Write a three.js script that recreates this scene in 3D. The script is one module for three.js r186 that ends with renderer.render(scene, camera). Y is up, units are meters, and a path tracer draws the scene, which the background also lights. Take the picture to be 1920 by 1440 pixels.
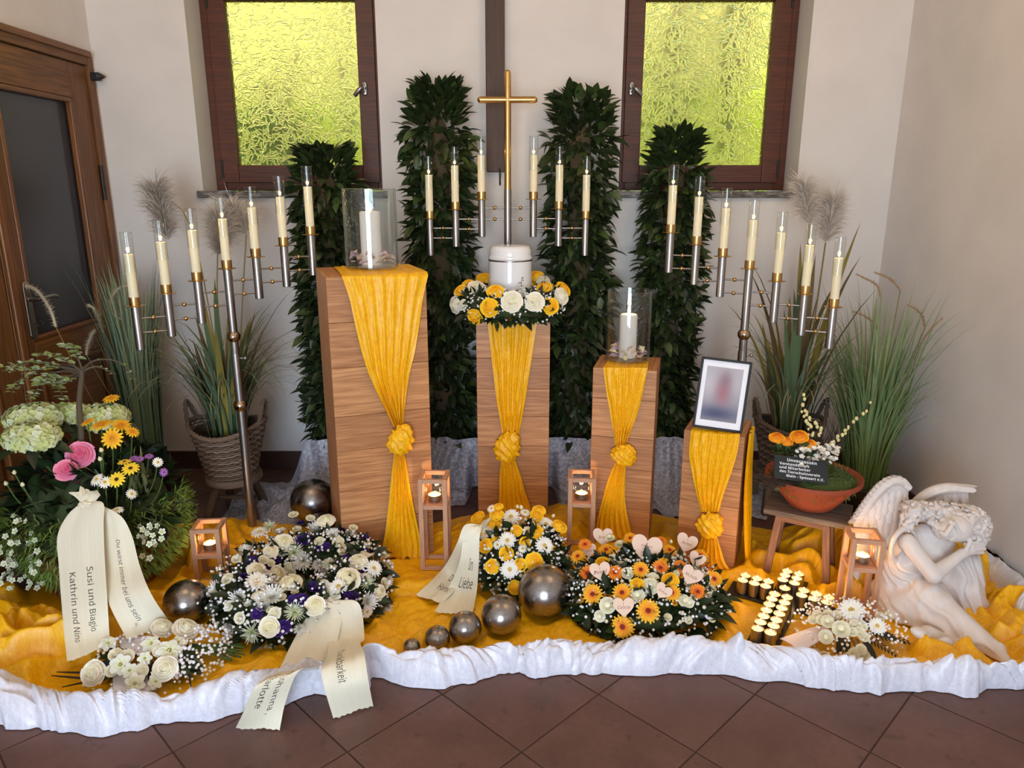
import * as THREE from 'three';
import { Sky } from 'three/addons/objects/Sky.js';
import { RectAreaLightUniformsLib } from 'three/addons/lights/RectAreaLightUniformsLib.js';
import { MarchingCubes } from 'three/addons/objects/MarchingCubes.js';
import { RoundedBoxGeometry } from 'three/addons/geometries/RoundedBoxGeometry.js';
import { mergeGeometries } from 'three/addons/utils/BufferGeometryUtils.js';
import { createNoise2D, createNoise3D } from 'simplex-noise';

// ------------------------------------------------------------------ camera, sky, sun, large lights, exposure
const FOCAL = 1380, EYE = 1.45, PITCH = Math.atan(365 / FOCAL);
const scene = new THREE.Scene();
const camera = new THREE.PerspectiveCamera(2 * Math.atan(720 / FOCAL) * 180 / Math.PI, 4 / 3, 0.05, 200);
camera.position.set(0, EYE, 0);
camera.rotation.x = -PITCH;
const renderer = new THREE.WebGLRenderer();
renderer.toneMapping = THREE.LinearToneMapping;
renderer.toneMappingExposure = 1.12;
renderer.shadowMap.enabled = true;
RectAreaLightUniformsLib.init();

const sky = new Sky();
sky.scale.setScalar(100);
sky.material.uniforms.sunPosition.value.set(8, 9, 3);
sky.material.uniforms.turbidity.value = 4;
sky.material.uniforms.rayleigh.value = 1.2;
sky.name = 'sky';
scene.add(sky);
const sun = new THREE.DirectionalLight(new THREE.Color(1, 0.93, 0.8), 4.2);
sun.name = 'sun';
sun.position.set(8, 9, -2); sun.target.position.set(0, 0, -5);
sun.shadow.camera.left = sun.shadow.camera.bottom = -9; sun.shadow.camera.right = sun.shadow.camera.top = 9; sun.shadow.camera.far = 40;
scene.add(sun, sun.target);
// daylight that comes in through the open entrance behind the camera
const doorLight = new THREE.RectAreaLight(new THREE.Color(0.86, 0.91, 1.0), 8.6, 1.7, 2.0);
doorLight.name = 'entrance_daylight';
doorLight.position.set(-0.35, 1.05, 2.42); doorLight.lookAt(-0.35, 1.0, -3);
scene.add(doorLight);

// ------------------------------------------------------------------ pixels of the photograph (1920 x 1440) to directions and places
const CP = Math.cos(PITCH), SP = Math.sin(PITCH);
const ray = (px, py) => { const dx = (px - 960) / FOCAL, dy = (720 - py) / FOCAL; return new THREE.Vector3(dx, -SP + dy * CP, -CP - dy * SP); };
const along = (px, py, k) => ray(px, py).multiplyScalar(k).add(camera.position);
const onY = (px, py, y = 0) => { const r = ray(px, py); return along(px, py, (y - EYE) / r.y); };      // on a level surface
const onZ = (px, py, z) => { const r = ray(px, py); return along(px, py, z / r.z); };                  // on an upright plane facing the room
const onX = (px, py, x) => { const r = ray(px, py); return along(px, py, x / r.x); };                  // on a side wall
const depthOf = (p) => -(p.y - EYE) * SP - p.z * CP;                                                   // metres along the lens axis
const size = (pixels, p) => pixels / FOCAL * depthOf(p);

// ------------------------------------------------------------------ seeded numbers and noise
function rng(seed) { let a = seed >>> 0; return () => { a = (a + 0x6d2b79f5) | 0; let t = Math.imul(a ^ (a >>> 15), 1 | a); t = (t + Math.imul(t ^ (t >>> 7), 61 | t)) ^ t; return ((t ^ (t >>> 14)) >>> 0) / 4294967296; }; }
let R = rng(7);
const rand = (a = 0, b = 1) => a + (b - a) * R();
const pick = (list) => list[Math.floor(R() * list.length) % list.length];
const n2 = createNoise2D(rng(11)), n3 = createNoise3D(rng(12));
const clamp = THREE.MathUtils.clamp, lerp = THREE.MathUtils.lerp, sstep = THREE.MathUtils.smoothstep;
const V3 = (x, y, z) => new THREE.Vector3(x, y, z);
const fbm = (x, y, o = 4) => { let s = 0, a = 0.5; for (let i = 0; i < o; i++) { s += a * n2(x, y); x = x * 2.03 + 17.1; y = y * 2.03 - 9.7; a *= 0.5; } return s; };

// ------------------------------------------------------------------ objects: names, labels
const taken = new Map();
function numbered(name) { const n = taken.get(name) ?? 0; taken.set(name, n + 1); return n ? `${name}_${String(n).padStart(3, '0')}` : name; }
function tag(o, label, category, group, kind) {
  if (label) o.userData.label = label;
  if (category) o.userData.category = category;
  if (group) o.userData.group = group;
  if (kind) o.userData.kind = kind;
  return o;
}
function thing(name, label, category, p = [0, 0, 0], turn = 0, group) {
  const o = new THREE.Group(); o.name = numbered(name); scene.add(o);
  if (p.isVector3) o.position.copy(p); else o.position.set(...p);
  o.rotation.y = turn;
  return tag(o, label, category, group);
}
function part(name, geo, mat, parent, p, rot) {
  const m = new THREE.Mesh(geo, mat); m.name = name; parent.add(m);
  if (p) { if (p.isVector3) m.position.copy(p); else m.position.set(...p); }
  if (rot) m.rotation.set(...rot);
  return m;
}
function solo(name, geo, mat, label, category, p, rot, group) { const m = part(numbered(name), geo, mat, scene, p, rot); return tag(m, label, category, group); }
function struct(name, geo, mat, p, rot) { const m = part(numbered(name), geo, mat, scene, p, rot); m.userData.kind = 'structure'; return m; }
function copyOf(o, p, turn, label, group) {
  const c = o.clone(); c.name = numbered(o.name.replace(/_\d{3}$/, '')); scene.add(c);
  if (p) { if (p.isVector3) c.position.copy(p); else c.position.set(...p); }
  if (turn !== undefined) c.rotation.y = turn;
  c.userData = { ...o.userData };
  if (label) c.userData.label = label;
  if (group) c.userData.group = group;
  return c;
}

// ------------------------------------------------------------------ geometry
const UPV = V3(0, 1, 0);
class Shape3 {                                                       // collects grids, fans and boxes into one geometry
  constructor() { this.p = []; this.c = []; this.u = []; this.i = []; }
  grid(nu, nv, at, color, uv) {
    const base = this.p.length / 3;
    for (let a = 0; a <= nu; a++) for (let b = 0; b <= nv; b++) {
      const q = at(a / nu, b / nv); this.p.push(q[0], q[1], q[2]);
      const k = typeof color === 'function' ? color(a / nu, b / nv) : color ?? [1, 1, 1]; this.c.push(...k);
      const w = uv ? uv(a / nu, b / nv) : [a / nu, b / nv]; this.u.push(w[0], w[1]);
    }
    for (let a = 0; a < nu; a++) for (let b = 0; b < nv; b++) { const k = base + a * (nv + 1) + b; this.i.push(k, k + nv + 1, k + 1, k + 1, k + nv + 1, k + nv + 2); }
    return this;
  }
  add(geo, color, m) {                                               // another geometry, placed by a matrix
    const g = geo, n = g.attributes.position.count, base = this.p.length / 3, v = V3();
    for (let k = 0; k < n; k++) {
      v.fromBufferAttribute(g.attributes.position, k); if (m) v.applyMatrix4(m); this.p.push(v.x, v.y, v.z);
      if (color) this.c.push(...color); else if (g.attributes.color) this.c.push(g.attributes.color.getX(k), g.attributes.color.getY(k), g.attributes.color.getZ(k)); else this.c.push(1, 1, 1);
      this.u.push(g.attributes.uv ? g.attributes.uv.getX(k) : 0, g.attributes.uv ? g.attributes.uv.getY(k) : 0);
    }
    if (g.index) for (let k = 0; k < g.index.count; k++) this.i.push(base + g.index.getX(k)); else for (let k = 0; k < n; k++) this.i.push(base + k);
    return this;
  }
  geo(flat = false) {
    const g = new THREE.BufferGeometry();
    g.setAttribute('position', new THREE.Float32BufferAttribute(this.p, 3));
    g.setAttribute('color', new THREE.Float32BufferAttribute(this.c, 3));
    g.setAttribute('uv', new THREE.Float32BufferAttribute(this.u, 2));
    g.setIndex(this.i); g.computeVertexNormals();
    return g;
  }
}
const mat4 = (p, q, s = 1) => new THREE.Matrix4().compose(p, q ?? new THREE.Quaternion(), typeof s === 'number' ? V3(s, s, s) : s);
const turned = (x, y, z) => new THREE.Quaternion().setFromEuler(new THREE.Euler(x, y, z));
const facing = (n, spin = 0) => new THREE.Quaternion().setFromUnitVectors(UPV, n).multiply(new THREE.Quaternion().setFromAxisAngle(UPV, spin));
// box with softened edges and uv in metres on every side (grain runs along axis u = 'x' | 'y' | 'z')
function box(w, h, d, bevel = 0.004, grain = 'x') {
  const g = new RoundedBoxGeometry(w, h, d, 1, Math.min(bevel, w / 2.2, h / 2.2, d / 2.2));
  const P = g.attributes.position, N = g.attributes.normal, U = g.attributes.uv;
  for (let k = 0; k < P.count; k++) {
    const x = P.getX(k), y = P.getY(k), z = P.getZ(k), ax = Math.abs(N.getX(k)), ay = Math.abs(N.getY(k)), az = Math.abs(N.getZ(k));
    let a, b; if (ax > ay && ax > az) [a, b] = [z, y]; else if (ay > az) [a, b] = [x, z]; else [a, b] = [x, y];
    if (grain === 'y') [a, b] = ax > ay && ax > az ? [y, z] : ay > az ? [z, x] : [y, x];
    if (grain === 'z') [a, b] = ax > ay && ax > az ? [z, y] : ay > az ? [z, x] : [x, y];
    U.setXY(k, a, b);
  }
  return g;
}
const lathe = (pts, seg = 32) => new THREE.LatheGeometry(pts.map(([r, y]) => new THREE.Vector2(r, y)), seg);
function tube(points, radius, seg = 24, sides = 6, closed = false) {
  const curve = new THREE.CatmullRomCurve3(points.map((p) => (p.isVector3 ? p : V3(...p))), closed);
  const g = new THREE.TubeGeometry(curve, seg, typeof radius === 'number' ? radius : radius(0), sides, closed);
  if (typeof radius !== 'number') {
    const P = g.attributes.position, c = V3(), v = V3();
    for (let k = 0; k < P.count; k++) { const t = Math.floor(k / (sides + 1)) / seg; curve.getPointAt(Math.min(t, 1), c); v.fromBufferAttribute(P, k).sub(c).setLength(radius(t)).add(c); P.setXYZ(k, v.x, v.y, v.z); }
    g.computeVertexNormals();
  }
  return g;
}
const cyl = (r0, r1, h, seg = 20) => new THREE.CylinderGeometry(r1, r0, h, seg).translate(0, h / 2, 0);
const bar = (a, b, r, seg = 8) => { const d = b.clone().sub(a); return new THREE.CylinderGeometry(r, r, d.length(), seg).applyMatrix4(mat4(a.clone().add(b).multiplyScalar(0.5), new THREE.Quaternion().setFromUnitVectors(UPV, d.normalize()))); };
const join = (list) => mergeGeometries(list.map((g) => { const k = g.index ? g.toNonIndexed() : g; for (const n of Object.keys(k.attributes)) if (!['position', 'normal', 'uv'].includes(n)) k.deleteAttribute(n); return k; }));

// ------------------------------------------------------------------ textures (colour, grain, relief and print only)
function texture(n, at, { srgb = true, repeat = [1, 1], h = n } = {}) {
  const data = new Uint8Array(n * h * 4);
  for (let y = 0; y < h; y++) for (let x = 0; x < n; x++) { const c = at(x / n, y / h), o = (y * n + x) * 4; if (typeof c === 'number') data[o] = data[o + 1] = data[o + 2] = clamp(c, 0, 1) * 255; else for (let k = 0; k < 3; k++) data[o + k] = clamp(c[k], 0, 1) * 255; data[o + 3] = 255; }
  const t = new THREE.DataTexture(data, n, h); t.magFilter = THREE.LinearFilter; t.wrapS = t.wrapT = THREE.RepeatWrapping; t.repeat.set(...repeat);
  if (srgb) t.colorSpace = THREE.SRGBColorSpace; t.needsUpdate = true; return t;
}
const tile2 = (x, y, f, o = 4) => {                                  // noise that repeats over the unit square
  const a = fbm(x * f, y * f, o), b = fbm((x - 1) * f, y * f, o), c = fbm(x * f, (y - 1) * f, o), d = fbm((x - 1) * f, (y - 1) * f, o), u = sstep(x, 0.75, 1), v = sstep(y, 0.75, 1);
  return lerp(lerp(a, b, u), lerp(c, d, u), v);
};
const tileXY = (x, y, fx, fy, o = 4) => {
  const q = (s, t) => fbm(s * fx, t * fy, o), u = sstep(x, 0.8, 1), v = sstep(y, 0.8, 1);
  return lerp(lerp(q(x, y), q(x - 1, y), u), lerp(q(x, y - 1), q(x - 1, y - 1), u), v);
};
const repeated = (t, a, b) => { const c = t.clone(); c.repeat.set(a, b); c.needsUpdate = true; return c; };
const mixc = (a, b, t) => [0, 1, 2].map((k) => lerp(a[k], b[k], t));
const S = (r, g, b) => [r / 255, g / 255, b / 255];
const lin = (r, g, b) => new THREE.Color().setRGB(r / 255, g / 255, b / 255, THREE.SRGBColorSpace).toArray();
function woodTex(dark, light, fine = 26, seed = 0) {                 // grain along u
  return texture(512, (x, y) => {
    const w = tileXY(x, y, 1.5, 6, 3) * 0.6, l = tileXY(x + seed, y, 3, fine * 2.4, 3), rings = 0.5 + 0.5 * Math.sin((y * fine * 0.9 + w * 3.2 + seed) * Math.PI * 2 * Math.round(1));
    return mixc(dark, light, clamp(0.55 + l * 0.75 + (rings - 0.5) * 0.22 + w * 0.35, 0, 1));
  });
}

// ------------------------------------------------------------------ materials
const M = {};
const std = (color, roughness = 0.7, extra = {}) => new THREE.MeshPhysicalMaterial({ color: color.isColor ? color : new THREE.Color(...(Array.isArray(color) ? lin(...color) : [1, 1, 1])), roughness, side: THREE.DoubleSide, ...extra });
const plasterMap = texture(512, (x, y) => { const k = 0.97 + 0.035 * tile2(x, y, 4, 4); return [0.862 * k, 0.838 * k, 0.82 * k]; });
M.plaster = std(new THREE.Color(1, 1, 1), 0.92, { map: repeated(plasterMap, 0.5, 0.5) });
M.ceiling = std([232, 224, 214], 0.95);
const tileMap = texture(512, (x, y) => { const a = tile2(x, y, 5, 5), b = tile2(x, y, 40, 2), spot = sstep(tile2(x + 0.3, y, 14, 3), 0.38, 0.6) * 0.16; return mixc(S(88, 61, 54), S(110, 78, 70), 0.5 + a * 0.6 + b * 0.25).map((c) => c * (1 - spot)); });
M.tiles = [0, 1, 2, 3].map((k) => std(new THREE.Color().setScalar(0.93 + 0.05 * k), 0.5, { map: (() => { const t = repeated(tileMap, 0.8, 0.8); t.offset.set(k * 0.27, k * 0.41); return t; })() }));
M.grout = std([74, 52, 44], 0.95);
M.baseboard = std([66, 40, 33], 0.5);
const darkWoodTex = woodTex(S(60, 25, 8), S(96, 44, 15), 16);
M.windowWood = std(new THREE.Color(1, 1, 1), 0.5, { map: repeated(darkWoodTex, 1.2, 2.5) });
const doorTex = woodTex(S(80, 47, 18), S(124, 78, 34), 12, 0.4);
M.doorWood = std(new THREE.Color(1, 1, 1), 0.45, { map: repeated(doorTex, 0.8, 2) });
M.doorMould = std(new THREE.Color(1.12, 1.04, 0.98), 0.32, { map: repeated(doorTex, 0.8, 4) });
M.doorGlass = std([52, 52, 58], 0.16, {});
const stoneTex = texture(512, (x, y) => { const a = tileXY(x, y, 7, 22, 5), b = tile2(x, y, 70, 2); return mixc(S(62, 58, 54), S(146, 138, 130), 0.42 + a * 0.9 + b * 0.3); });
M.stone = std(new THREE.Color(1, 1, 1), 0.45, { map: repeated(stoneTex, 1.4, 1.4) });
M.steel = std([150, 144, 138], 0.3, { metalness: 1 });
M.blackMetal = std([22, 20, 20], 0.5);
const crossTex = woodTex(S(48, 32, 24), S(86, 60, 46), 30, 0.7);
M.crossWood = std(new THREE.Color(1, 1, 1), 0.6, { map: repeated(crossTex, 1, 6) });

// ------------------------------------------------------------------ the room
const BACK = -3.71, LEFT = -1.96, RIGHT = 1.845, FRONT = 2.6, CEIL = 2.95, FRAMEZ = -3.87;
const slab = (x0, x1, y0, y1, z0, z1, bevel = 0.0005) => box(x1 - x0, y1 - y0, z1 - z0, bevel).translate((x0 + x1) / 2, (y0 + y1) / 2, (z0 + z1) / 2);
const winX = [[-1.505, -0.63], [0.519, 1.385]], winY = [1.442, 2.45];
const rawSlab = (x0, x1, y0, y1, z0, z1) => {                         // sharp box with uv in metres of the room, so that neighbouring pieces of one wall meet without a seam
  const g = new THREE.BoxGeometry(x1 - x0, y1 - y0, z1 - z0).translate((x0 + x1) / 2, (y0 + y1) / 2, (z0 + z1) / 2), P = g.attributes.position, N = g.attributes.normal;
  for (let k = 0; k < P.count; k++) g.attributes.uv.setXY(k, Math.abs(N.getX(k)) > 0.5 ? P.getZ(k) : P.getX(k), Math.abs(N.getY(k)) > 0.5 ? P.getZ(k) : P.getY(k));
  return g;
};
function wallGeo(list) { return join(list.map((b) => rawSlab(...b))); }
struct('wall_back', wallGeo([
  [LEFT - 0.3, winX[0][0], 0, CEIL, BACK - 0.36, BACK], [winX[0][1], winX[1][0], 0, CEIL, BACK - 0.36, BACK], [winX[1][1], RIGHT + 0.3, 0, CEIL, BACK - 0.36, BACK],
  ...winX.flatMap(([a, b]) => [[a, b, 0, winY[0] - 0.033, BACK - 0.36, BACK], [a, b, winY[1], CEIL, BACK - 0.36, BACK]]),
]), M.plaster);
struct('wall_left', wallGeo([[LEFT - 0.3, LEFT, 0, CEIL, BACK, -3.735 + 0.045], [LEFT - 0.3, LEFT, 2.06, CEIL, -3.69, -1.9], [LEFT - 0.3, LEFT, 0, CEIL, -1.9, FRONT]]), M.plaster);
struct('wall_right', wallGeo([[RIGHT, RIGHT + 0.3, 0, CEIL, BACK, FRONT]]), M.plaster);
// wall behind the camera with the open entrance that lets the daylight in
struct('wall_front', wallGeo([[LEFT, -1.25, 0, CEIL, FRONT, FRONT + 0.3], [0.55, RIGHT, 0, CEIL, FRONT, FRONT + 0.3], [-1.25, 0.55, 2.12, CEIL, FRONT, FRONT + 0.3]]), M.plaster);
struct('ceiling', wallGeo([[LEFT - 0.3, RIGHT + 0.3, CEIL, CEIL + 0.25, BACK - 0.36, FRONT + 0.3]]), M.ceiling);
// floor: a bed with square tiles laid diagonally, joints recessed
const floor = struct('floor', slab(LEFT - 0.3, RIGHT + 0.3, -0.2, -0.0025, BACK - 0.36, FRONT + 0.3), M.grout);
{
  const side = 0.3285, diag = side * Math.SQRT2, g = box(side - 0.0045, 0.02, side - 0.0045, 0.0015).rotateY(Math.PI / 4);
  // uv laid out in metres by the box helper; turned tiles share it
  R = rng(5);
  for (let i = -16; i < 16; i++) for (let j = -16; j < 16; j++) {
    const x = 0.722 + (i - j) * diag / 2, z = -1.646 + (i + j) * diag / 2;
    if (x < LEFT - 0.22 || x > RIGHT + 0.22 || z < BACK - 0.22 || z > 0.2) continue;
    const t = part('floor_tile', g, pick(M.tiles), floor, [x, -0.01 + rand(-0.0006, 0.0006), z], [0, Math.floor(rand(0, 4)) * Math.PI / 2, 0]);
  }
}
struct('baseboard_back', slab(LEFT, RIGHT, 0, 0.1, BACK - 0.001, BACK + 0.012, 0.003), M.baseboard);
struct('baseboard_right', slab(RIGHT - 0.012, RIGHT + 0.001, 0, 0.1, BACK + 0.012, FRONT, 0.003), M.baseboard);
// open entrance leaf frame behind the camera
struct('trim_1', wallGeo([[-1.25, -1.19, 0, 2.12, FRONT - 0.02, FRONT + 0.1], [0.49, 0.55, 0, 2.12, FRONT - 0.02, FRONT + 0.1], [-1.19, 0.49, 2.06, 2.12, FRONT - 0.02, FRONT + 0.1]]), M.doorWood);

// ------------------------------------------------------------------ windows
const scratchBump = texture(1024, (() => {                           // pressed straw pattern of the ornamental glass
  const n = 1024, f = new Float32Array(n * n), r = rng(31);
  for (let k = 0; k < 1500; k++) {
    let x = r() * n, y = r() * n, a = r() * 6.28, da = (r() - 0.5) * 0.05, l = 40 + r() * 80, s = (r() < 0.7 ? 1 : -0.8) * (0.5 + 0.5 * r());
    for (let t = 0; t < l; t++) {
      x += Math.cos(a); y += Math.sin(a); a += da;
      const e = Math.sin(t / l * Math.PI) * s;
      for (let q = -7; q <= 7; q++) { const X = ((Math.round(x - Math.sin(a) * q) % n) + n) % n, Y = ((Math.round(y + Math.cos(a) * q) % n) + n) % n, w = e * Math.exp(-q * q / 14); if (Math.abs(w) > Math.abs(f[Y * n + X])) f[Y * n + X] = w; }
    }
  }
  return (x, y) => 0.5 + 0.45 * f[Math.floor(y * n) * n + Math.floor(x * n)];
})(), { srgb: false });
M.pane = new THREE.MeshPhysicalMaterial({ color: new THREE.Color(1, 0.88, 0.34), transmission: 1, roughness: 0.16, thickness: 0.004, ior: 1.45, bumpMap: repeated(scratchBump, 1.6, 1.6), bumpScale: 0.0032, side: THREE.DoubleSide });
winX.forEach(([a, b], w) => {
  const g = new THREE.Group(); g.name = `window_${w + 1}`; g.userData.kind = 'structure'; scene.add(g);
  g.userData.label = w ? 'brown wooden window with yellow-green ornamental glass beside the right hand wall' : 'brown wooden window with yellow-green ornamental glass beside the glazed door';
  const y0 = winY[0] + 0.002, y1 = winY[1] - 0.002, z = FRAMEZ, fo = 0.05, sa = 0.085;
  const frame = (x0, x1, q0, q1, t, za, zb) => join([slab(x0, x0 + t, q0, q1, za, zb, 0.004), slab(x1 - t, x1, q0, q1, za, zb, 0.004), slab(x0 + t, x1 - t, q0, q0 + t, za, zb, 0.004), slab(x0 + t, x1 - t, q1 - t, q1, za, zb, 0.004)]);
  part('outer_frame', frame(a + 0.002, b - 0.002, y0, y1, fo, z - 0.07, z - 0.012), M.windowWood, g);
  part('sash', frame(a + fo - 0.012, b - fo + 0.012, y0 + fo - 0.012, y1 - fo + 0.012, sa, z - 0.055, z), M.windowWood, g);
  const x0 = a + fo + sa - 0.016, x1 = b - fo - sa + 0.016, q0 = y0 + fo + sa - 0.016, q1 = y1 - fo - sa + 0.016;
  part('glazing_bead', frame(x0 - 0.004, x1 + 0.004, q0 - 0.004, q1 + 0.004, 0.01, z - 0.03, z - 0.016), M.windowWood, g);
  part('glass_pane', box(x1 - x0, q1 - q0, 0.004, 0.0002), M.pane, g, [(x0 + x1) / 2, (q0 + q1) / 2, z - 0.034]);
  // lever handle on its rosette
  const hp = w ? onZ(1184, 166, z) : onZ(684, 166, z), s = w ? 1 : -1;
  const h = part('handle', join([new THREE.CapsuleGeometry(0.014, 0.04, 4, 12).scale(1, 1, 0.35).translate(0, 0, 0.003), cyl(0.009, 0.009, 0.03, 12).rotateX(Math.PI / 2).translate(0, 0, 0.005), tube([[0, 0, 0.034], [s * 0.012, -0.003, 0.038], [s * 0.03, -0.02, 0.036], [s * 0.046, -0.038, 0.032]], (t) => 0.0085 + 0.003 * Math.sin(t * 3), 14, 10)]), M.steel, g, [hp.x, hp.y, z]);
  for (const dy of [0.016, -0.016]) part('screw', new THREE.SphereGeometry(0.003, 8, 6), M.blackMetal, h, [0, dy, 0.008]);
  for (const hy of [y0 + 0.06, y1 - 0.16]) part('hinge', cyl(0.006, 0.006, 0.09, 10), M.blackMetal, g, [w ? b - 0.043 : a + 0.043, hy, z + 0.001]);
  struct('window_sill', box(b - a + 0.05, 0.033, 0.215, 0.004).translate((a + b) / 2, winY[0] - 0.0165, BACK - 0.0835), M.stone);
});

// ------------------------------------------------------------------ what stands outside the windows
M.lawn = std([150, 150, 70], 0.95);
M.bank = std([214, 178, 120], 0.95);
struct('garden_ground', slab(-9, 9, -0.2, -0.02, -14, BACK - 0.4, 0.001), M.lawn);
const leafOut = new Shape3().grid(2, 2, (u, v) => [(v - 0.5) * 0.06 * Math.sin(u * 3.14), 0.012 * Math.sin(u * 3), (u - 0.5) * 0.1]).geo();
tag(struct('garden_wall', slab(-9, 9, 0, 5.5, -10.3, -10, 0.001), M.bank), 'pale sandy house wall far behind the garden hedge');
M.hedgeLeaf = new THREE.MeshPhysicalMaterial({ color: new THREE.Color(1, 1, 1), roughness: 0.8, side: THREE.DoubleSide });
{
  R = rng(21);
  const n = 9000, im = new THREE.InstancedMesh(leafOut, M.hedgeLeaf, n), c = new THREE.Color();
  for (let k = 0; k < n; k++) {
    const x = rand(-5.5, 5.5), y = Math.pow(R(), 0.8) * (2.3 + 0.3 * n2(x * 0.8, 3)), z = -6.6 + rand(-0.45, 0.45) + 0.3 * n2(x * 0.6, y);
    im.setMatrixAt(k, mat4(V3(x, y, z), turned(rand(-2, 2), rand(0, 6), rand(-2, 2)), rand(0.8, 2)));
    c.setRGB(...mixc(lin(206, 206, 24), lin(120, 148, 20), clamp(0.4 + 0.8 * n2(x * 0.9, y * 0.9 + 4) + rand(-0.3, 0.3), 0, 1))); im.setColorAt(k, c);
  }
  im.name = 'garden_hedge'; scene.add(im); tag(im, 'sunlit lime green hedge outside behind the window glass', 'hedge', null, 'stuff');
  M.bark = std([88, 74, 50], 0.9);
  [[-1.9, 0.12, 2.3], [-1.25, 0.05, 3], [1.22, 0.075, 3.1], [1.68, 0.09, 3.3]].forEach(([x, r, h], k) => {
    const t = thing('garden_tree', ['thick dark shrub trunk outside behind the left window glass', 'thin dark sapling trunk outside behind the left window glass', 'forked dark tree trunk outside behind the right window glass', 'taller dark tree trunk outside behind the right window glass'][k], 'tree', [x, -0.03, -6.0]);
    part('trunk', tube([[0, 0, 0], [0.03, h * 0.4, 0], [-0.02, h * 0.7, 0.02], [0.05, h, 0]], (u) => r * (1 - 0.5 * u), 10, 8), M.bark, t);
    for (let b = 0; b < 4; b++) part('branch', tube([[0, h * (0.45 + 0.12 * b), 0], [(b % 2 ? 1 : -1) * (k % 2 ? 0.06 : 0.16), h * (0.6 + 0.1 * b), 0], [(b % 2 ? 1 : -1) * (k % 2 ? 0.12 : 0.3), h * (0.78 + 0.1 * b), 0.05]], r * 0.3, 8, 6), M.bark, t);
    if (k !== 1 && k !== 3) {
      const cr = new THREE.InstancedMesh(leafOut, M.hedgeLeaf, k ? 160 : 900); for (let q = 0; q < (k ? 160 : 900); q++) { const a = rand(0, 6.3), e = k ? rand(0, 0.3) : rand(0, 0.34); cr.setMatrixAt(q, mat4(V3(Math.cos(a) * e, (k ? h * 0.55 : 0.9) + rand(0, h * 0.5), Math.sin(a) * e * 0.6), turned(rand(-2, 2), rand(0, 6), rand(-2, 2)), rand(0.8, 1.7))); cr.setColorAt(q, c.setRGB(...lin(78, 94, 28).map((w) => w * rand(0.6, 1.3)))); }
      cr.name = 'foliage'; cr.userData.kind = 'stuff'; t.add(cr);
    }
  });
}

struct('added_sun_canopy', rawSlab(-1.9, 1.3, 2.35, 2.45, FRONT + 0.3, FRONT + 1.9), M.ceiling);  // unseen slab, added to keep direct sun out of the open entrance

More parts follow.
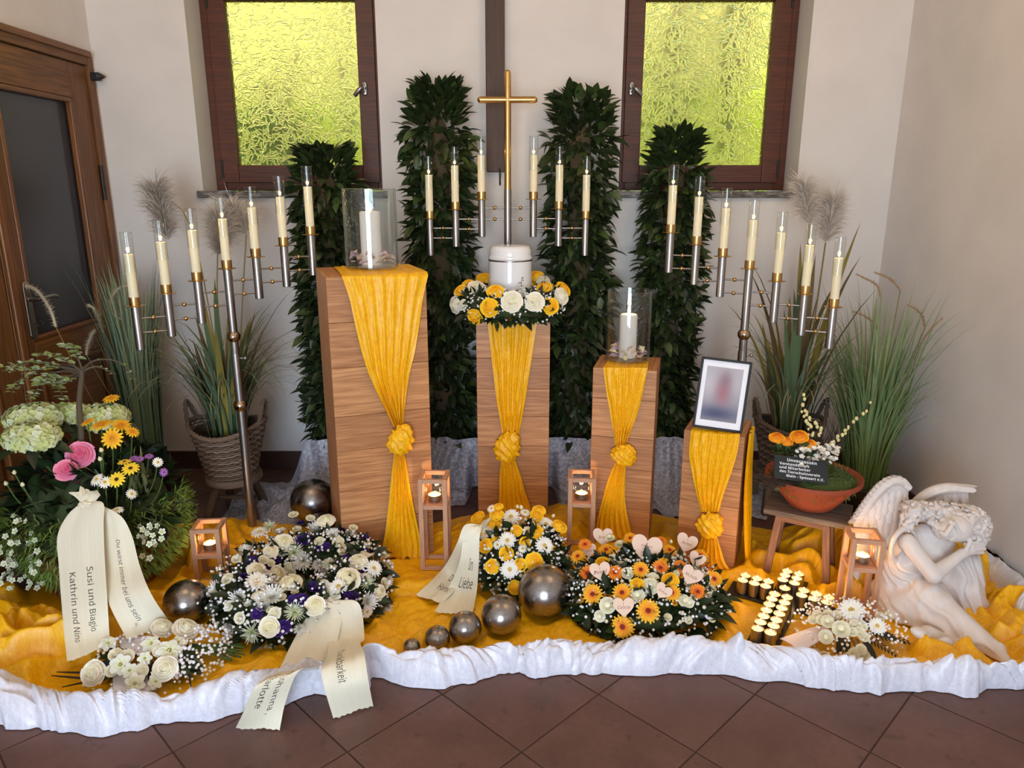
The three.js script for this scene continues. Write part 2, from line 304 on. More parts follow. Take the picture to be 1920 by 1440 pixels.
// ------------------------------------------------------------------ glazed double door in the left wall
{
  const g = new THREE.Group(); g.name = 'door_1'; g.userData = { kind: 'structure', label: 'brown wooden double door with dark glass panels in the left wall' }; scene.add(g);
  const X = LEFT, b = (z0, z1, y0, y1, x0, x1, mat, name, par = g, bev = 0.004) => part(name, box(x1 - x0, y1 - y0, z1 - z0, bev, y1 - y0 > z1 - z0 ? 'y' : 'z').translate((x0 + x1) / 2, (y0 + y1) / 2, (z0 + z1) / 2), mat, par);
  // frame round the opening
  b(-3.69, -3.645, 0, 2.06, X - 0.16, X + 0.012, M.doorWood, 'door_frame');
  b(-3.645, -1.92, 2.0, 2.06, X - 0.16, X + 0.012, M.doorWood, 'door_frame');
  b(-3.66, -1.92, 2.035, 2.062, X - 0.01, X + 0.026, M.doorMould, 'cornice');
  b(-1.96, -1.9, 0, 2.06, X - 0.16, X + 0.012, M.doorWood, 'door_frame');
  const leaf = (za, zb, first) => {                                  // za < zb along the wall
    const p = new THREE.Group(); p.name = 'door_leaf'; g.add(p);
    const x0 = X - 0.05, x1 = X - 0.002, g0 = za + (first ? 0.145 : 0.13), g1 = zb - (first ? 0.115 : 0.15), gy0 = 0.842, gy1 = 1.845;
    b(za, g0, 0.01, 1.998, x0, x1, M.doorWood, 'stile', p); b(g1, zb, 0.01, 1.998, x0, x1, M.doorWood, 'stile', p);
    b(g0, g1, gy1, 1.998, x0, x1, M.doorWood, 'rail', p); b(g0, g1, 0.72, gy0, x0, x1, M.doorWood, 'rail', p); b(g0, g1, 0.01, 0.2, x0, x1, M.doorWood, 'rail', p);
    b(g0, g1, 0.2, 0.72, X - 0.04, X - 0.024, M.doorWood, 'lower_panel', p); b(g0 + 0.05, g1 - 0.05, 0.25, 0.67, X - 0.03, X - 0.01, M.doorMould, 'raised_field', p, 0.01);
    b(g0, g1, gy0, gy1, X - 0.036, X - 0.03, M.doorGlass, 'glass_pane', p, 0.001);
    for (const [y0, y1] of [[gy0, gy1], [0.2, 0.72]]) part('moulding', join([box(0.03, y1 - y0, 0.022, 0.008, 'y').translate(X - 0.012, (y0 + y1) / 2, g0 + 0.011), box(0.03, y1 - y0, 0.022, 0.008, 'y').translate(X - 0.012, (y0 + y1) / 2, g1 - 0.011), box(0.03, 0.022, g1 - g0, 0.008, 'z').translate(X - 0.012, y0 + 0.011, (g0 + g1) / 2), box(0.03, 0.022, g1 - g0, 0.008, 'z').translate(X - 0.012, y1 - 0.011, (g0 + g1) / 2)]), M.doorMould, p);
    return p;
  };
  const a = leaf(-3.643, -2.86, true); leaf(-2.852, -1.962, false);
  b(-2.9, -2.862, 0.01, 1.998, X - 0.003, X + 0.016, M.doorMould, 'astragal', a, 0.008);
  for (const y of [0.3, 1.4]) part('hinge', cyl(0.009, 0.009, 0.16, 10), M.blackMetal, a, [X + 0.006, y, -3.645]);
  const hp = onX(56, 580, X);
  const pl = part('handle_plate', join([new THREE.CapsuleGeometry(0.02, 0.2, 4, 14).scale(0.3, 1, 1)]), M.steel, a, [X + 0.002, 0.975, -2.966]);
  part('lever', join([cyl(0.009, 0.009, 0.05, 12).rotateZ(-Math.PI / 2), tube([[0.045, 0, 0], [0.052, 0.003, -0.03], [0.05, 0.004, -0.075], [0.046, -0.004, -0.115]], 0.0095, 14, 10)]), M.steel, pl, [0.002, 0.045, 0]);
  part('key', join([new THREE.TorusGeometry(0.012, 0.003, 6, 16).translate(0.03, 0, 0), cyl(0.003, 0.003, 0.025, 8).rotateZ(-Math.PI / 2)]), M.blackMetal, pl, [0.003, -0.055, 0]);
  part('door_bracket', join([box(0.05, 0.035, 0.03, 0.004).translate(0.02, 0, 0), new THREE.ConeGeometry(0.02, 0.035, 12).rotateZ(-Math.PI / 2).translate(0.055, 0, 0)]), M.blackMetal, a, [X + 0.004, 1.955, -3.665]);
}

// ------------------------------------------------------------------ ceiling lamps (outside the frame)
M.opal = new THREE.MeshPhysicalMaterial({ color: new THREE.Color(1, 0.93, 0.82), roughness: 0.4, emissive: new THREE.Color(1, 0.72, 0.42), emissiveIntensity: 4 });
function ceilingLamp(x, z, power) {
  const t = thing('ceiling_lamp', 'round opal glass ceiling lamp with warm light above the altar display', 'lamp', [x, CEIL, z], 0, 'ceiling lamps');
  part('mount', cyl(0.09, 0.09, 0.03, 24).translate(0, -0.03, 0), M.steel, t);
  part('lamp_globe', new THREE.SphereGeometry(0.14, 24, 16).translate(0, -0.15, 0), M.opal, t);
  const l = new THREE.PointLight(new THREE.Color(1, 0.68, 0.4), power, 0, 2); l.name = 'ceiling_lamp_glow'; l.shadow.radius = 6; l.position.set(0, -0.15, 0); t.add(l);
}
ceilingLamp(1.1, -1.9, 1.3); ceilingLamp(-1.0, -1.9, 1.1);

// ------------------------------------------------------------------ wooden cross on the wall
{
  const t = thing('wall_cross', 'dark brown wooden beam cross hanging on the white back wall', 'cross', [-0.078, 1.5, BACK]);
  part('upright', box(0.088, 1.35, 0.045, 0.004, 'y').translate(0, 0.03 + 0.675, 0.0235), M.crossWood, t);
  part('crossbar', box(0.56, 0.088, 0.045, 0.004).translate(0, 1.06, 0.0235), M.crossWood, t);
  part('hook', tube([[0.02, 0.05, 0.047], [0.02, 0.02, 0.05], [0.02, -0.02, 0.04], [0.02, -0.03, 0.012]], 0.004, 10, 6), M.blackMetal, t);
}

// ------------------------------------------------------------------ materials of the display
const oakTex = woodTex(S(160, 104, 62), S(204, 148, 98), 14, 0.2);
M.oak = [0.88, 0.98, 1.08].map((k, i) => std(new THREE.Color(k, k * (0.97 + 0.02 * i), k * (0.93 + 0.03 * i)), 0.46, { map: (() => { const t = repeated(oakTex, 1.1, 2.4); t.offset.set(i * 0.31, i * 0.47); return t; })() }));
// crushed velvet: the pile lies in patches, lighter and darker
const crushed = (f, x, y) => { const a = tile2(x, y, f, 3), b = tile2(x + 0.37, y + 0.11, f * 3.1, 3), c = tile2(x * 1, y, f * 0.4, 2); return clamp(0.5 + a * 0.55 + b * 0.55 + c * 0.25, 0, 1); };
const velvetMap = texture(512, (x, y) => { const k = crushed(22, x, y) * 0.7 + 0.3 * clamp(0.5 + tileXY(x, y, 44, 16, 3), 0, 1); return mixc(S(236, 158, 0), S(255, 206, 18), k); });
M.velvet = std(new THREE.Color(1, 1, 1), 0.42, { map: repeated(velvetMap, 2.2, 2.2) });
const whiteMap = texture(512, (x, y) => mixc(S(214, 213, 224), S(236, 235, 244), crushed(14, x, y)));
M.whiteVelvet = std(new THREE.Color(1, 1, 1), 0.34, { map: repeated(whiteMap, 3, 3) });
M.silverVelvet = std(new THREE.Color(1, 1, 1), 0.4, { map: repeated(texture(512, (x, y) => mixc(S(126, 126, 138), S(206, 206, 216), clamp(crushed(14, x, y) * 1.3 - 0.15, 0, 1))), 3, 3) });
M.brushed = std([168, 162, 158], 0.34, { metalness: 1 });
M.brass = std([206, 166, 104], 0.3, { metalness: 1 });
M.chrome = std([190, 168, 142], 0.14, { metalness: 1 });
M.wax = std([238, 226, 190], 0.5);
M.waxWhite = std([240, 232, 228], 0.5);
M.wick = std([30, 22, 18], 0.9);
M.flame = new THREE.MeshStandardMaterial({ color: new THREE.Color(1, 0.8, 0.4), emissive: new THREE.Color(1, 0.72, 0.34), emissiveIntensity: 3, roughness: 1 });
M.glass = new THREE.MeshPhysicalMaterial({ color: new THREE.Color(0.93, 0.95, 0.94), transmission: 1, roughness: 0.03, thickness: 0, ior: 1.5, side: THREE.DoubleSide });
M.porcelain = std([236, 236, 238], 0.16, { clearcoat: 0.8, clearcoatRoughness: 0.08 });
const candleGlow = (parent, y, power, z = 0) => { const l = new THREE.PointLight(new THREE.Color(1, 0.6, 0.26), power, 0, 2); l.name = 'flame_glow'; l.position.set(0, y, z); l.shadow.radius = 0.4; parent.add(l); return l; };
const flameGeo = (h, r) => lathe([[0.0001, 0], [r * 0.7, h * 0.1], [r, h * 0.28], [r * 0.75, h * 0.52], [r * 0.35, h * 0.8], [0.0001, h]], 10);

// ------------------------------------------------------------------ wooden pedestals
function pedestal(label, corner, width, height, turn, fromLeft, nBoards, seed, depth = width) {
  // corner: place of the front corner on the floor (right one, or left one with fromLeft); turn: positive swings the left side towards the camera
  const ax = V3(Math.cos(turn), 0, -Math.sin(turn)), back = V3(-Math.sin(turn), 0, -Math.cos(turn));
  const c = corner.clone().addScaledVector(ax, (fromLeft ? 1 : -1) * width / 2).addScaledVector(back, depth / 2);
  const t = thing('wooden_pedestal', label, 'pedestal', [c.x, 0, c.z], turn);
  const w = width, d = depth, th = 0.02;
  R = rng(seed);
  part('side_panel', box(th, height - 0.001, d - th, 0.002, 'y').translate(-w / 2 + th / 2, height / 2, -th / 2), M.oak[1], t);
  part('side_panel', box(th, height - 0.001, d - th, 0.002, 'y').translate(w / 2 - th / 2, height / 2, -th / 2), M.oak[1], t);
  part('back_panel', box(w - 2 * th, height - 0.002, th, 0.002, 'y').translate(0, height / 2, -d / 2 + th / 2), M.oak[1], t);
  part('top_panel', box(w - 2 * th - 0.001, th, d - 2 * th - 0.001, 0.002).translate(0, height - th / 2, 0), M.oak[1], t);
  let y = 0; const cuts = Array.from({ length: nBoards }, () => rand(0.8, 1.25)), sum = cuts.reduce((a, b) => a + b, 0);
  cuts.forEach((k, i) => { const h = height * k / sum; part('board', box(w, h - 0.0012, th, 0.0015).translate(rand(-0.0003, 0.0003), y + h / 2, d / 2 - th / 2 + rand(-0.0006, 0.0006)), M.oak[(i * 2 + seed) % 3], t); y += h; });
  t.updateMatrixWorld();
  t.plane = (px, py, off = 0) => {                                   // point of the front face under a pixel, moved out by off
    const n = back.clone().negate(), o = corner.clone().addScaledVector(n, off), r = ray(px, py);
    return along(px, py, o.sub(camera.position).dot(n) / r.dot(n));
  };
  t.out = back.clone().negate(); t.ax = ax; t.h = height; t.w = w; t.c = c;
  return t;
}
const rad = (a) => a * Math.PI / 180;
const ped1 = pedestal('tallest wooden pedestal, carrying the large glass hurricane vase', onY(814, 1037), 0.365, 1.147, rad(20), false, 7, 3);
const ped2 = pedestal('wooden pedestal carrying the white urn and its rose wreath', onY(897, 965), 0.32, 0.898, 0, true, 6, 4, 0.28);
const ped3 = pedestal('wooden pedestal carrying the smaller glass hurricane vase', onY(1215, 1026), 0.252, 0.76, rad(-14), false, 5, 5);
const ped4 = pedestal('lowest wooden pedestal, carrying the framed portrait', onY(1375, 1072), 0.225, 0.556, rad(-24), false, 4, 6);

// ------------------------------------------------------------------ knotted velvet sashes down the pedestal fronts
const tableAt = (tab, t) => { const k = clamp(t, 0, 1) * (tab.length - 1), i = Math.min(Math.floor(k), tab.length - 2), f = k - i; const a = tab[Math.max(i - 1, 0)], b = tab[i], c = tab[i + 1], d = tab[Math.min(i + 2, tab.length - 1)]; return b.map((_, q) => 0.5 * (2 * b[q] + (c[q] - a[q]) * f + (2 * a[q] - 5 * b[q] + 4 * c[q] - d[q]) * f * f + (3 * b[q] - a[q] - 3 * c[q] + d[q]) * f * f * f)); };
function sash(ped, label, upper, knot, lower, topDepth, folds, seed) {
  const t = thing('velvet_drape', label, 'drape', [ped.c.x, 0, ped.c.z], 0);
  const o = V3(ped.c.x, 0, ped.c.z), L = (p) => p.clone().sub(o).toArray();
  const pleat = (u, v) => 0.5 + 0.34 * Math.sin(u * folds * 6.283 + seed + 0.7 * Math.sin(v * 4 + u * 5)) + 0.16 * Math.sin(u * folds * 12.9 + seed * 2 + v * 3) + 0.2 * n2(u * 7 + seed, v * 2.2);
  const s = new Shape3(), nu = 64, nv = 48;
  const w0 = upper[0][2] - upper[0][1];
  let run = 0;
  s.grid(nu, nv, (a, b) => {
    const topShare = 0.2;
    if (a < topShare) {                                              // lies on the top and bends over the front edge
      const k = 1 - a / topShare, [py, l, r] = tableAt(upper, 0), e = ped.plane(l + (r - l) * b, py, 0.004), p = pleat(b, 0);
      const wav = 0.012 * n2(b * 3 + seed, 1.7);
      e.y = ped.h + 0.004 + 0.007 * p * (0.4 + 0.6 * k) - (k < 0.12 ? 0.004 * (1 - k / 0.12) : 0);
      e.addScaledVector(ped.out, -k * (topDepth + wav * 2) + 0.008 * (1 - k) * (1 - k)); e.addScaledVector(ped.ax, (b - 0.5) * -0.02 * k);
      return L(e);
    }
    const k = (a - topShare) / (1 - topShare), [py, l, r] = tableAt(upper, k), sq = w0 / Math.max(r - l, 8);
    const amp = 0.011 + 0.006 * Math.min(sq - 1, 2.5), edge = Math.min(1, Math.min(b, 1 - b) * 9);
    return L(ped.plane(l + (r - l) * b, py, 0.006 + amp * pleat(b, k * 2 + 0.2) * (0.35 + 0.65 * edge) + 0.006 * Math.sin(k * 3.14)));
  }, null, (a, b) => [b * 0.32, a * 0.6]);
  part('upper_cloth', s.geo(), M.velvet, t);
  const lo = new Shape3();
  lo.grid(44, nv, (a, b) => {
    const [py, l, r] = tableAt(lower, a), edge = Math.min(1, Math.min(b, 1 - b) * 9), hem = a > 0.9 ? 6 * n2(b * 4 + seed, 9) * (a - 0.9) * 10 : 0;
    return L(ped.plane(l + (r - l) * b, py + hem, 0.008 + (0.016 * (1 - a * 0.35)) * pleat(b, a * 1.6 + 5) * (0.3 + 0.7 * edge) + 0.012 * a));
  }, null, (a, b) => [b * 0.28, a * 0.4]);
  part('lower_cloth', lo.geo(), M.velvet, t);
  // the knot: a twisted lump with wrapped folds
  const kc = ped.plane(knot[0], knot[1], 0.03), kw = size(knot[2], kc), kh = size(knot[3], kc), kg = new THREE.SphereGeometry(1, 48, 36), P = kg.attributes.position, v = V3();
  for (let q = 0; q < P.count; q++) {
    v.fromBufferAttribute(P, q);
    const wrap = v.y * 5.5 + v.x * 2.4 + 0.8 * n3(v.x * 1.4 + seed, v.y * 1.4, v.z * 1.4), f = 1 + 0.09 * Math.sin(wrap * 2.6) + 0.1 * n3(v.x * 2.1, v.y * 2.1 + seed, v.z * 2.1);
    P.setXYZ(q, v.x * kw * f * (1 - 0.16 * v.y), v.y * kh * f, v.z * 0.036 * f);
  }
  kg.computeVertexNormals(); kg.rotateZ(rad(knot[4] ?? -18)); kg.rotateY(Math.atan2(ped.out.x, ped.out.z));
  const U = kg.attributes.uv; for (let q = 0; q < U.count; q++) U.setXY(q, U.getX(q) * 0.3, U.getY(q) * 0.12);
  part('knot', kg, M.velvet, t, kc.sub(o));
  return t;
}
sash(ped1, 'long yellow velvet sash knotted low on the tallest pedestal', [[516, 640, 803], [560, 655, 793], [610, 666, 786], [660, 678, 778], [700, 691, 768], [740, 709, 762], [775, 726, 758], [800, 738, 757]], [752, 825, 23, 30], [[845, 740, 757], [880, 735, 764], [920, 731, 770], [960, 727, 778], [1000, 722, 786], [1030, 716, 791], [1046, 714, 790]], 0.3, 7, 1.3);
sash(ped2, 'yellow velvet sash knotted on the pedestal below the white urn', [[604, 914, 1007], [650, 919, 1001], [700, 925, 993], [750, 931, 985], [790, 938, 978], [815, 942, 973]], [952, 838, 24, 30], [[862, 940, 966], [890, 937, 976], [920, 936, 984], [950, 935, 994], [960, 936, 995]], 0.12, 6, 2.1);
sash(ped3, 'yellow velvet sash knotted on the pedestal of the smaller vase', [[688, 1131, 1215], [730, 1136, 1207], [770, 1143, 1197], [805, 1149, 1184], [835, 1153, 1173]], [1170, 853, 23, 20], [[868, 1153, 1175], [900, 1140, 1173], [935, 1130, 1172], [970, 1121, 1177], [1000, 1117, 1184], [1012, 1117, 1186]], 0.2, 6, 3.4);
sash(ped4, 'yellow velvet sash knotted low on the pedestal under the portrait', [[813, 1295, 1388], [850, 1292, 1382], [890, 1298, 1370], [930, 1307, 1356], [960, 1314, 1348]], [1332, 985, 24, 26], [[1005, 1316, 1344], [1030, 1306, 1352], [1055, 1296, 1360], [1075, 1300, 1375], [1090, 1330, 1380]], 0.14, 6, 4.2);
{ // the tail of that sash, hanging over the side of the low pedestal
  const t = thing('velvet_drape', 'narrow yellow velvet tail hanging down the side of the portrait pedestal', 'drape', [ped4.c.x, 0, ped4.c.z]);
  const side = ped4.ax, c = ped4.c, s = new Shape3();
  s.grid(30, 18, (a, b) => { const k = 0.2 * (0.6 + 0.25 * Math.sin(a * 2.6)), p = V3(0, 0, 0).addScaledVector(side, ped4.w / 2 + 0.008 + 0.012 * (0.5 + 0.5 * Math.sin(b * 16 + a * 3)) + 0.03 * a * a).addScaledVector(ped4.out, (b - 0.5) * k + 0.02); p.y = ped4.h + 0.006 - a * 0.54; return p.toArray(); }, null, (a, b) => [b * 0.2, a * 0.5]);
  part('upper_cloth', s.geo(), M.velvet, t);
}

// ------------------------------------------------------------------ hurricane vases with pillar candles and dried petals
const petalMats = [std([236, 205, 190], 0.8), std([214, 180, 186], 0.8), std([240, 222, 186], 0.8), std([205, 176, 196], 0.8)];
const driedPetal = [0, 1, 2].map((k) => new Shape3().grid(6, 5, (u, v) => { const w = Math.sin(Math.pow(u, 0.7) * 3.1) * 0.5 + 0.03, x = (v - 0.5) * w, r = 0.22 * Math.sin(u * (2 + k)) + 0.7 * x * x + 0.12 * n2(u * 2 + k * 5, v * 2); return [x, r, u - 0.5]; }).geo());
function hurricane(ped, px, label, d, h, cd, ch, pl, seed, burnt) {
  const base = V3(ped.c.x, ped.h + 0.012, ped.c.z); { const q = onY(px, 0, 0); const r = ray(px, 500), k = base.z / r.z; base.x = camera.position.x + r.x * k; }
  const t = thing('hurricane_vase', label, 'vase', base, 0), r = d / 2;
  part('glass_wall', lathe([[r, 0.004], [r, h], [r - 0.005, h], [r - 0.005, 0.0095]], 48), M.glass, t);
  part('glass_base', lathe([[0.0001, 0.0], [r - 0.004, 0.0], [r, 0.004], [r - 0.003, 0.009], [0.0001, 0.009]], 48), M.glass, t);
  part('glass_rim', new THREE.TorusGeometry(r, 0.0022, 8, 48).rotateX(Math.PI / 2).translate(0, h, 0), M.glass, t);
  const c = thing('block_candle', pl, 'candle', [base.x, base.y + 0.0105, base.z]);
  part('wax_body', lathe([[0.0001, 0], [cd / 2, 0], [cd / 2, ch - 0.004], [cd / 2 - 0.004, ch], [cd / 2 - 0.008, ch - 0.002], [0.006, ch - (burnt ? 0.018 : 0.004)], [0.0001, ch - (burnt ? 0.018 : 0.004)]], 32), M.waxWhite, c);
  const wy = ch - (burnt ? 0.018 : 0.004);
  part('wick', cyl(0.0013, 0.001, 0.012, 6).translate(0, wy, 0), M.wick, c);
  part('flame', flameGeo(burnt ? 0.02 : 0.032, 0.0075).translate(0, wy + 0.008, 0), M.flame, c);
  candleGlow(c, wy + 0.02, 0.03);
  R = rng(seed);
  const n = 20;
  for (let k = 0; k < n; k++) {
    const a = k / n * 6.283 + rand(-0.15, 0.15), q = lerp(cd / 2 + 0.02, r - 0.022, R()), m = solo('dried_petal', driedPetal[k % 3], petalMats[Math.floor(rand(0, 4))], `curled pale dried flower petal lying round the candle in the ${burnt ? 'larger' : 'smaller'} vase`, 'petal', [base.x + Math.cos(a) * q, base.y + 0.018 + 0.016 * (k % 3), base.z + Math.sin(a) * q], [rand(-0.5, 0.5), rand(0, 6), rand(-0.6, 0.6)], `dried petals in the ${burnt ? 'larger' : 'smaller'} vase`);
    m.scale.setScalar(rand(0.036, 0.046));
  }
}
hurricane(ped1, 698, 'large clear glass hurricane vase on the tallest pedestal', 0.2, 0.292, 0.078, 0.2, 'white pillar candle burning low in the large hurricane vase', 41, true);
hurricane(ped3, 1183, 'smaller clear glass hurricane vase on the shorter pedestal', 0.18, 0.285, 0.07, 0.178, 'white pillar candle with a tall flame in the smaller hurricane vase', 42, false);

// ------------------------------------------------------------------ white urn
{
  const b = onZ(957, 540, ped2.c.z), y0 = ped2.h + 0.055;
  const t = thing('urn', 'glossy white cylindrical urn with a lid standing in the rose wreath', 'urn', [b.x, ped2.h + 0.008, ped2.c.z]);
  const k = size(41, V3(b.x, 1.2, ped2.c.z)), hb = 0.245;
  part('urn_body', lathe([[0.0001, 0], [k * 0.9, 0], [k * 0.93, 0.01], [k * 0.985, 0.12], [k, hb]], 48), M.porcelain, t);
  part('silver_band', lathe([[k * 0.995, hb - 0.004], [k * 1.006, hb - 0.002], [k * 1.006, hb + 0.002], [k * 0.995, hb + 0.004]], 48), M.steel, t);
  part('lid', lathe([[k * 0.985, hb + 0.002], [k * 1.01, hb + 0.005], [k * 1.02, hb + 0.014], [k * 0.985, hb + 0.02], [k * 0.97, hb + 0.024], [k * 0.965, hb + 0.045], [k * 0.9, hb + 0.058], [k * 0.75, hb + 0.063], [0.0001, hb + 0.066]], 48), M.porcelain, t);
}

// ------------------------------------------------------------------ taper candles and candelabra
const CH = 0.19, CR = 0.0172;
function taperCandle(label) {
  const t = thing('taper_candle', label, 'candle');
  part('wax_body', join([cyl(CR, CR * 0.97, CH, 18), cyl(CR * 1.05, CR * 1.05, 0.0008, 18).translate(0, CH * 0.66, 0)]), M.wax, t);
  part('wick', cyl(0.0011, 0.0009, 0.01, 6).translate(0, CH, 0), M.wick, t);
  part('flame', flameGeo(0.016, 0.0048).translate(0, CH + 0.006, 0), M.flame, t);
  part('glass_sleeve', join([new THREE.CylinderGeometry(CR + 0.0035, CR + 0.0035, 0.145, 24, 1, true).translate(0, CH * 0.66 + 0.072, 0), new THREE.TorusGeometry(CR + 0.0035, 0.001, 6, 24).rotateX(Math.PI / 2).translate(0, CH * 0.66 + 0.1445, 0)]), M.glass, t);
  return t;
}
const WHERE = ['lowest', 'second lowest', 'third lowest', 'middle', 'third highest', 'second highest', 'highest'];
let proto = null;
function setCandle(p, label, group) {
  let c; if (!proto) { c = proto = taperCandle(label); c.position.copy(p); c.userData.group = group; } else c = copyOf(proto, p, undefined, label, group);
  candleGlow(c, CH + 0.016, 0.006);
}
const cupTop = 0.032, TUBE = 0.165, TR = 0.0165;
const cupGeo = lathe([[CR + 0.0008, 0], [CR + 0.0025, 0], [CR + 0.0028, cupTop], [CR + 0.0012, cupTop], [CR + 0.001, 0]], 20), plateGeo = lathe([[0.0001, 0], [0.034, 0.002], [0.036, 0.004], [0.033, 0.0045], [0.0001, 0.003]], 28), tubeGeo = lathe([[0.0001, -TUBE], [TR - 0.002, -TUBE], [TR, -TUBE + 0.002], [TR, -0.0005], [0.0001, -0.0005]], 24), ballGeo = new THREE.SphereGeometry(0.0088, 14, 10);
function armOf(t, p, o) {
  part('holder_tube', tubeGeo, M.brushed, t, p.clone().sub(o)); part('drip_plate', plateGeo, M.brass, t, p.clone().sub(o)); part('candle_cup', cupGeo, M.brass, t, p.clone().sub(o).add(V3(0, 0.0045, 0)));
}
function rods(t, a, b, o, ya, yb) {                                   // two level rods with brass beads between neighbouring tubes
  for (const y of [ya, yb]) {
    const p = V3(a.x, y, a.z), q = V3(b.x, y, b.z), d = q.clone().sub(p).normalize(), m = p.clone().add(q).multiplyScalar(0.5);
    part('rod', bar(p.clone().addScaledVector(d, TR - 0.001).sub(o), q.clone().addScaledVector(d, -TR + 0.001).sub(o), 0.0038, 8), M.brushed, t);
    part('rod_bead', ballGeo, M.brass, t, m.sub(o));
  }
}
function candelabrum(label, where, cups, px0, z0, theta, seed) {      // cups: pixel of each drip plate, along an upright plane turned by theta
  const c4 = onZ(cups[3][0], cups[3][1], z0), n = V3(Math.sin(theta), 0, Math.cos(theta)), o = V3(c4.x, 0, c4.z);
  const t = thing('candelabrum', label, 'candelabrum', o);
  const at = cups.map(([px, py]) => { const r = ray(px, py); return along(px, py, c4.clone().sub(camera.position).dot(n) / r.dot(n)); });
  // even spacing and rise, as the maker would
  const dir = at[6].clone().sub(at[0]); const ps = cups.map((_, k) => at[0].clone().addScaledVector(dir, k / 6)), shift = c4.clone().sub(ps[3]); ps.forEach((p) => p.addScaledVector(shift, 1));
  const order = ps[0].y < ps[6].y ? (k) => k : (k) => 6 - k;
  ps.forEach((p, k) => {
    if (k === 3) { part('drip_plate', plateGeo, M.brass, t, p.clone().sub(o)); part('candle_cup', cupGeo, M.brass, t, p.clone().sub(o).add(V3(0, 0.0045, 0))); } else armOf(t, p, o);
    setCandle(p.clone().add(V3(0, 0.005, 0)), `ivory taper candle, ${WHERE[order(k)]} of seven on the candelabrum ${where}`, 'taper candles on the candelabra');
  });
  for (let k = 0; k < 6; k++) { const a = ps[k], b = ps[k + 1], lo = Math.min(a.y, b.y), hi = Math.max(a.y, b.y); rods(t, a, b, o, lo - 0.045, lo - 0.1); }
  const y4 = c4.y;
  part('stem', lathe([[0.0001, y4 - 0.34], [TR, y4 - 0.34], [TR, y4 - 0.0005], [0.0001, y4 - 0.0005]], 24), M.brushed, t);
  part('stem_ball', new THREE.SphereGeometry(0.0265, 24, 18), M.chrome, t, [0, y4 - 0.27, 0]);
  part('lower_stem', join([cyl(0.0185, 0.0185, y4 - 0.34 - 0.02, 24).translate(0, 0.02, 0)]), M.brushed, t);
  part('clamp_screw', join([cyl(0.004, 0.004, 0.02, 8).rotateZ(-Math.PI / 2).translate(0.016, 0, 0), new THREE.SphereGeometry(0.008, 12, 8).translate(0.038, 0, 0)]), M.brushed, t, [0, y4 - 0.36, 0]);
  part('stem_ball', new THREE.SphereGeometry(0.029, 24, 18), M.chrome, t, [0, y4 - 0.56, 0]);
  part('foot', lathe([[0.0001, 0], [0.075, 0], [0.075, 0.008], [0.068, 0.012], [0.03, 0.02], [0.0001, 0.022]], 40), M.brushed, t);
  return t;
}
candelabrum('steel candelabrum with seven stepped candles beside the wicker basket and stool', 'beside the glazed door', [[259.5, 577], [323.5, 553], [379, 529], [426, 505], [487.5, 483], [538.5, 462], [587.5, 443]], 468, -2.93, rad(31));
candelabrum('steel candelabrum with seven stepped candles behind the framed portrait', 'behind the portrait', [[1259.5, 438], [1306.5, 460], [1354.5, 483], [1405, 505], [1456.5, 529], [1509.5, 553], [1565, 578]], 1390, -3.03, rad(-24));
{ // six candles on a pole that ends in a brass cross
  const z = -3.45, cups = [[806, 411], [854, 394], [903, 375], [1000, 375], [1048, 393], [1098, 411]].map(([x, y]) => onZ(x, y, z)), pole = onZ(952, 400, z).x, o = V3(pole, 0, z);
  const t = thing('cross_candelabrum', 'steel candelabrum with six candles on a pole topped by a brass cross behind the urn', 'candelabrum', o);
  const top = onZ(951, 131, z).y, arm = onZ(951, 187, z).y, split = onZ(951, 355, z).y, low = onZ(951, 500, z).y;
  cups.forEach((p, k) => { armOf(t, p, o); setCandle(p.clone().add(V3(0, 0.005, 0)), `ivory taper candle on the cross pole, ${['lowest', 'middle', 'highest', 'highest', 'middle', 'lowest'][k]} on the ${k < 3 ? 'tallest pedestal' : 'smaller vase'} side`, 'taper candles on the candelabra'); });
  const P = V3(pole, 0, z), ys = cups.map((c) => c.y);
  rods(t, cups[0], cups[1], o, ys[0] - 0.04, ys[0] - 0.085); rods(t, cups[1], cups[2], o, ys[1] - 0.04, ys[1] - 0.085); rods(t, cups[2], P, o, ys[2] - 0.035, ys[2] - 0.085);
  rods(t, P, cups[3], o, ys[3] - 0.035, ys[3] - 0.085); rods(t, cups[3], cups[4], o, ys[4] - 0.04, ys[4] - 0.085); rods(t, cups[4], cups[5], o, ys[5] - 0.04, ys[5] - 0.085);
  part('pole', cyl(0.0165, 0.0165, split - 0.02, 24).translate(0, 0.02, 0), M.brushed, t);
  part('cross_upright', lathe([[0.0001, split], [0.0152, split], [0.0152, top - 0.012], [0.012, top - 0.004], [0.006, top], [0.0001, top]], 24), M.brass, t);
  const w0 = onZ(895, 187, z).x - pole, w1 = onZ(1008, 187, z).x - pole;
  part('cross_arm', new THREE.CapsuleGeometry(0.0145, w1 - w0 - 0.029, 6, 20).rotateZ(Math.PI / 2).translate((w0 + w1) / 2, arm, 0), M.brass, t);
  part('foot', lathe([[0.0001, 0], [0.07, 0], [0.07, 0.008], [0.06, 0.012], [0.03, 0.02], [0.0001, 0.022]], 40).scale(1, 1, 0.55).translate(0, 0, -0.01), M.brushed, t);
}

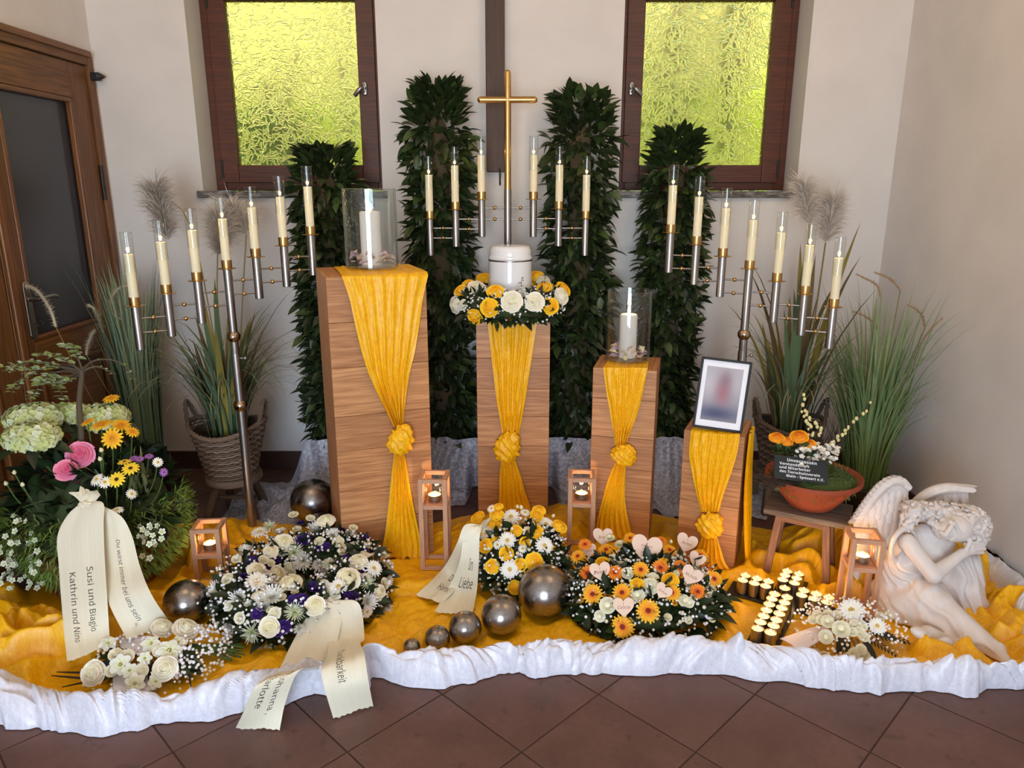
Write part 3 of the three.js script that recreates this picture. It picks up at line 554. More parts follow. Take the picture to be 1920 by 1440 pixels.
// ------------------------------------------------------------------ leaves, flowers
M.bloom = std(new THREE.Color(1, 1, 1), 0.75, { vertexColors: true });
M.leaf = std(new THREE.Color(1, 1, 1), 0.42, { vertexColors: true });
M.leafMatte = std(new THREE.Color(1, 1, 1), 0.75, { vertexColors: true });
M.moss = std([62, 78, 30], 0.95);
M.darkBase = std([64, 76, 42], 0.95);
M.gyps = std([244, 243, 244], 0.8);
M.soil = std([38, 28, 20], 1);
const shade = (c, k) => c.map((x) => x * k);
const bladeLeaf = (len, wid, droop, fold, ca, cb, nu = 5, nv = 2, shape = (u) => Math.sin(Math.PI * Math.pow(u, 0.8))) => new Shape3().grid(nu, nv, (u, v) => { const x = (v - 0.5) * wid * shape(u); return [x, fold * Math.abs(x) - droop * u * u * len, u * len]; }, (u, v) => mixc(ca, cb, Math.abs(v - 0.5) * 2)).geo();
function petal(s, { a, r0, len, w, tilt, cup = 0.3, curl = 0, ca, cb, nu = 3, nv = 2, y0 = 0, tip = 0.35, roll = 0 }) {
  const ca2 = Math.cos(a), sa2 = Math.sin(a);
  s.grid(nu, nv, (u, v) => {
    const x = (v - 0.5) * w * (tip + (1 - tip) * Math.sin(Math.PI * Math.min(0.2 + u * 0.75, 1)) + (u > 0.8 ? -(u - 0.8) * 1.2 * tip : 0)), e = tilt + curl * u, out = r0 + len * u * Math.cos(e), up = y0 + len * u * Math.sin(e) + cup * x * x / Math.max(w, 1e-4) + roll * x;
    return [ca2 * out - sa2 * x, up, sa2 * out + ca2 * x];
  }, (u) => mixc(ca, cb, u));
}
const C = { // linear colours of petals and leaves
  white: lin(240, 238, 236), cream: lin(238, 226, 184), ivory: lin(242, 236, 208), green: lin(208, 214, 150), yellow: lin(248, 186, 14), deepYellow: lin(232, 140, 6), orange: lin(238, 110, 16), red: lin(196, 60, 12), purple: lin(58, 20, 110), deepPurple: lin(30, 8, 60), pink: lin(236, 92, 140), palePink: lin(246, 150, 180), lilac: lin(170, 120, 190), brown: lin(70, 36, 14), tan: lin(206, 170, 110), lime: lin(176, 190, 90),
  leaf: lin(40, 58, 26), leafDark: lin(24, 36, 18), leafMid: lin(62, 86, 36), stem: lin(78, 104, 48),
};
function gerberaGeo(n, ca, cb, layers = 2, seed = 1) {
  const r = rng(seed), s = new Shape3();
  for (let l = 0; l < layers; l++) for (let k = 0; k < n; k++) petal(s, { a: (k + 0.5 * l) / n * 6.283 + (r() - 0.5) * 0.1, r0: 0.16, len: (l ? 0.68 : 0.84) + (r() - 0.5) * 0.06, w: 4.6 / n, tilt: 0.12 + l * 0.22 + (r() - 0.5) * 0.12, curl: -0.25, cup: 0.5, ca, cb, y0: 0.02 + l * 0.03 });
  return s.geo();
}
const discGeo = (ca, cb, r = 0.26, h = 0.1) => { const s = new Shape3(); s.grid(5, 18, (u, v) => { const q = r * (1 - u), a = v * 6.2832; return [Math.cos(a) * q, 0.06 + h * Math.sin(u * 1.57) * (u > 0.85 ? 0.82 : 1) + 0.012 * Math.sin(a * 9), Math.sin(a) * q]; }, (u) => mixc(ca, cb, u)); return s.geo(); };
function roseGeo(inner, outer, seed = 1, open = 1) {
  const r = rng(seed), s = new Shape3();
  // rolled heart of the flower: a spiral wall of petals
  s.grid(34, 3, (u, v) => { const a = u * 15, q = 0.035 + 0.024 * a * (0.8 + 0.2 * v) - 0.05 * v * v; return [Math.cos(a) * q, 0.1 + v * (0.9 - 0.011 * a + 0.02 * Math.sin(a * 2.3)), Math.sin(a) * q]; }, (u, v) => mixc(inner, outer, clamp(u * 0.5 + v * 0.25, 0, 1)));
  s.grid(4, 12, (u, v) => { const a = v * 6.2832, q = 0.4 * (1 - u); return [Math.cos(a) * q, 0.66 + 0.2 * Math.sin(u * 1.57), Math.sin(a) * q]; }, (u) => mixc(outer, inner, 0.4 + 0.6 * u));
  s.grid(5, 20, (u, v) => { const a = v * 6.2832, q = 0.34 + 0.6 * u; return [Math.cos(a) * q, 0.66 - 0.5 * u * u + 0.03 * Math.sin(a * 5 + u * 7), Math.sin(a) * q]; }, (u) => mixc(inner, outer, 0.4 + 0.5 * u));
  const layers = [[4, 0.46, 0.86, 0.3], [5, 0.58, 0.8, 0.12], [5, 0.72, 0.7, -0.1], [5, 0.87, 0.56, -0.5], [5, 1.0, 0.42, -0.9]];
  layers.forEach(([n, rad, h, close], l) => {
    for (let k = 0; k < n; k++) {
      const a0 = (k + 0.37 * l) / n * 6.283 + (r() - 0.5) * 0.3, span = 6.283 / n * 1.45, hh = h * (0.96 + 0.1 * r()), q = r() * 6;
      s.grid(5, 6, (u, v) => {
        const a = a0 + (v - 0.5) * span, edge = 1 - Math.pow(Math.abs(v - 0.5) * 2, 3) * 0.26, lip = Math.max(0, u - 0.6) / 0.4;
        const belly = 0.24 + (rad - 0.24) * Math.sin(Math.min(1, u * 1.25) * 1.5708), R2 = belly * (1 + (v - 0.5) * 0.14) * (close > 0 ? 1 - close * lip * lip * 0.5 : 1 - close * lip * lip * 0.26 * open);
        return [Math.cos(a) * R2, hh * edge * (u - (close < 0 ? lip * lip * 0.26 * -close : 0)) + 0.025 * Math.sin(v * 9 + q) * u - 0.08, Math.sin(a) * R2];
      }, (u, v) => mixc(inner, outer, clamp(0.35 + l / 4 * 0.55 + u * 0.2, 0, 1)));
    }
  });
  return s.geo();
}
function mumGeo(n, ca, cb, seed, spider = false) {
  const r = rng(seed), s = new Shape3();
  for (let l = 0; l < 5; l++) { const m = Math.round(n * (1 - l * 0.14)); for (let k = 0; k < m; k++) petal(s, { a: (k + 0.5 * (l % 2)) / m * 6.283 + (r() - 0.5) * 0.2, r0: 0.05, len: (1 - l * 0.16) * (0.9 + 0.2 * r()), w: spider ? 0.07 : 0.2, tilt: 0.05 + l * 0.27 + (r() - 0.5) * 0.16, curl: spider ? -0.2 + r() * 0.7 : 0.45 - 0.05 * l, cup: 0.9, ca, cb, nu: 3, nv: 1, tip: 0.6 }); }
  return s.geo();
}
function ruffleGeo(ca, cb, seed, layers = 4) {                         // carnation, freesia, lisianthus
  const r = rng(seed), s = new Shape3();
  s.grid(3, 10, (u, v) => { const a = v * 6.2832, q = 0.34 * (1 - u); return [Math.cos(a) * q, 0.3 + 0.14 * Math.sin(u * 1.57) + 0.02 * Math.sin(a * 5), Math.sin(a) * q]; }, cb);
  for (let l = 0; l < layers; l++) { const n = 5; for (let k = 0; k < n; k++) { const a0 = (k + 0.43 * l) / n * 6.283 + r() * 0.4, ph = r() * 6; s.grid(3, 5, (u, v) => { const a = a0 + (v - 0.5) * 1.7, q = u * (1 - l * 0.2), y = 0.55 * Math.pow(u, 1.2) * (0.3 + l * 0.24) + 0.07 * u * Math.sin(v * 15 + ph); return [Math.cos(a) * q, y, Math.sin(a) * q]; }, (u) => mixc(ca, cb, u)); } }
  return s.geo();
}
const budGeo = (ca, cb) => { const s = new Shape3(); s.grid(5, 8, (u, v) => { const q = 0.55 * Math.sin(Math.pow(u, 0.75) * 3.05) + 0.02, a = v * 6.2832; return [Math.cos(a) * q * (1 + 0.08 * Math.sin(a * 3)), u * 1.5 - 0.4, Math.sin(a) * q]; }, (u) => mixc(ca, cb, sstep(u, 0.05, 0.45))); return s.geo(); };
const F = {
  gerberaWhite: [gerberaGeo(17, C.ivory, C.white, 2, 3), discGeo(C.tan, lin(196, 178, 90))],
  gerberaOrange: [gerberaGeo(18, lin(238, 124, 14), lin(252, 196, 44), 2, 4), discGeo(C.red, lin(40, 14, 6), 0.3, 0.08)],
  gerberaDeep: [gerberaGeo(18, lin(226, 84, 14), lin(246, 160, 40), 2, 5), discGeo(C.red, lin(40, 14, 6), 0.3, 0.08)],
  daisyYellow: [gerberaGeo(15, C.deepYellow, lin(250, 206, 30), 1, 6), discGeo(lin(214, 140, 10), lin(190, 130, 14), 0.22)],
  daisyDark: [gerberaGeo(14, lin(250, 206, 40), lin(250, 220, 60), 1, 6), discGeo(C.brown, lin(30, 14, 8), 0.24)],
  daisyWhite: [gerberaGeo(15, C.ivory, C.white, 1, 7), discGeo(lin(226, 180, 30), lin(180, 140, 30), 0.24)],
  daisyLilac: [gerberaGeo(15, C.lilac, lin(150, 80, 160), 1, 8), discGeo(C.purple, C.brown, 0.2)],
  roseCream: [roseGeo(lin(242, 232, 176), lin(248, 242, 220), 1)], roseIvory: [roseGeo(lin(240, 234, 196), lin(248, 242, 226), 2, 0.6)], roseYellow: [roseGeo(lin(250, 180, 14), lin(255, 208, 36), 3)], rosePink: [roseGeo(lin(216, 60, 110), C.palePink, 4)], roseOrange: [roseGeo(lin(226, 90, 8), lin(250, 176, 30), 5)],
  mum: [mumGeo(20, lin(226, 226, 190), C.white, 9)], spider: [mumGeo(24, C.lime, lin(232, 236, 220), 10, true)],
  lisPurple: [ruffleGeo(C.deepPurple, C.purple, 11), discGeo(lin(200, 190, 60), C.lime, 0.1, 0.25)], lisCream: [ruffleGeo(C.green, C.ivory, 12), discGeo(lin(220, 200, 60), C.lime, 0.1, 0.25)],
  lily: [gerberaGeo(6, lin(226, 232, 190), C.white, 1, 14), discGeo(lin(226, 200, 90), C.lime, 0.12, 0.2)],
  carnation: [ruffleGeo(C.cream, C.ivory, 13, 5)], budWhite: [budGeo(C.lime, C.ivory)], budCream: [budGeo(C.lime, C.cream)],
};
const FNAME = { gerberaWhite: 'white_gerbera', gerberaOrange: 'orange_gerbera', gerberaDeep: 'orange_gerbera', daisyYellow: 'yellow_daisy', daisyDark: 'yellow_daisy', daisyWhite: 'white_daisy', daisyLilac: 'lilac_daisy', roseCream: 'cream_rose', roseIvory: 'cream_rose', roseYellow: 'yellow_rose', rosePink: 'pink_rose', roseOrange: 'orange_ranunculus', mum: 'white_chrysanthemum', spider: 'spider_chrysanthemum', lisPurple: 'purple_lisianthus', lisCream: 'cream_lisianthus', lily: 'white_lily', carnation: 'cream_carnation', budWhite: 'white_bud', budCream: 'cream_bud' };
function bloom(parent, kind, p, n, r, spin = rand(0, 6.28)) {
  const [g, c] = F[kind], m = part(FNAME[kind], g, M.bloom, parent, p); m.quaternion.copy(facing(n.clone().normalize(), spin)); m.scale.setScalar(r);
  if (c) part('flower_center', c, M.bloom, m);
  return m;
}
const toEye = (p) => camera.position.clone().sub(p).normalize();
function surfaceHit(px, py, sdf) {                                     // where the sight line of a pixel meets a mound of flowers
  const d = ray(px, py).normalize(); let t = 1.0, best = 1e9, bt = 2.5;
  for (let k = 0; k < 160 && t < 5; k++) { const p = d.clone().multiplyScalar(t).add(camera.position), v = sdf(p); if (v < best) { best = v; bt = t; } if (v < 0.0006) break; t += Math.max(v * 0.7, 0.002); }
  const p = d.multiplyScalar(bt).add(camera.position), e = 0.004, n = V3(sdf(p.clone().add(V3(e, 0, 0))) - sdf(p.clone().sub(V3(e, 0, 0))), sdf(p.clone().add(V3(0, e, 0))) - sdf(p.clone().sub(V3(0, e, 0))), sdf(p.clone().add(V3(0, 0, e))) - sdf(p.clone().sub(V3(0, 0, e)))).normalize();
  return { p, n };
}
function randomOn(sdf, centre, reach, tries = 40) {                    // a random point on that mound
  for (let k = 0; k < tries; k++) {
    const d = V3(rand(-1, 1), rand(-0.6, 1), rand(-1, 1)).normalize(), o = centre.clone().add(V3(rand(-1, 1) * reach.x, rand(0, 1) * reach.y, rand(-1, 1) * reach.z));
    let p = o.clone().addScaledVector(d, 0.5), t = 0; for (let q = 0; q < 60; q++) { const v = sdf(p); if (v < 0.001) break; p.addScaledVector(d, -v * 0.8); t += v; if (t > 1.2) break; }
    if (sdf(p) < 0.01 && p.y > 0.01) { const e = 0.004, n = V3(sdf(p.clone().add(V3(e, 0, 0))) - sdf(p), sdf(p.clone().add(V3(0, e, 0))) - sdf(p), sdf(p.clone().add(V3(0, 0, e))) - sdf(p)).normalize(); return { p, n }; }
  }
  return null;
}
const leafGeos = [bladeLeaf(1, 0.46, 0.12, 0.35, C.leaf, C.leafDark), bladeLeaf(1, 0.4, 0.3, 0.3, C.leafDark, shade(C.leafDark, 0.8)), bladeLeaf(1, 0.5, 0.05, 0.45, C.leafMid, C.leaf)];
const fernGeo = (() => { const s = new Shape3(); for (let k = 0; k < 9; k++) for (const q of [-1, 1]) s.add(bladeLeaf(0.34 * (1 - k * 0.08), 0.06, 0.2, 0.2, C.leafMid, C.leafDark, 3, 1), null, mat4(V3(0, -0.1 * (k / 9) ** 2, 0.12 + k * 0.095), turned(0, q * 1.0, 0))); s.add(bladeLeaf(1, 0.02, 0.1, 0, C.leaf, C.leaf, 5, 1, () => 1)); return s.geo(); })();
const ico = new THREE.IcosahedronGeometry(1, 1), ico0 = new THREE.IcosahedronGeometry(1, 0);
function scatter(parent, o, name, geo, mat, n, sdf, centre, reach, out, sc, orient = 'any', color) {
  const im = new THREE.InstancedMesh(geo, mat, n), c = new THREE.Color(); let k = 0;
  for (let i = 0; i < n; i++) {
    const h = randomOn(sdf, centre, reach); if (!h) continue;
    const p = h.p.addScaledVector(h.n, rand(out[0], out[1])).sub(o), s = rand(sc[0], sc[1]);
    const q = orient === 'any' ? turned(rand(0, 6), rand(0, 6), 0) : new THREE.Quaternion().setFromUnitVectors(V3(0, 0, 1), h.n.clone().add(V3(rand(-1, 1), rand(-0.7, 0.5), rand(-1, 1)).multiplyScalar(0.9)).normalize()).multiply(turned(0, 0, rand(-1.5, 1.5)));
    im.setMatrixAt(k, mat4(p, q, s)); if (color) im.setColorAt(k, c.setRGB(...color())); k++;
  }
  im.count = k; im.name = name; im.userData.kind = 'stuff'; parent.add(im); return im;
}
// zoomed crop coordinates to photograph pixels
const crop = (x0, y0, k) => (x, y) => [x0 + x / k, y0 + y / k];
function plant(t, o, sdf, at, rows, kind, eye = 0.35, lift = 0.01) {    // rows: [x, y, radius] in crop pixels
  for (const [x, y, r] of rows) {
    const [px, py] = at(x, y), h = surfaceHit(px, py, sdf), R1 = size(r / at.k, h.p), n = h.n.lerp(toEye(h.p), eye).normalize();
    bloom(t, kind, h.p.clone().addScaledVector(h.n, lift).sub(o), n.add(V3(rand(-0.15, 0.15), 0, rand(-0.15, 0.15))).normalize(), R1);
  }
}
const cropOf = (x0, y0, k) => Object.assign(crop(x0, y0, k), { k });

// ------------------------------------------------------------------ columns of laurel leaves
const laurel = [[40, 54, 26], [30, 44, 20], [60, 78, 36]].map((c, k) => bladeLeaf(1, [0.4, 0.36, 0.46][k], [0.25, 0.1, 0.35][k], 0.3, shade(lin(...c), 1.05), lin(...c), 5, 2, (u) => Math.pow(Math.sin(Math.PI * Math.pow(u, 0.85)), 0.9)));
M.pot = std([34, 32, 34], 0.5);
M.coreDark = std([84, 70, 48], 1);
function laurelColumn(px, pyTop, label, widths, seed) {                // widths: [height share, radius]
  const z = -3.585, x = onZ(px, 500, z).x, top = onZ(px, pyTop, z).y - 0.05, y0 = 0.2;
  const t = thing('laurel_topiary', label, 'plant', [x, 0, z]);
  R = rng(seed);
  const rAt = (h) => { for (let k = 0; k < widths.length - 1; k++) if (h <= widths[k + 1][0]) return lerp(widths[k][1], widths[k + 1][1], (h - widths[k][0]) / (widths[k + 1][0] - widths[k][0])); return widths[widths.length - 1][1]; };
  part('plant_pot', lathe([[0.0001, 0], [0.085, 0], [0.1, 0.2], [0.106, 0.21], [0.1, 0.215], [0.09, 0.19], [0.0001, 0.19]], 28), M.pot, t);
  part('leaf_core', lathe([[0.0001, 0.19], [0.05, 0.2], ...[0.15, 0.3, 0.45, 0.6, 0.75, 0.9].map((h) => [rAt(h) * 0.34 * (h > 0.8 ? 0.8 : 1), y0 + (top - y0) * h]), [0.0001, top - 0.09]], 14).scale(1, 1, 0.6), M.coreDark, t);
  const rest = new THREE.InstancedMesh(laurel[0], M.leaf, 1700), N = 2000; let ri = 0;
  for (let k = 0; k < N; k++) {
    const h = R() < 0.04 ? rand(0.88, 1) : R(), y = y0 + (top - y0) * h, front = k < 300, a = front || R() < 0.7 ? rand(-0.35, Math.PI + 0.35) : rand(Math.PI, 6.283), rr = rAt(h), cap = h > 0.9;
    const q = rr * (front ? rand(0.68, 0.97) : rand(0.34, 0.85)) * (cap ? 0.8 : 1), out = V3(Math.cos(a), 0, Math.sin(a)), dir = out.clone().add(V3(rand(-0.8, 0.8), cap ? rand(0.4, 1.8) : rand(-1.1, 0.65), rand(-0.8, 0.8))).normalize();
    const len = rand(0.06, 0.094), p = V3(Math.cos(a) * q, y, Math.sin(a) * q * 0.62), quat = new THREE.Quaternion().setFromRotationMatrix(new THREE.Matrix4().lookAt(V3(0, 0, 0), dir.clone().negate(), UPV)).multiply(turned(0, 0, rand(-0.9, 0.9)));
    if (p.z + dir.z * len < BACK + 0.006 - z) { p.z += 0.05; dir.z *= 0.3; if (p.z + dir.z * len < BACK + 0.006 - z) continue; }
    if (front) { const m = part('leaf', laurel[k % 3], M.leaf, t, p); m.quaternion.copy(quat); m.scale.setScalar(len); } else if (ri < 1700) { rest.setMatrixAt(ri++, mat4(p, quat, len)); }
  }
  rest.count = ri; rest.name = 'inner_leaves'; rest.userData.kind = 'stuff'; t.add(rest);
  // a few sprigs that stand out
  return t;
}
laurelColumn(622, 262, 'dark leafy topiary between the stepped candles and the tallest pedestal', [[0, 0.16], [0.2, 0.2], [0.35, 0.17], [0.7, 0.16], [0.9, 0.17], [1, 0.14]], 101);
laurelColumn(826, 142, 'tall dark leafy topiary between the tallest pedestal and the urn', [[0, 0.15], [0.3, 0.16], [0.6, 0.155], [0.75, 0.15], [0.9, 0.165], [1, 0.14]], 102);
laurelColumn(1084, 160, 'tall dark leafy topiary between the urn and the smaller vase', [[0, 0.16], [0.3, 0.17], [0.6, 0.165], [0.8, 0.155], [0.93, 0.17], [1, 0.15]], 103);
laurelColumn(1258, 232, 'dark leafy topiary between the smaller vase and the portrait', [[0, 0.12], [0.3, 0.15], [0.6, 0.16], [0.8, 0.145], [0.93, 0.145], [1, 0.11]], 104);

// ------------------------------------------------------------------ grasses
const bladeOf = (bend, w, ca, cb, twist = 0) => { const s = new Shape3(); s.grid(9, 2, (u, v) => { const a = bend * u * u, x = (v - 0.5) * w * (1 - Math.pow(u, 2.2)) * (0.6 + 0.8 * Math.min(u * 3, 1) * (1 - u * 0.3)); let y = 0, z = 0; const st = 12; for (let k = 0; k < st * u; k++) { const q = k / st, b = bend * q * q; y += Math.cos(b) / st; z += Math.sin(b) / st; } return [x, y, z + 0.15 * Math.abs(x)]; }, (u, v) => mixc(ca, cb, u)); return s.geo(); };
const bladeSets = {
  fine: [[0.25, 0.011], [0.5, 0.01], [0.9, 0.009], [1.5, 0.009]].flatMap(([b, w]) => [bladeOf(b, w, lin(78, 112, 56), lin(124, 150, 98)), bladeOf(b, w, lin(88, 116, 50), lin(146, 158, 110))]),
  fineBlue: [[0.2, 0.011], [0.45, 0.011], [0.9, 0.009], [1.6, 0.009]].flatMap(([b, w]) => [bladeOf(b, w, lin(84, 112, 84), lin(132, 152, 128)), bladeOf(b, w, lin(94, 116, 74), lin(146, 156, 120))]),
  arch: [[1.2, 0.012], [1.9, 0.011], [2.5, 0.01], [3.0, 0.009]].flatMap(([b, w]) => [bladeOf(b, w, lin(70, 96, 70), lin(112, 130, 100)), bladeOf(b, w, lin(98, 108, 60), lin(150, 146, 104))]),
  broad: [[0.2, 0.04], [0.5, 0.036], [0.8, 0.034]].flatMap(([b, w]) => [bladeOf(b, w, lin(66, 88, 56), lin(96, 112, 72)), bladeOf(b, w, lin(150, 130, 44), lin(120, 116, 60)), bladeOf(b, w, lin(110, 74, 50), lin(96, 92, 56))]),
};
function blades(t, set, n, { y = 0, r = 0.05, len, lean, from = 0, to = 6.283, limit }) {
  for (let k = 0; k < n; k++) {
    const a = rand(from, to), q = r * Math.sqrt(R()), m = part('blade', pick(set), M.leafMatte, t, [Math.cos(a) * q, y, Math.sin(a) * q]), l = rand(...len);
    m.rotation.order = 'YXZ'; m.rotation.set(rand(...lean), -a + Math.PI / 2 + rand(-0.6, 0.6), 0); m.scale.set(0.6 + 0.4 * l, l, l);
    if (limit) { m.updateMatrix(); const b = new THREE.Box3().setFromBufferAttribute(m.geometry.attributes.position).applyMatrix4(m.matrix); if (!limit(b)) { t.remove(m); } }
  }
}
function foxtail(t, points, r, col) {                                  // bristly seed head along a curve
  const curve = new THREE.CatmullRomCurve3(points.map((p) => V3(...p))), s = new Shape3(), p = V3(), d = V3();
  for (let k = 0; k < 420; k++) { const u = R(); curve.getPointAt(u, p); curve.getTangentAt(u, d); const out = V3(rand(-1, 1), rand(-1, 1), rand(-1, 1)).addScaledVector(d, 0.5).normalize(), l = r * (0.6 + 0.7 * R()) * (0.5 + Math.sin(Math.min(u + 0.15, 1) * 2.6)), w = V3(rand(-1, 1), rand(-1, 1), rand(-1, 1)).cross(out).setLength(0.0009); const e = p.clone().addScaledVector(out, l), base = s.p.length / 3; for (const q of [p.clone().add(w), p.clone().sub(w), e]) { s.p.push(q.x, q.y, q.z); s.c.push(...shade(col, rand(0.7, 1.15))); s.u.push(0, 0); } s.i.push(base, base + 1, base + 2); }
  s.add(tube(points, r * 0.35, 16, 6), col);
  return part('seed_head', s.geo(), M.leafMatte, t);
}
function plume(t, base, top, r, col, bendX = 0) {                      // loose pampas plume
  const s = new Shape3(), a = V3(...base), b = V3(...top), m = a.clone().lerp(b, 0.5).add(V3(bendX, 0, 0)), curve = new THREE.CatmullRomCurve3([a, m, b]), p = V3(), d = V3();
  for (let k = 0; k < 1200; k++) {
    const u = Math.pow(R(), 0.85); curve.getPointAt(u, p); curve.getTangentAt(u, d);
    const side = V3(rand(-1, 1), rand(-0.3, 0.3), rand(-1, 1) * 0.6).normalize(), l = r * (0.45 + 0.75 * R()) * (0.55 + 0.75 * Math.sin(Math.min(0.25 + u * 0.75, 1) * 2.5)), w = V3(rand(-1, 1), rand(-1, 1), rand(-1, 1)).cross(side).setLength(0.001 + 0.0004 * R());
    const mid = p.clone().addScaledVector(side, l * 0.55).addScaledVector(d, l * 0.45), e = p.clone().addScaledVector(side, l).addScaledVector(d, l * (0.35 + 0.3 * R())), base2 = s.p.length / 3, cc = shade(col, rand(0.75, 1.2));
    for (const q of [p.clone().add(w), p.clone().sub(w), mid.clone().add(w), mid.clone().sub(w), e]) { s.p.push(q.x, q.y, q.z); s.c.push(...cc); s.u.push(0, 0); } s.i.push(base2, base2 + 1, base2 + 2, base2 + 1, base2 + 3, base2 + 2, base2 + 2, base2 + 3, base2 + 4);
  }
  return part('plume', s.geo(), M.leafMatte, t);
}
const stalk = (t, pts, r, c) => part('stalk', (() => { const s = new Shape3(); s.add(tube(pts, r, 20, 5), c); return s.geo(); })(), M.leafMatte, t);
const tanC = lin(196, 180, 152), greyC = lin(182, 172, 162), paleC = lin(206, 196, 186);
{ // tall fountain grass by the door
  R = rng(201);
  const b = V3(-1.755, 0, -3.34), t = thing('grass_plant', 'tall upright green grass with bristly seed heads standing beside the glazed door', 'plant', b);
  part('plant_pot', lathe([[0.0001, 0], [0.08, 0], [0.1, 0.17], [0.105, 0.18], [0.095, 0.18], [0.0001, 0.165]], 24), M.pot, t);
  const ok = (q) => q.min.x > LEFT + 0.03 - b.x && q.min.z > BACK + 0.02 - b.z;
  blades(t, bladeSets.fineBlue.slice(0, 4), 250, { y: 0.165, r: 0.075, len: [0.6, 1.02], lean: [-0.05, 0.08], limit: ok });
  const L = (px, py, z = b.z + 0.05) => onZ(px, py, z).sub(b).toArray();
  for (const pts of [[[232, 600], [212, 590], [208, 562], [225, 540], [252, 536]], [[195, 625], [186, 600], [175, 578], [165, 572]], [[240, 655], [233, 620], [228, 590], [224, 562]], [[162, 665], [165, 645], [172, 628], [178, 618]]]) { const c = pts.map(([x, y]) => L(x, y)); foxtail(t, c, 0.016, tanC); stalk(t, [[0, 0.16, 0], [c[0][0] * 0.5, (c[0][1] + 0.16) / 2, 0.02], c[0]], 0.0022, lin(120, 130, 80)); }
  const c = [[104, 612], [98, 590], [86, 566], [66, 542], [50, 536]].map(([x, y]) => onX(x, y, LEFT + 0.12).sub(b).toArray()); foxtail(t, c, 0.015, tanC); stalk(t, [[0, 0.16, 0], [c[0][0] * 0.6, 0.5, c[0][2] * 0.6], c[0]], 0.002, lin(150, 120, 60));
}
{ // tall grass in the right corner
  R = rng(202);
  const b = V3(1.60, 0, -3.12), t = thing('grass_plant', 'tall upright green grass standing in the corner behind the angel statue', 'plant', b);
  part('plant_pot', lathe([[0.0001, 0], [0.08, 0], [0.1, 0.15], [0.105, 0.16], [0.095, 0.16], [0.0001, 0.145]], 24), M.pot, t);
  const ok = (q) => q.max.x < RIGHT - 0.02 - b.x && q.min.z > BACK + 0.02 - b.z;
  blades(t, bladeSets.fine, 270, { y: 0.145, r: 0.085, len: [0.5, 0.98], lean: [0, 0.2], limit: ok });
  blades(t, bladeSets.fine, 40, { y: 0.145, r: 0.08, len: [0.4, 0.8], lean: [0.2, 0.4], limit: ok });
  const L = (px, py, z = b.z + 0.03) => onZ(px, py, z).sub(b).toArray();
  for (const pts of [[[1652, 560], [1644, 535], [1622, 522], [1606, 514]], [[1688, 545], [1672, 525], [1655, 516], [1640, 511]], [[1648, 620], [1638, 605], [1620, 592], [1600, 584]], [[1722, 655], [1732, 635], [1750, 612], [1768, 596]], [[1734, 615], [1730, 595], [1718, 580], [1702, 572]]]) { const c = pts.map(([x, y]) => L(x, y)); foxtail(t, c, 0.008, lin(170, 136, 100)); stalk(t, [[0, 0.14, 0], [c[0][0] * 0.5, (c[0][1] + 0.2) / 2, 0.02], c[0]], 0.0022, lin(110, 120, 70)); }
}

// ------------------------------------------------------------------ wicker baskets
M.wicker = [std([128, 106, 88], 0.8), std([104, 84, 68], 0.8), std([148, 128, 110], 0.8)];
function wickerBasket(t, r0, r1, h, dip, seed, mats = M.wicker) {
  R = rng(seed);
  const rows = Math.round(h / 0.0115), rAt = (k) => lerp(r0, r1, k), rim = (a) => h + dip * Math.cos(2 * a);
  part('basket_floor', cyl(r0, r0, 0.01, 28), mats[1], t);
  part('lining', lathe([[r0 - 0.006, 0.008], [r1 - 0.014, h - 0.012]], 28), std([96, 80, 66], 1), t);
  for (let k = 0; k < rows; k++) {                                   // woven rounds over and under the stakes
    const u = (k + 0.5) / rows, pts = [], n = 44;
    for (let q = 0; q < n; q++) { const a = q / n * 6.2832; pts.push([Math.cos(a) * (rAt(u) + 0.0035 * (((q + k) % 2) ? 1 : -1)), u * rim(a) + rand(-0.0012, 0.0012), Math.sin(a) * (rAt(u) + 0.0035 * (((q + k) % 2) ? 1 : -1))]); }
    part('woven_round', tube(pts, 0.0048, 88, 5, true), mats[k % 3], t);
  }
  const rimPts = (o, f) => Array.from({ length: 48 }, (_, q) => { const a = q / 48 * 6.2832; return [Math.cos(a) * (r1 + o * Math.cos(a * 16 + f)), rim(a) + 0.006 + o * Math.sin(a * 16 + f), Math.sin(a) * (r1 + o * Math.cos(a * 16 + f))]; });
  part('braided_rim', join([0, 2.1, 4.2].map((f) => tube(rimPts(0.006, f), 0.006, 120, 5, true))), mats[0], t);
  for (const s of [-1, 1]) { const c = s > 0 ? 0 : Math.PI, hp = (o, f) => Array.from({ length: 9 }, (_, q) => { const u = q / 8, a = c + (u - 0.5) * 0.62; return [Math.cos(a) * (r1 + 0.012 * Math.sin(u * 3.14)) + o * Math.cos(u * 14 + f), rim(a) + 0.095 * Math.sin(u * 3.14) + o * Math.sin(u * 14 + f), Math.sin(a) * r1]; }); part('handle', join([0, 2.1, 4.2].map((f) => tube(hp(0.0055, f), 0.0055, 24, 5))), mats[1], t); }
}
const weathered = woodTex(S(84, 70, 58), S(150, 132, 114), 26, 0.9);
M.weathered = std(new THREE.Color(0.9, 0.88, 0.86), 0.85, { map: repeated(weathered, 1.5, 3) });
M.weatheredDark = std(new THREE.Color(0.6, 0.56, 0.52), 0.85, { map: repeated(weathered, 1.5, 3) });
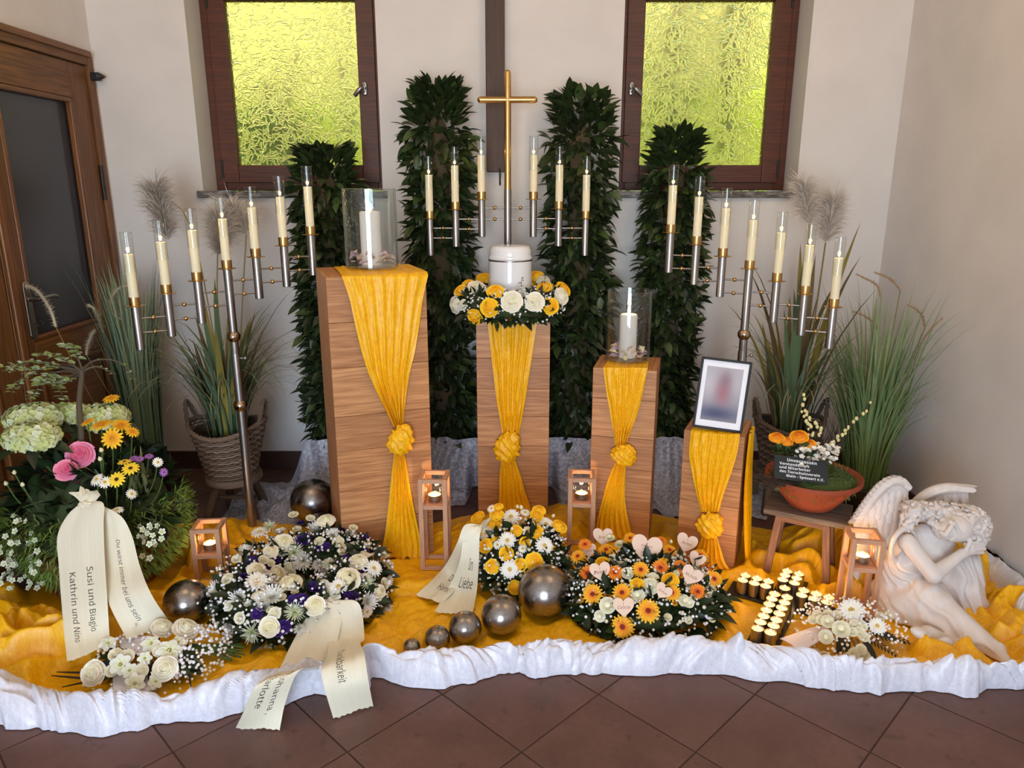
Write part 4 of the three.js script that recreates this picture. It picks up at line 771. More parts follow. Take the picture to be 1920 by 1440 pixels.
{ // round stool with basket by the left wall
  const z = -3.14, s = onZ(438, 886, z), seatY = s.y;
  const t = thing('round_stool', 'small weathered round wooden stool under the wicker basket', 'stool', [s.x, 0, z]);
  part('seat', lathe([[0.0001, seatY - 0.035], [0.118, seatY - 0.035], [0.126, seatY - 0.025], [0.124, seatY - 0.006], [0.116, seatY], [0.0001, seatY]], 32), M.weathered, t);
  for (const a of [0.6, 2.5, 4.1, 5.6]) part('leg', tube([[Math.cos(a) * 0.07, seatY - 0.03, Math.sin(a) * 0.07], [Math.cos(a) * 0.1, seatY * 0.5, Math.sin(a) * 0.1], [Math.cos(a) * 0.135, 0.002, Math.sin(a) * 0.135]], 0.019, 8, 10), M.weatheredDark, t);
  part('stretcher', bar(V3(-0.1, seatY * 0.45, 0.02), V3(0.1, seatY * 0.45, 0.02), 0.011), M.weatheredDark, t);
  const b = V3(s.x - 0.005, seatY + 0.001, z), k = thing('wicker_basket', 'grey wicker basket of arching grass and pampas plumes on the round stool', 'basket', b, 0);
  wickerBasket(k, 0.105, 0.162, 0.225, 0.02, 301);
  part('soil', cyl(0.13, 0.13, 0.01, 24).translate(0, 0.17, 0), M.soil, k);
  R = rng(203);
  const ok = (q) => q.min.z > BACK + 0.02 - b.z && q.max.z < 0.42 && q.min.y > -0.12;
  blades(k, bladeSets.arch, 150, { y: 0.16, r: 0.08, len: [0.4, 0.72], lean: [0, 0.25], limit: ok });
  blades(k, bladeSets.broad, 26, { y: 0.16, r: 0.06, len: [0.3, 0.9], lean: [0, 0.3], limit: ok });
  const L = (px, py, zz = z - 0.1) => onZ(px, py, zz).sub(b).toArray();
  plume(k, L(316, 450), L(292, 352), 0.075, greyC, 0.0); stalk(k, [[0, 0.16, -0.02], L(372, 480), L(345, 398), L(322, 378), L(312, 400)], 0.0028, lin(140, 126, 84));
  plume(k, L(408, 478), L(412, 410), 0.075, greyC, 0.01); stalk(k, [[0, 0.16, -0.03], L(408, 560), L(408, 478)], 0.003, lin(130, 120, 80));
  plume(k, L(462, 440, z - 0.16), L(430, 385, z - 0.16), 0.07, paleC, 0.02); stalk(k, [[0.02, 0.16, -0.04], L(455, 560, z - 0.16), L(462, 440, z - 0.16)], 0.003, lin(130, 120, 80));
}
{ // dark stand with the second basket, behind the bowl
  const z = -3.2, s = onZ(1468, 905, z), b = V3(s.x, 0.2, z);
  const st = thing('square_stool', 'dark wooden stand under the wicker basket behind the terracotta bowl', 'stool', [s.x, 0, z]);
  part('seat', box(0.26, 0.03, 0.24, 0.005).translate(0, 0.183, 0), M.weatheredDark, st);
  for (const [x, q] of [[-1, -1], [1, -1], [-1, 1], [1, 1]]) part('leg', box(0.035, 0.168, 0.035, 0.004, 'y').translate(x * 0.1, 0.084, q * 0.09), M.weatheredDark, st);
  const k = thing('wicker_basket', 'dark wicker basket of broad grass with two feathery plumes behind the terracotta bowl', 'basket', b.clone().setY(0.199), 0);
  wickerBasket(k, 0.1, 0.15, 0.22, 0.02, 302, [M.wicker[1], std([84, 68, 54], 0.85), M.wicker[0]]);
  part('soil', cyl(0.12, 0.12, 0.01, 24).translate(0, 0.17, 0), M.soil, k);
  R = rng(204);
  const ok = (q) => q.min.z > BACK + 0.02 - b.z && q.max.z < 0.34 && q.max.x < 0.4 && q.min.x > -0.28 && q.min.y > 0.05;
  blades(k, bladeSets.arch, 120, { y: 0.16, r: 0.08, len: [0.38, 0.7], lean: [0, 0.25], limit: ok });
  blades(k, bladeSets.broad, 34, { y: 0.16, r: 0.06, len: [0.35, 1.0], lean: [0, 0.25], limit: ok });
  const L = (px, py, zz = z - 0.08) => onZ(px, py, zz).sub(b).toArray();
  plume(k, L(1518, 420), L(1508, 345), 0.062, paleC, 0.0); stalk(k, [[0.02, 0.16, 0], L(1508, 560), L(1518, 420)], 0.0035, lin(150, 136, 70));
  plume(k, L(1548, 455), L(1562, 372), 0.066, paleC, 0.006); stalk(k, [[0.04, 0.16, 0], L(1530, 580), L(1548, 455)], 0.0035, lin(120, 110, 60));
}

// ------------------------------------------------------------------ cloths on the floor
const billow = (x, y) => { const n = n2(x, y); return Math.sqrt(n * n + 0.0025); };                // round puffs, tight valleys
const fold = (x, z, f, seed) => { const wx = x + 0.09 * n2(x * 3 + seed, z * 3), wz = z + 0.09 * n2(x * 3, z * 3 + seed + 5); const a = billow(wx * f + seed, wz * f * 1.25), b = billow(wx * f * 2.1 + 7 + seed, wz * f * 1.9), c = billow(wx * f * 4.3 + 3, wz * f * 4.3 + seed); return Math.pow(a, 0.8) * 0.78 + b * 0.34 * (0.4 + a) + c * 0.1; };
// what stands on the cloth presses it flat: [x, z, radius]
const pressed = [];
const flat = (x, z) => { let k = 1; for (const [a, b, r] of pressed) { const d = Math.hypot(x - a, z - b); if (d < r + 0.05) k = Math.min(k, sstep(d, r, r + 0.05)); } return k; };
for (const p of [ped1, ped2, ped3, ped4]) for (const i of [-0.3, 0, 0.3]) for (const j of [-0.3, 0, 0.3]) pressed.push([p.c.x + p.ax.x * p.w * i + p.out.x * p.w * j, p.c.z + p.ax.z * p.w * i + p.out.z * p.w * j, p.w * 0.24]);
const frontEdge = [[-30, 1262], [60, 1285], [150, 1318], [260, 1322], [380, 1296], [480, 1282], [580, 1262], [690, 1240], [780, 1236], [900, 1232], [1020, 1222], [1120, 1218], [1220, 1216], [1320, 1220], [1420, 1222], [1510, 1242], [1600, 1256], [1700, 1250], [1800, 1258], [1860, 1262], [1940, 1262]].map(([x, y]) => onY(x, y + 14, 0.0));
const backEdge = [[-40, 1128], [60, 1100], [180, 1040], [300, 1000], [420, 978], [540, 985], [660, 985], [780, 985], [860, 975], [960, 955], [1060, 948], [1160, 955], [1260, 975], [1360, 985], [1450, 1000], [1540, 985], [1620, 990], [1700, 1005], [1780, 1020], [1850, 1060], [1905, 1110]].map(([x, y]) => onY(x, y, 0.0));
const edgeCurve = (pts) => new THREE.CatmullRomCurve3(pts);
const fc = edgeCurve(frontEdge), bc = edgeCurve(backEdge);
const clothHeight = (x, z) => {
  const wild = 0.032 + 0.022 * sstep(z, -2.25, -2.05) + 0.075 * sstep(-x, 0.9, 1.3) + 0.085 * sstep(x, 1.0, 1.35) + 0.02 * sstep(x, 0.6, 1.0) * sstep(-z, 2.2, 2.6);
  const k = flat(x, z); return 0.003 + wild * fold(x, z, 3.1, 1.7) * k + 0.009 * fold(x + 4, z * 0.8, 7.5, 3.3) * (0.12 + 0.88 * k);
};
function layCloth() {
  const s = new Shape3(), nu = 460, nv = 170, f = fc.getSpacedPoints(nu), b = bc.getSpacedPoints(nu);
  s.grid(nu, nv, (u, v) => {
    const i = Math.round(u * nu), p = b[i].clone().lerp(f[i], v), e = Math.min(1, v * 9), hem = 0.02 * n2(u * 14, 3) * (1 - e);
    let x = p.x, z = p.z + hem; x = Math.min(x, RIGHT - 0.05); z = Math.max(z, BACK + 0.06);
    return [x, clothHeight(x, z) * (0.25 + 0.75 * e) * (0.3 + 0.7 * Math.min(1, (1 - v) * 8)) + (v > 0.93 ? (v - 0.93) / 0.07 * 0.012 : 0), z];
  }, null, (u, v) => [u * 3.6, v * 1.2]);
  return s.geo();
}
// objects that rest on the yellow cloth call press() before the cloth is laid at the end of the script
const press = (p, r) => pressed.push([p.x, p.z, r]);
const layYellow = () => solo('floor_cloth', layCloth(), M.velvet, 'large crumpled yellow velvet cloth spread over the tiles under the display', 'cloth');

{ // white velvet rolled round the front and the right of the yellow cloth
  const outer = [[-30, 1352], [90, 1372], [200, 1374], [300, 1362], [420, 1342], [520, 1322], [620, 1304], [690, 1298], [700, 1268], [760, 1286], [860, 1280], [960, 1268], [1060, 1272], [1130, 1266], [1250, 1262], [1370, 1266], [1440, 1280], [1560, 1292], [1660, 1300], [1780, 1302], [1840, 1300], [1940, 1298]].map(([x, y]) => onY(x, y, 0));
  const inner = [[-30, 1250], [60, 1272], [150, 1305], [260, 1312], [380, 1285], [480, 1268], [580, 1248], [640, 1236], [690, 1230], [780, 1226], [860, 1222], [940, 1214], [1040, 1208], [1120, 1204], [1220, 1203], [1320, 1208], [1420, 1210], [1510, 1232], [1600, 1248], [1700, 1242], [1800, 1250], [1940, 1254]].map(([x, y]) => onY(x, y, 0.05));
  const oc = edgeCurve(outer).getSpacedPoints(520), ic = edgeCurve(inner).getSpacedPoints(520), s = new Shape3();
  s.grid(520, 40, (u, v) => {
    const i = Math.round(u * 520), o = oc[i], q = ic[i], a = v * Math.PI, w = 0.5 - 0.5 * Math.cos(a);
    const x = lerp(o.x, q.x, w), z = lerp(o.z, q.z, w), xs = x + 0.35 * (w - 0.5) * n2(x * 1.3, 5) * 0.6;
    const swag = Math.pow(0.5 + 0.5 * Math.sin(xs * 15 + 2.6 * n2(xs * 1.9, 1)), 1.6), f = fold(xs * 1.1 + 9, z * 0.7 + w * 0.12, 4.2, 4.4), g = fold(xs * 1.2 + 3, z * 1.1 - xs * 0.5, 8.5, 2.2);
    const h = (0.03 + 0.026 * Math.sin(a)) * Math.sin(Math.min(a * 1.12, Math.PI * 0.8)) * (0.75 + 0.55 * swag) + (0.034 * f + 0.026 * g) * Math.sin(a), out = 0.024 * (f - 0.5) + 0.022 * (swag - 0.4);
    return [x + 0.012 * (g - 0.6), 0.003 + h, z + out * (1 - v)];
  }, null, (u, v) => [u * 3.6, v * 0.16]);
  solo('white_velvet_border', s.geo(), M.whiteVelvet, 'white crushed velvet rolled along the front edge of the yellow cloth', 'cloth');
  const c = edgeCurve([[1800, 1030], [1836, 1046], [1868, 1072], [1898, 1110], [1918, 1150], [1934, 1200], [1944, 1262]].map(([x, y]) => onY(x, y, 0.06))).getSpacedPoints(140), s2 = new Shape3();
  s2.grid(140, 30, (u, v) => { const p = c[Math.round(u * 140)], a = v * Math.PI, f = fold(p.x + v * 0.1, p.z, 3.5, 8.8), side = Math.cos(a) * 0.075; const x = Math.min(p.x + 0.03 + side, RIGHT - 0.02), z = p.z - side * 0.5; return [x, 0.004 + Math.sin(a) * (0.085 + 0.06 * f), z]; }, null, (u, v) => [u * 0.9, v * 0.25]);
  solo('white_velvet_strip', s2.geo(), M.whiteVelvet, 'white crushed velvet bunched between the angel and the right hand wall', 'cloth');
}
{ // pale velvet wrapped round the plant pots behind the pedestals
  const s = new Shape3(), x0 = -1.32, x1 = 1.3;
  const zone = (x, a, b, m = 0.05) => sstep(x, a - m, a) * (1 - sstep(x, b, b + m));
  s.grid(300, 60, (u, v) => {
    const x = lerp(x0, x1, u), pots = Math.max(zone(x, -1.0, -0.4, 0.13), zone(x, -0.36, 0.36, 0.1), zone(x, 0.4, 0.86, 0.16)), behindUrn = zone(x, -0.19, 0.2, 0.035);
    const top = 0.02 + (0.235 + 0.02 * n2(x * 4, 2)) * pots, f = fold(x * 1.6, v * 0.5 + 3, 4, 6.1), g = Math.sin(x * 42 + 6 * n2(x * 2.2, v * 0.8));
    let zz, y; const zt = -3.462 + 0.008 * g;
    if (v < 0.15) { zz = zt - 0.012 * (1 - v / 0.15); y = top - 0.008 * (1 - v / 0.15); }
    else if (v < 0.6) { const k = (v - 0.15) / 0.45; zz = zt + 0.1 * Math.pow(k, 1.6) * (1 - behindUrn * 0.9) + 0.014 * g * k * (1 - behindUrn) + 0.015 * f * k * (1 - behindUrn); y = lerp(top, 0.014, Math.pow(k, 0.9)) + 0.012 * f * k; }
    else { const k = (v - 0.6) / 0.4, far = (0.22 + 0.1 * n2(x * 2.5, 8) + 0.16 * sstep(-x, 0.86, 1.0) - 0.08 * zone(x, -0.84, -0.38, 0.05) - 0.1 * zone(x, 0.33, 0.66, 0.05)) * (1 - behindUrn * 0.98); zz = zt + 0.1 * (1 - behindUrn * 0.9) + 0.014 * g * (1 - behindUrn) + 0.015 * f * (1 - behindUrn) + far * k; y = 0.006 + 0.05 * f * Math.sin(Math.min(k + 0.3, 1) * 3.14) * (1 - behindUrn) + 0.012 * (1 - k) * f; }
    return [x, Math.max(y, 0.003), zz];
  }, null, (u, v) => [u * 2.5, v * 0.6]);
  solo('pale_velvet_cloth', s.geo(), M.silverVelvet, 'silver grey velvet cloth draped round the plant pots behind the pedestals', 'cloth');
}

// ------------------------------------------------------------------ metal spheres
const ballTex = texture(512, (x, y) => 0.75 + 0.22 * tileXY(x, y, 3, 40, 2), { srgb: false });
M.ball = std([156, 150, 146], 0.34, { metalness: 1, roughnessMap: ballTex });
{
  const spheres = [
    [588, 940, 43, 'large dark metal sphere against the tallest pedestal behind the white wreath'], [600, 988, 26, 'smaller dark metal sphere peeking out behind the white and purple wreath'], [350, 1129, 42, 'brushed metal sphere between the wooden lantern and the cream rose bouquet'],
    [772, 1213, 16, 'smallest brushed metal sphere at the end of the row of five'], [820, 1197, 24, 'second smallest brushed metal sphere in the row of five'], [872, 1177, 31, 'middle sized brushed metal sphere in the row of five'], [940, 1153, 38, 'second largest brushed metal sphere in the row of five'], [1021, 1108, 50, 'largest brushed metal sphere, next to the heart of orange gerberas']];
  spheres.forEach(([px, py, r, label], k) => {
    let Rm = 0.05, p; for (let i = 0; i < 12; i++) { p = onY(px, py, Rm + 0.006); Rm = size(r, p); }
    const t = solo('metal_sphere', new THREE.SphereGeometry(Rm, 48, 32), M.ball, label, 'sphere', p, [rad(20 + 37 * k), rad(50 * k), rad(30 + 23 * k)], 'metal spheres');
    press(p, Rm * 0.45);
  });
}

// ------------------------------------------------------------------ wooden tea-light lanterns
const lightWood = woodTex(S(170, 122, 92), S(214, 168, 134), 30, 0.55);
M.lightWood = std(new THREE.Color(1, 1, 1), 0.65, { map: repeated(lightWood, 2, 5) });
M.amberGlass = new THREE.MeshPhysicalMaterial({ color: new THREE.Color(0.98, 0.96, 0.94), transmission: 1, roughness: 0.04, thickness: 0, ior: 1.5, side: THREE.DoubleSide });
M.tin = std([170, 166, 160], 0.3, { metalness: 1 });
M.meltWax = std([252, 226, 184], 0.35);
const tinGeo = (r, h) => lathe([[0.0001, 0], [r - 0.001, 0], [r, 0.001], [r, h], [r - 0.0006, h], [r - 0.0006, h - 0.003]], 24);
function teaLight(p, r, h, label, group, power) {
  const t = thing('tea_light', label, 'candle', p, 0, group);
  part('tin_cup', tinGeo(r, h), M.tin, t);
  part('wax_pool', lathe([[0.0001, h - 0.004], [r - 0.001, h - 0.0035], [r - 0.0008, h - 0.006]], 20), M.meltWax, t);
  part('wick', cyl(0.0009, 0.0008, 0.007, 5).translate(0, h - 0.004, 0), M.wick, t);
  part('flame', flameGeo(0.0105, 0.0034).translate(0, h + 0.002, 0), M.flame, t);
  const l = candleGlow(t, h + 0.014, power);
  return t;
}
function lantern(pxl, pxr, pyTop, pyFoot, label, turn, seed, what) {
  // legs stand on the floor under (centre, pyFoot); the front width in pixels gives the size
  const f = onY((pxl + pxr) / 2, pyFoot, 0.006), w = size(pxr - pxl, f) * 0.98, c = V3(f.x, 0.006, f.z - w / 2), H2 = onZ((pxl + pxr) / 2, pyTop, f.z).y - 0.006;
  const t = thing('wooden_lantern', label, 'lantern', c, turn), s = w * 0.16, yS = H2 - w * 0.98, q = w / 2 - s / 2;
  for (const [a, b] of [[-1, -1], [1, -1], [-1, 1], [1, 1]]) part('post', box(s, H2, s, 0.0015, 'y').translate(a * q, H2 / 2, b * q), M.lightWood, t);
  const beam = (y, h2) => { for (const b of [-1, 1]) { part('cross_bar', box(w - 2 * s, h2, s * 0.8, 0.001).translate(0, y, b * q), M.lightWood, t); part('side_bar', box(s * 0.8, h2, w - 2 * s, 0.001, 'z').translate(b * q, y, 0), M.lightWood, t); } };
  beam(H2 - s * 0.5, s * 0.9); part('shelf', box(w - 2.05 * s, s * 0.6, w - 2.05 * s, 0.001).translate(0, yS - s * 0.3, 0), M.lightWood, t); beam(yS - s * 0.4, s * 0.9); part('cross_bar', box(w - 2 * s, s * 0.8, s * 0.8, 0.001).translate(0, s * 0.4, q), M.lightWood, t); part('cross_bar', box(w - 2 * s, s * 0.8, s * 0.8, 0.001).translate(0, s * 0.4, -q), M.lightWood, t);
  const gy = 0.006 + yS + 0.0005, gw = w - 2.5 * s, gh = w * 0.84;
  const g = thing('glass_cup', `square glass cup inside ${what}`, 'glass', [c.x, gy, c.z], turn);
  part('glass_wall', join([[0, 1], [0, -1], [1, 0], [-1, 0]].map(([a, b]) => new THREE.PlaneGeometry(gw - 0.008, gh).rotateY(a ? Math.PI / 2 : 0).translate(a * gw / 2, gh / 2 + 0.002, b * gw / 2)).concat([[1, 1], [1, -1], [-1, 1], [-1, -1]].map(([a, b]) => new THREE.CylinderGeometry(0.004, 0.004, gh, 8, 1, true).translate(a * (gw / 2 - 0.004), gh / 2 + 0.002, b * (gw / 2 - 0.004))))), M.amberGlass, g);
  part('glass_floor', box(gw, 0.004, gw, 0.001).translate(0, 0.0022, 0), M.amberGlass, g);
  part('glass_rim', join([-1, 1].flatMap((a) => [box(gw, 0.003, 0.003, 0.001).translate(0, gh, a * gw / 2), box(0.003, 0.003, gw, 0.001).translate(a * gw / 2, gh, 0)])), M.amberGlass, g);
  const tl = teaLight(V3(c.x, gy + 0.0048, c.z), Math.min(0.0255, gw / 2 - 0.004), 0.022, `lit tea light in the glass cup of ${what}`, null, 0.035);
  press(c, w * 0.7);
}
lantern(364, 418, 994, 1094, 'short wooden lantern with a tea light standing left of the white and purple wreath', rad(6), 1, 'the lantern beside the planter ribbon');
lantern(789, 843, 900, 1070, 'tall slim wooden lantern with a tea light against the tallest pedestal', rad(-2), 2, 'the tall lantern against the tallest pedestal');
lantern(1064, 1116, 898, 1042, 'tall slim wooden lantern with a tea light beside the smaller vase pedestal', rad(-4), 3, 'the lantern beside the smaller vase pedestal');
lantern(1586, 1646, 1014, 1160, 'wooden lantern with a tea light standing against the angel statue', rad(-10), 4, 'the lantern beside the angel statue');

// ------------------------------------------------------------------ cross of tea lights on a tray
{
  const z = cropOf(1360, 980, 4.8), pts = [[183, 472], [157, 515], [287, 500], [260, 542], [388, 525], [362, 568], [558, 433], [537, 470], [517, 510], [664, 458], [643, 497], [622, 540], [535, 587], [445, 640], [420, 683], [396, 733], [371, 785], [345, 838], [317, 892], [290, 950], [555, 668], [532, 715], [508, 765], [486, 817], [460, 872], [434, 925], [406, 985], [708, 607], [688, 650], [819, 638], [800, 683], [932, 668], [912, 713]];
  const h = 0.05, y0 = 0.0145, P = pts.map(([x, y]) => onY(...z(x, y), h + y0));
  P.forEach((p) => { teaLight(V3(p.x, y0, p.z), 0.0195, h, 'lit tea light in a tall tin cup in the cross of tea lights', 'tea lights set out as a cross', 0.0045); press(p, 0.05); });
  // a thin dark tray in the shape of the cross
  const bar2 = (a, b, w) => { const d = b.clone().sub(a), l = d.length() + w, m = a.clone().add(b).multiplyScalar(0.5); return box(l, 0.006, w, 0.002).applyMatrix4(mat4(V3(m.x, 0, m.z), turned(0, -Math.atan2(d.z, d.x), 0))); };
  const mid = (i, j) => P[i].clone().add(P[j]).multiplyScalar(0.5), a = mid(6, 9), b = mid(19, 26), c = mid(0, 1), d = mid(31, 32), o = V3((a.x + b.x) / 2, 0.0075, (a.z + b.z) / 2);
  const t = thing('cross_tray', 'thin dark cross shaped tray under the tea lights', 'tray', o);
  part('long_bar', bar2(a.clone().sub(o), b.clone().sub(o), 0.1).translate(0, 0.0032, 0), std([30, 26, 24], 0.3), t);
  part('short_bar', bar2(c.clone().sub(o), d.clone().sub(o), 0.1).translate(0, 0.0028, 0), std([30, 26, 24], 0.3), t);
}

// ------------------------------------------------------------------ framed portrait
{
  const c = document.createElement('canvas'); c.width = 480; c.height = 640; const x = c.getContext('2d');
  x.fillStyle = '#f4f3f8'; x.fillRect(0, 0, 480, 640);
  const img = x.createImageData(384, 520), B = (u, v, cx, cy, sx, sy) => Math.exp(-((u - cx) ** 2) / sx - ((v - cy) ** 2) / sy);
  for (let j = 0; j < 520; j++) for (let i = 0; i < 384; i++) {
    const u = i / 384, v = j / 520; let k = mixc([176, 172, 178], [132, 130, 142], v * 0.9);
    k = mixc(k, [214, 208, 214], 0.6 * B(u, v, 0.1, 0.35, 0.06, 0.08) + 0.4 * B(u, v, 0.9, 0.3, 0.04, 0.08)); k = mixc(k, [168, 106, 116], 0.85 * B(u, v, 0.52, 0.45, 0.04, 0.07)); k = mixc(k, [120, 96, 110], 0.5 * B(u, v, 0.55, 0.22, 0.02, 0.02)); k = mixc(k, [60, 66, 104], 0.85 * B(u, v, 0.4, 0.86, 0.3, 0.016)); k = mixc(k, [138, 134, 140], sstep(v, 0.9, 1) * 0.7);
    img.data.set([...k, 255], (j * 384 + i) * 4);
  }
  x.putImageData(img, 46, 58);
  const tex = new THREE.CanvasTexture(c); tex.colorSpace = THREE.SRGBColorSpace;
  const foot = ped4.plane(1344, 806, -0.01), base = V3(foot.x, ped4.h + 0.012, foot.z), turn = rad(-12);
  const ax = V3(Math.cos(turn), 0, -Math.sin(turn)), w = size(101, base) * 0.9, hgt = w * 1.47, lean = rad(9);
  const t = thing('picture_frame', 'black framed portrait with a white mount and a blurred photo on the lowest pedestal', 'picture', base, turn);
  t.rotation.order = 'YXZ'; t.rotation.x = -lean; t.rotation.z = rad(-4.5);
  const b = 0.009, fm = std([18, 18, 20], 0.6);
  for (const s of [-1, 1]) { part('frame_side', box(b, hgt, 0.016, 0.002, 'y').translate(s * (w / 2 - b / 2), hgt / 2, 0), fm, t); part('frame_rail', box(w - 2 * b, b, 0.016, 0.002).translate(0, s > 0 ? hgt - b / 2 : b / 2, 0), fm, t); }
  part('portrait_print', new THREE.PlaneGeometry(w - 2 * b, hgt - 2 * b).translate(0, hgt / 2, 0.002), new THREE.MeshStandardMaterial({ map: tex, roughness: 0.6 }), t);
  part('back_board', box(w - 0.006, hgt - 0.006, 0.003, 0.001).translate(0, hgt / 2, -0.008), fm, t);
  part('strut', box(0.03, hgt * 0.5, 0.003, 0.001).rotateX(rad(26)).translate(0, hgt * 0.23, -0.06), fm, t);
}

// ------------------------------------------------------------------ memorial ribbons
const ribbonBase = (x, w, h) => { x.fillStyle = '#e9e1c8'; x.fillRect(0, 0, w, h); const r = rng(77); for (let k = 0; k < 260; k++) { x.globalAlpha = 0.05; x.fillStyle = r() < 0.5 ? '#fffbe8' : '#c9bb94'; x.fillRect(r() * w, 0, 1 + r() * 2, h); } x.globalAlpha = 1; };
function ribbonMat(lines, w = 256, h = 768) {                           // lines: [text, x across, y along, size, turned]
  const c = document.createElement('canvas'); c.width = w; c.height = h; const x = c.getContext('2d'); ribbonBase(x, w, h);
  x.fillStyle = '#3c3a36';
  for (const [text, px, py, sz, flat2] of lines) { x.save(); x.translate(px * w, py * h); if (!flat2) x.rotate(Math.PI / 2); x.font = `${sz}px sans-serif`; x.scale(flat2 ? 0.85 : 0.68, 1); x.fillText(text, 0, 0); x.restore(); }
  const t = new THREE.CanvasTexture(c); t.colorSpace = THREE.SRGBColorSpace;
  return std(new THREE.Color(1, 1, 1), 0.5, { map: t });
}
const plainRibbon = std([232, 224, 198], 0.5);
// rows: [xl, yl, xr, yr, z or 'f' (lies on the floor at height h)]
function ribbonTail(t, o, rows, mat, name = 'ribbon_tail', zig = true) {
  const s = new Shape3(), pt = (px, py, d) => (Array.isArray(d) ? onY(px, py, d[0]) : onZ(px, py, d));
  const L = rows.map(([a, b, c, d, e]) => pt(a, b, e)), Q = rows.map(([a, b, c, d, e]) => pt(c, d, Array.isArray(e) ? e : e));
  const lc = new THREE.CatmullRomCurve3(L, false, 'centripetal'), rc = new THREE.CatmullRomCurve3(Q, false, 'centripetal');
  s.grid(60, 14, (u, v) => { const e = u === 1 && zig ? 1 - 0.006 * (Math.round(v * 14) % 2) : u, p = lc.getPoint(e).lerp(rc.getPoint(e), v); p.y += 0.0022 * Math.sin(v * 8 + u * 9) + 0.0012 * Math.sin(v * 19 - u * 4); return p.sub(o).toArray(); }, null, (u, v) => [v, 1 - u]);
  return part(name, s.geo(), mat, t);
}
function ribbonKnot(t, p, w, h, d, seed) {
  const g = new THREE.SphereGeometry(1, 28, 20), P = g.attributes.position, v = V3();
  for (let k = 0; k < P.count; k++) { v.fromBufferAttribute(P, k); const f = 1 + 0.16 * Math.sin(v.x * 6 + v.y * 4 + seed) + 0.16 * n3(v.x * 1.8 + seed, v.y * 1.8, v.z * 1.8); P.setXYZ(k, v.x * w * f, v.y * h * f, v.z * d * f); }
  g.computeVertexNormals(); return part('knot', g, plainRibbon, t, p);
}

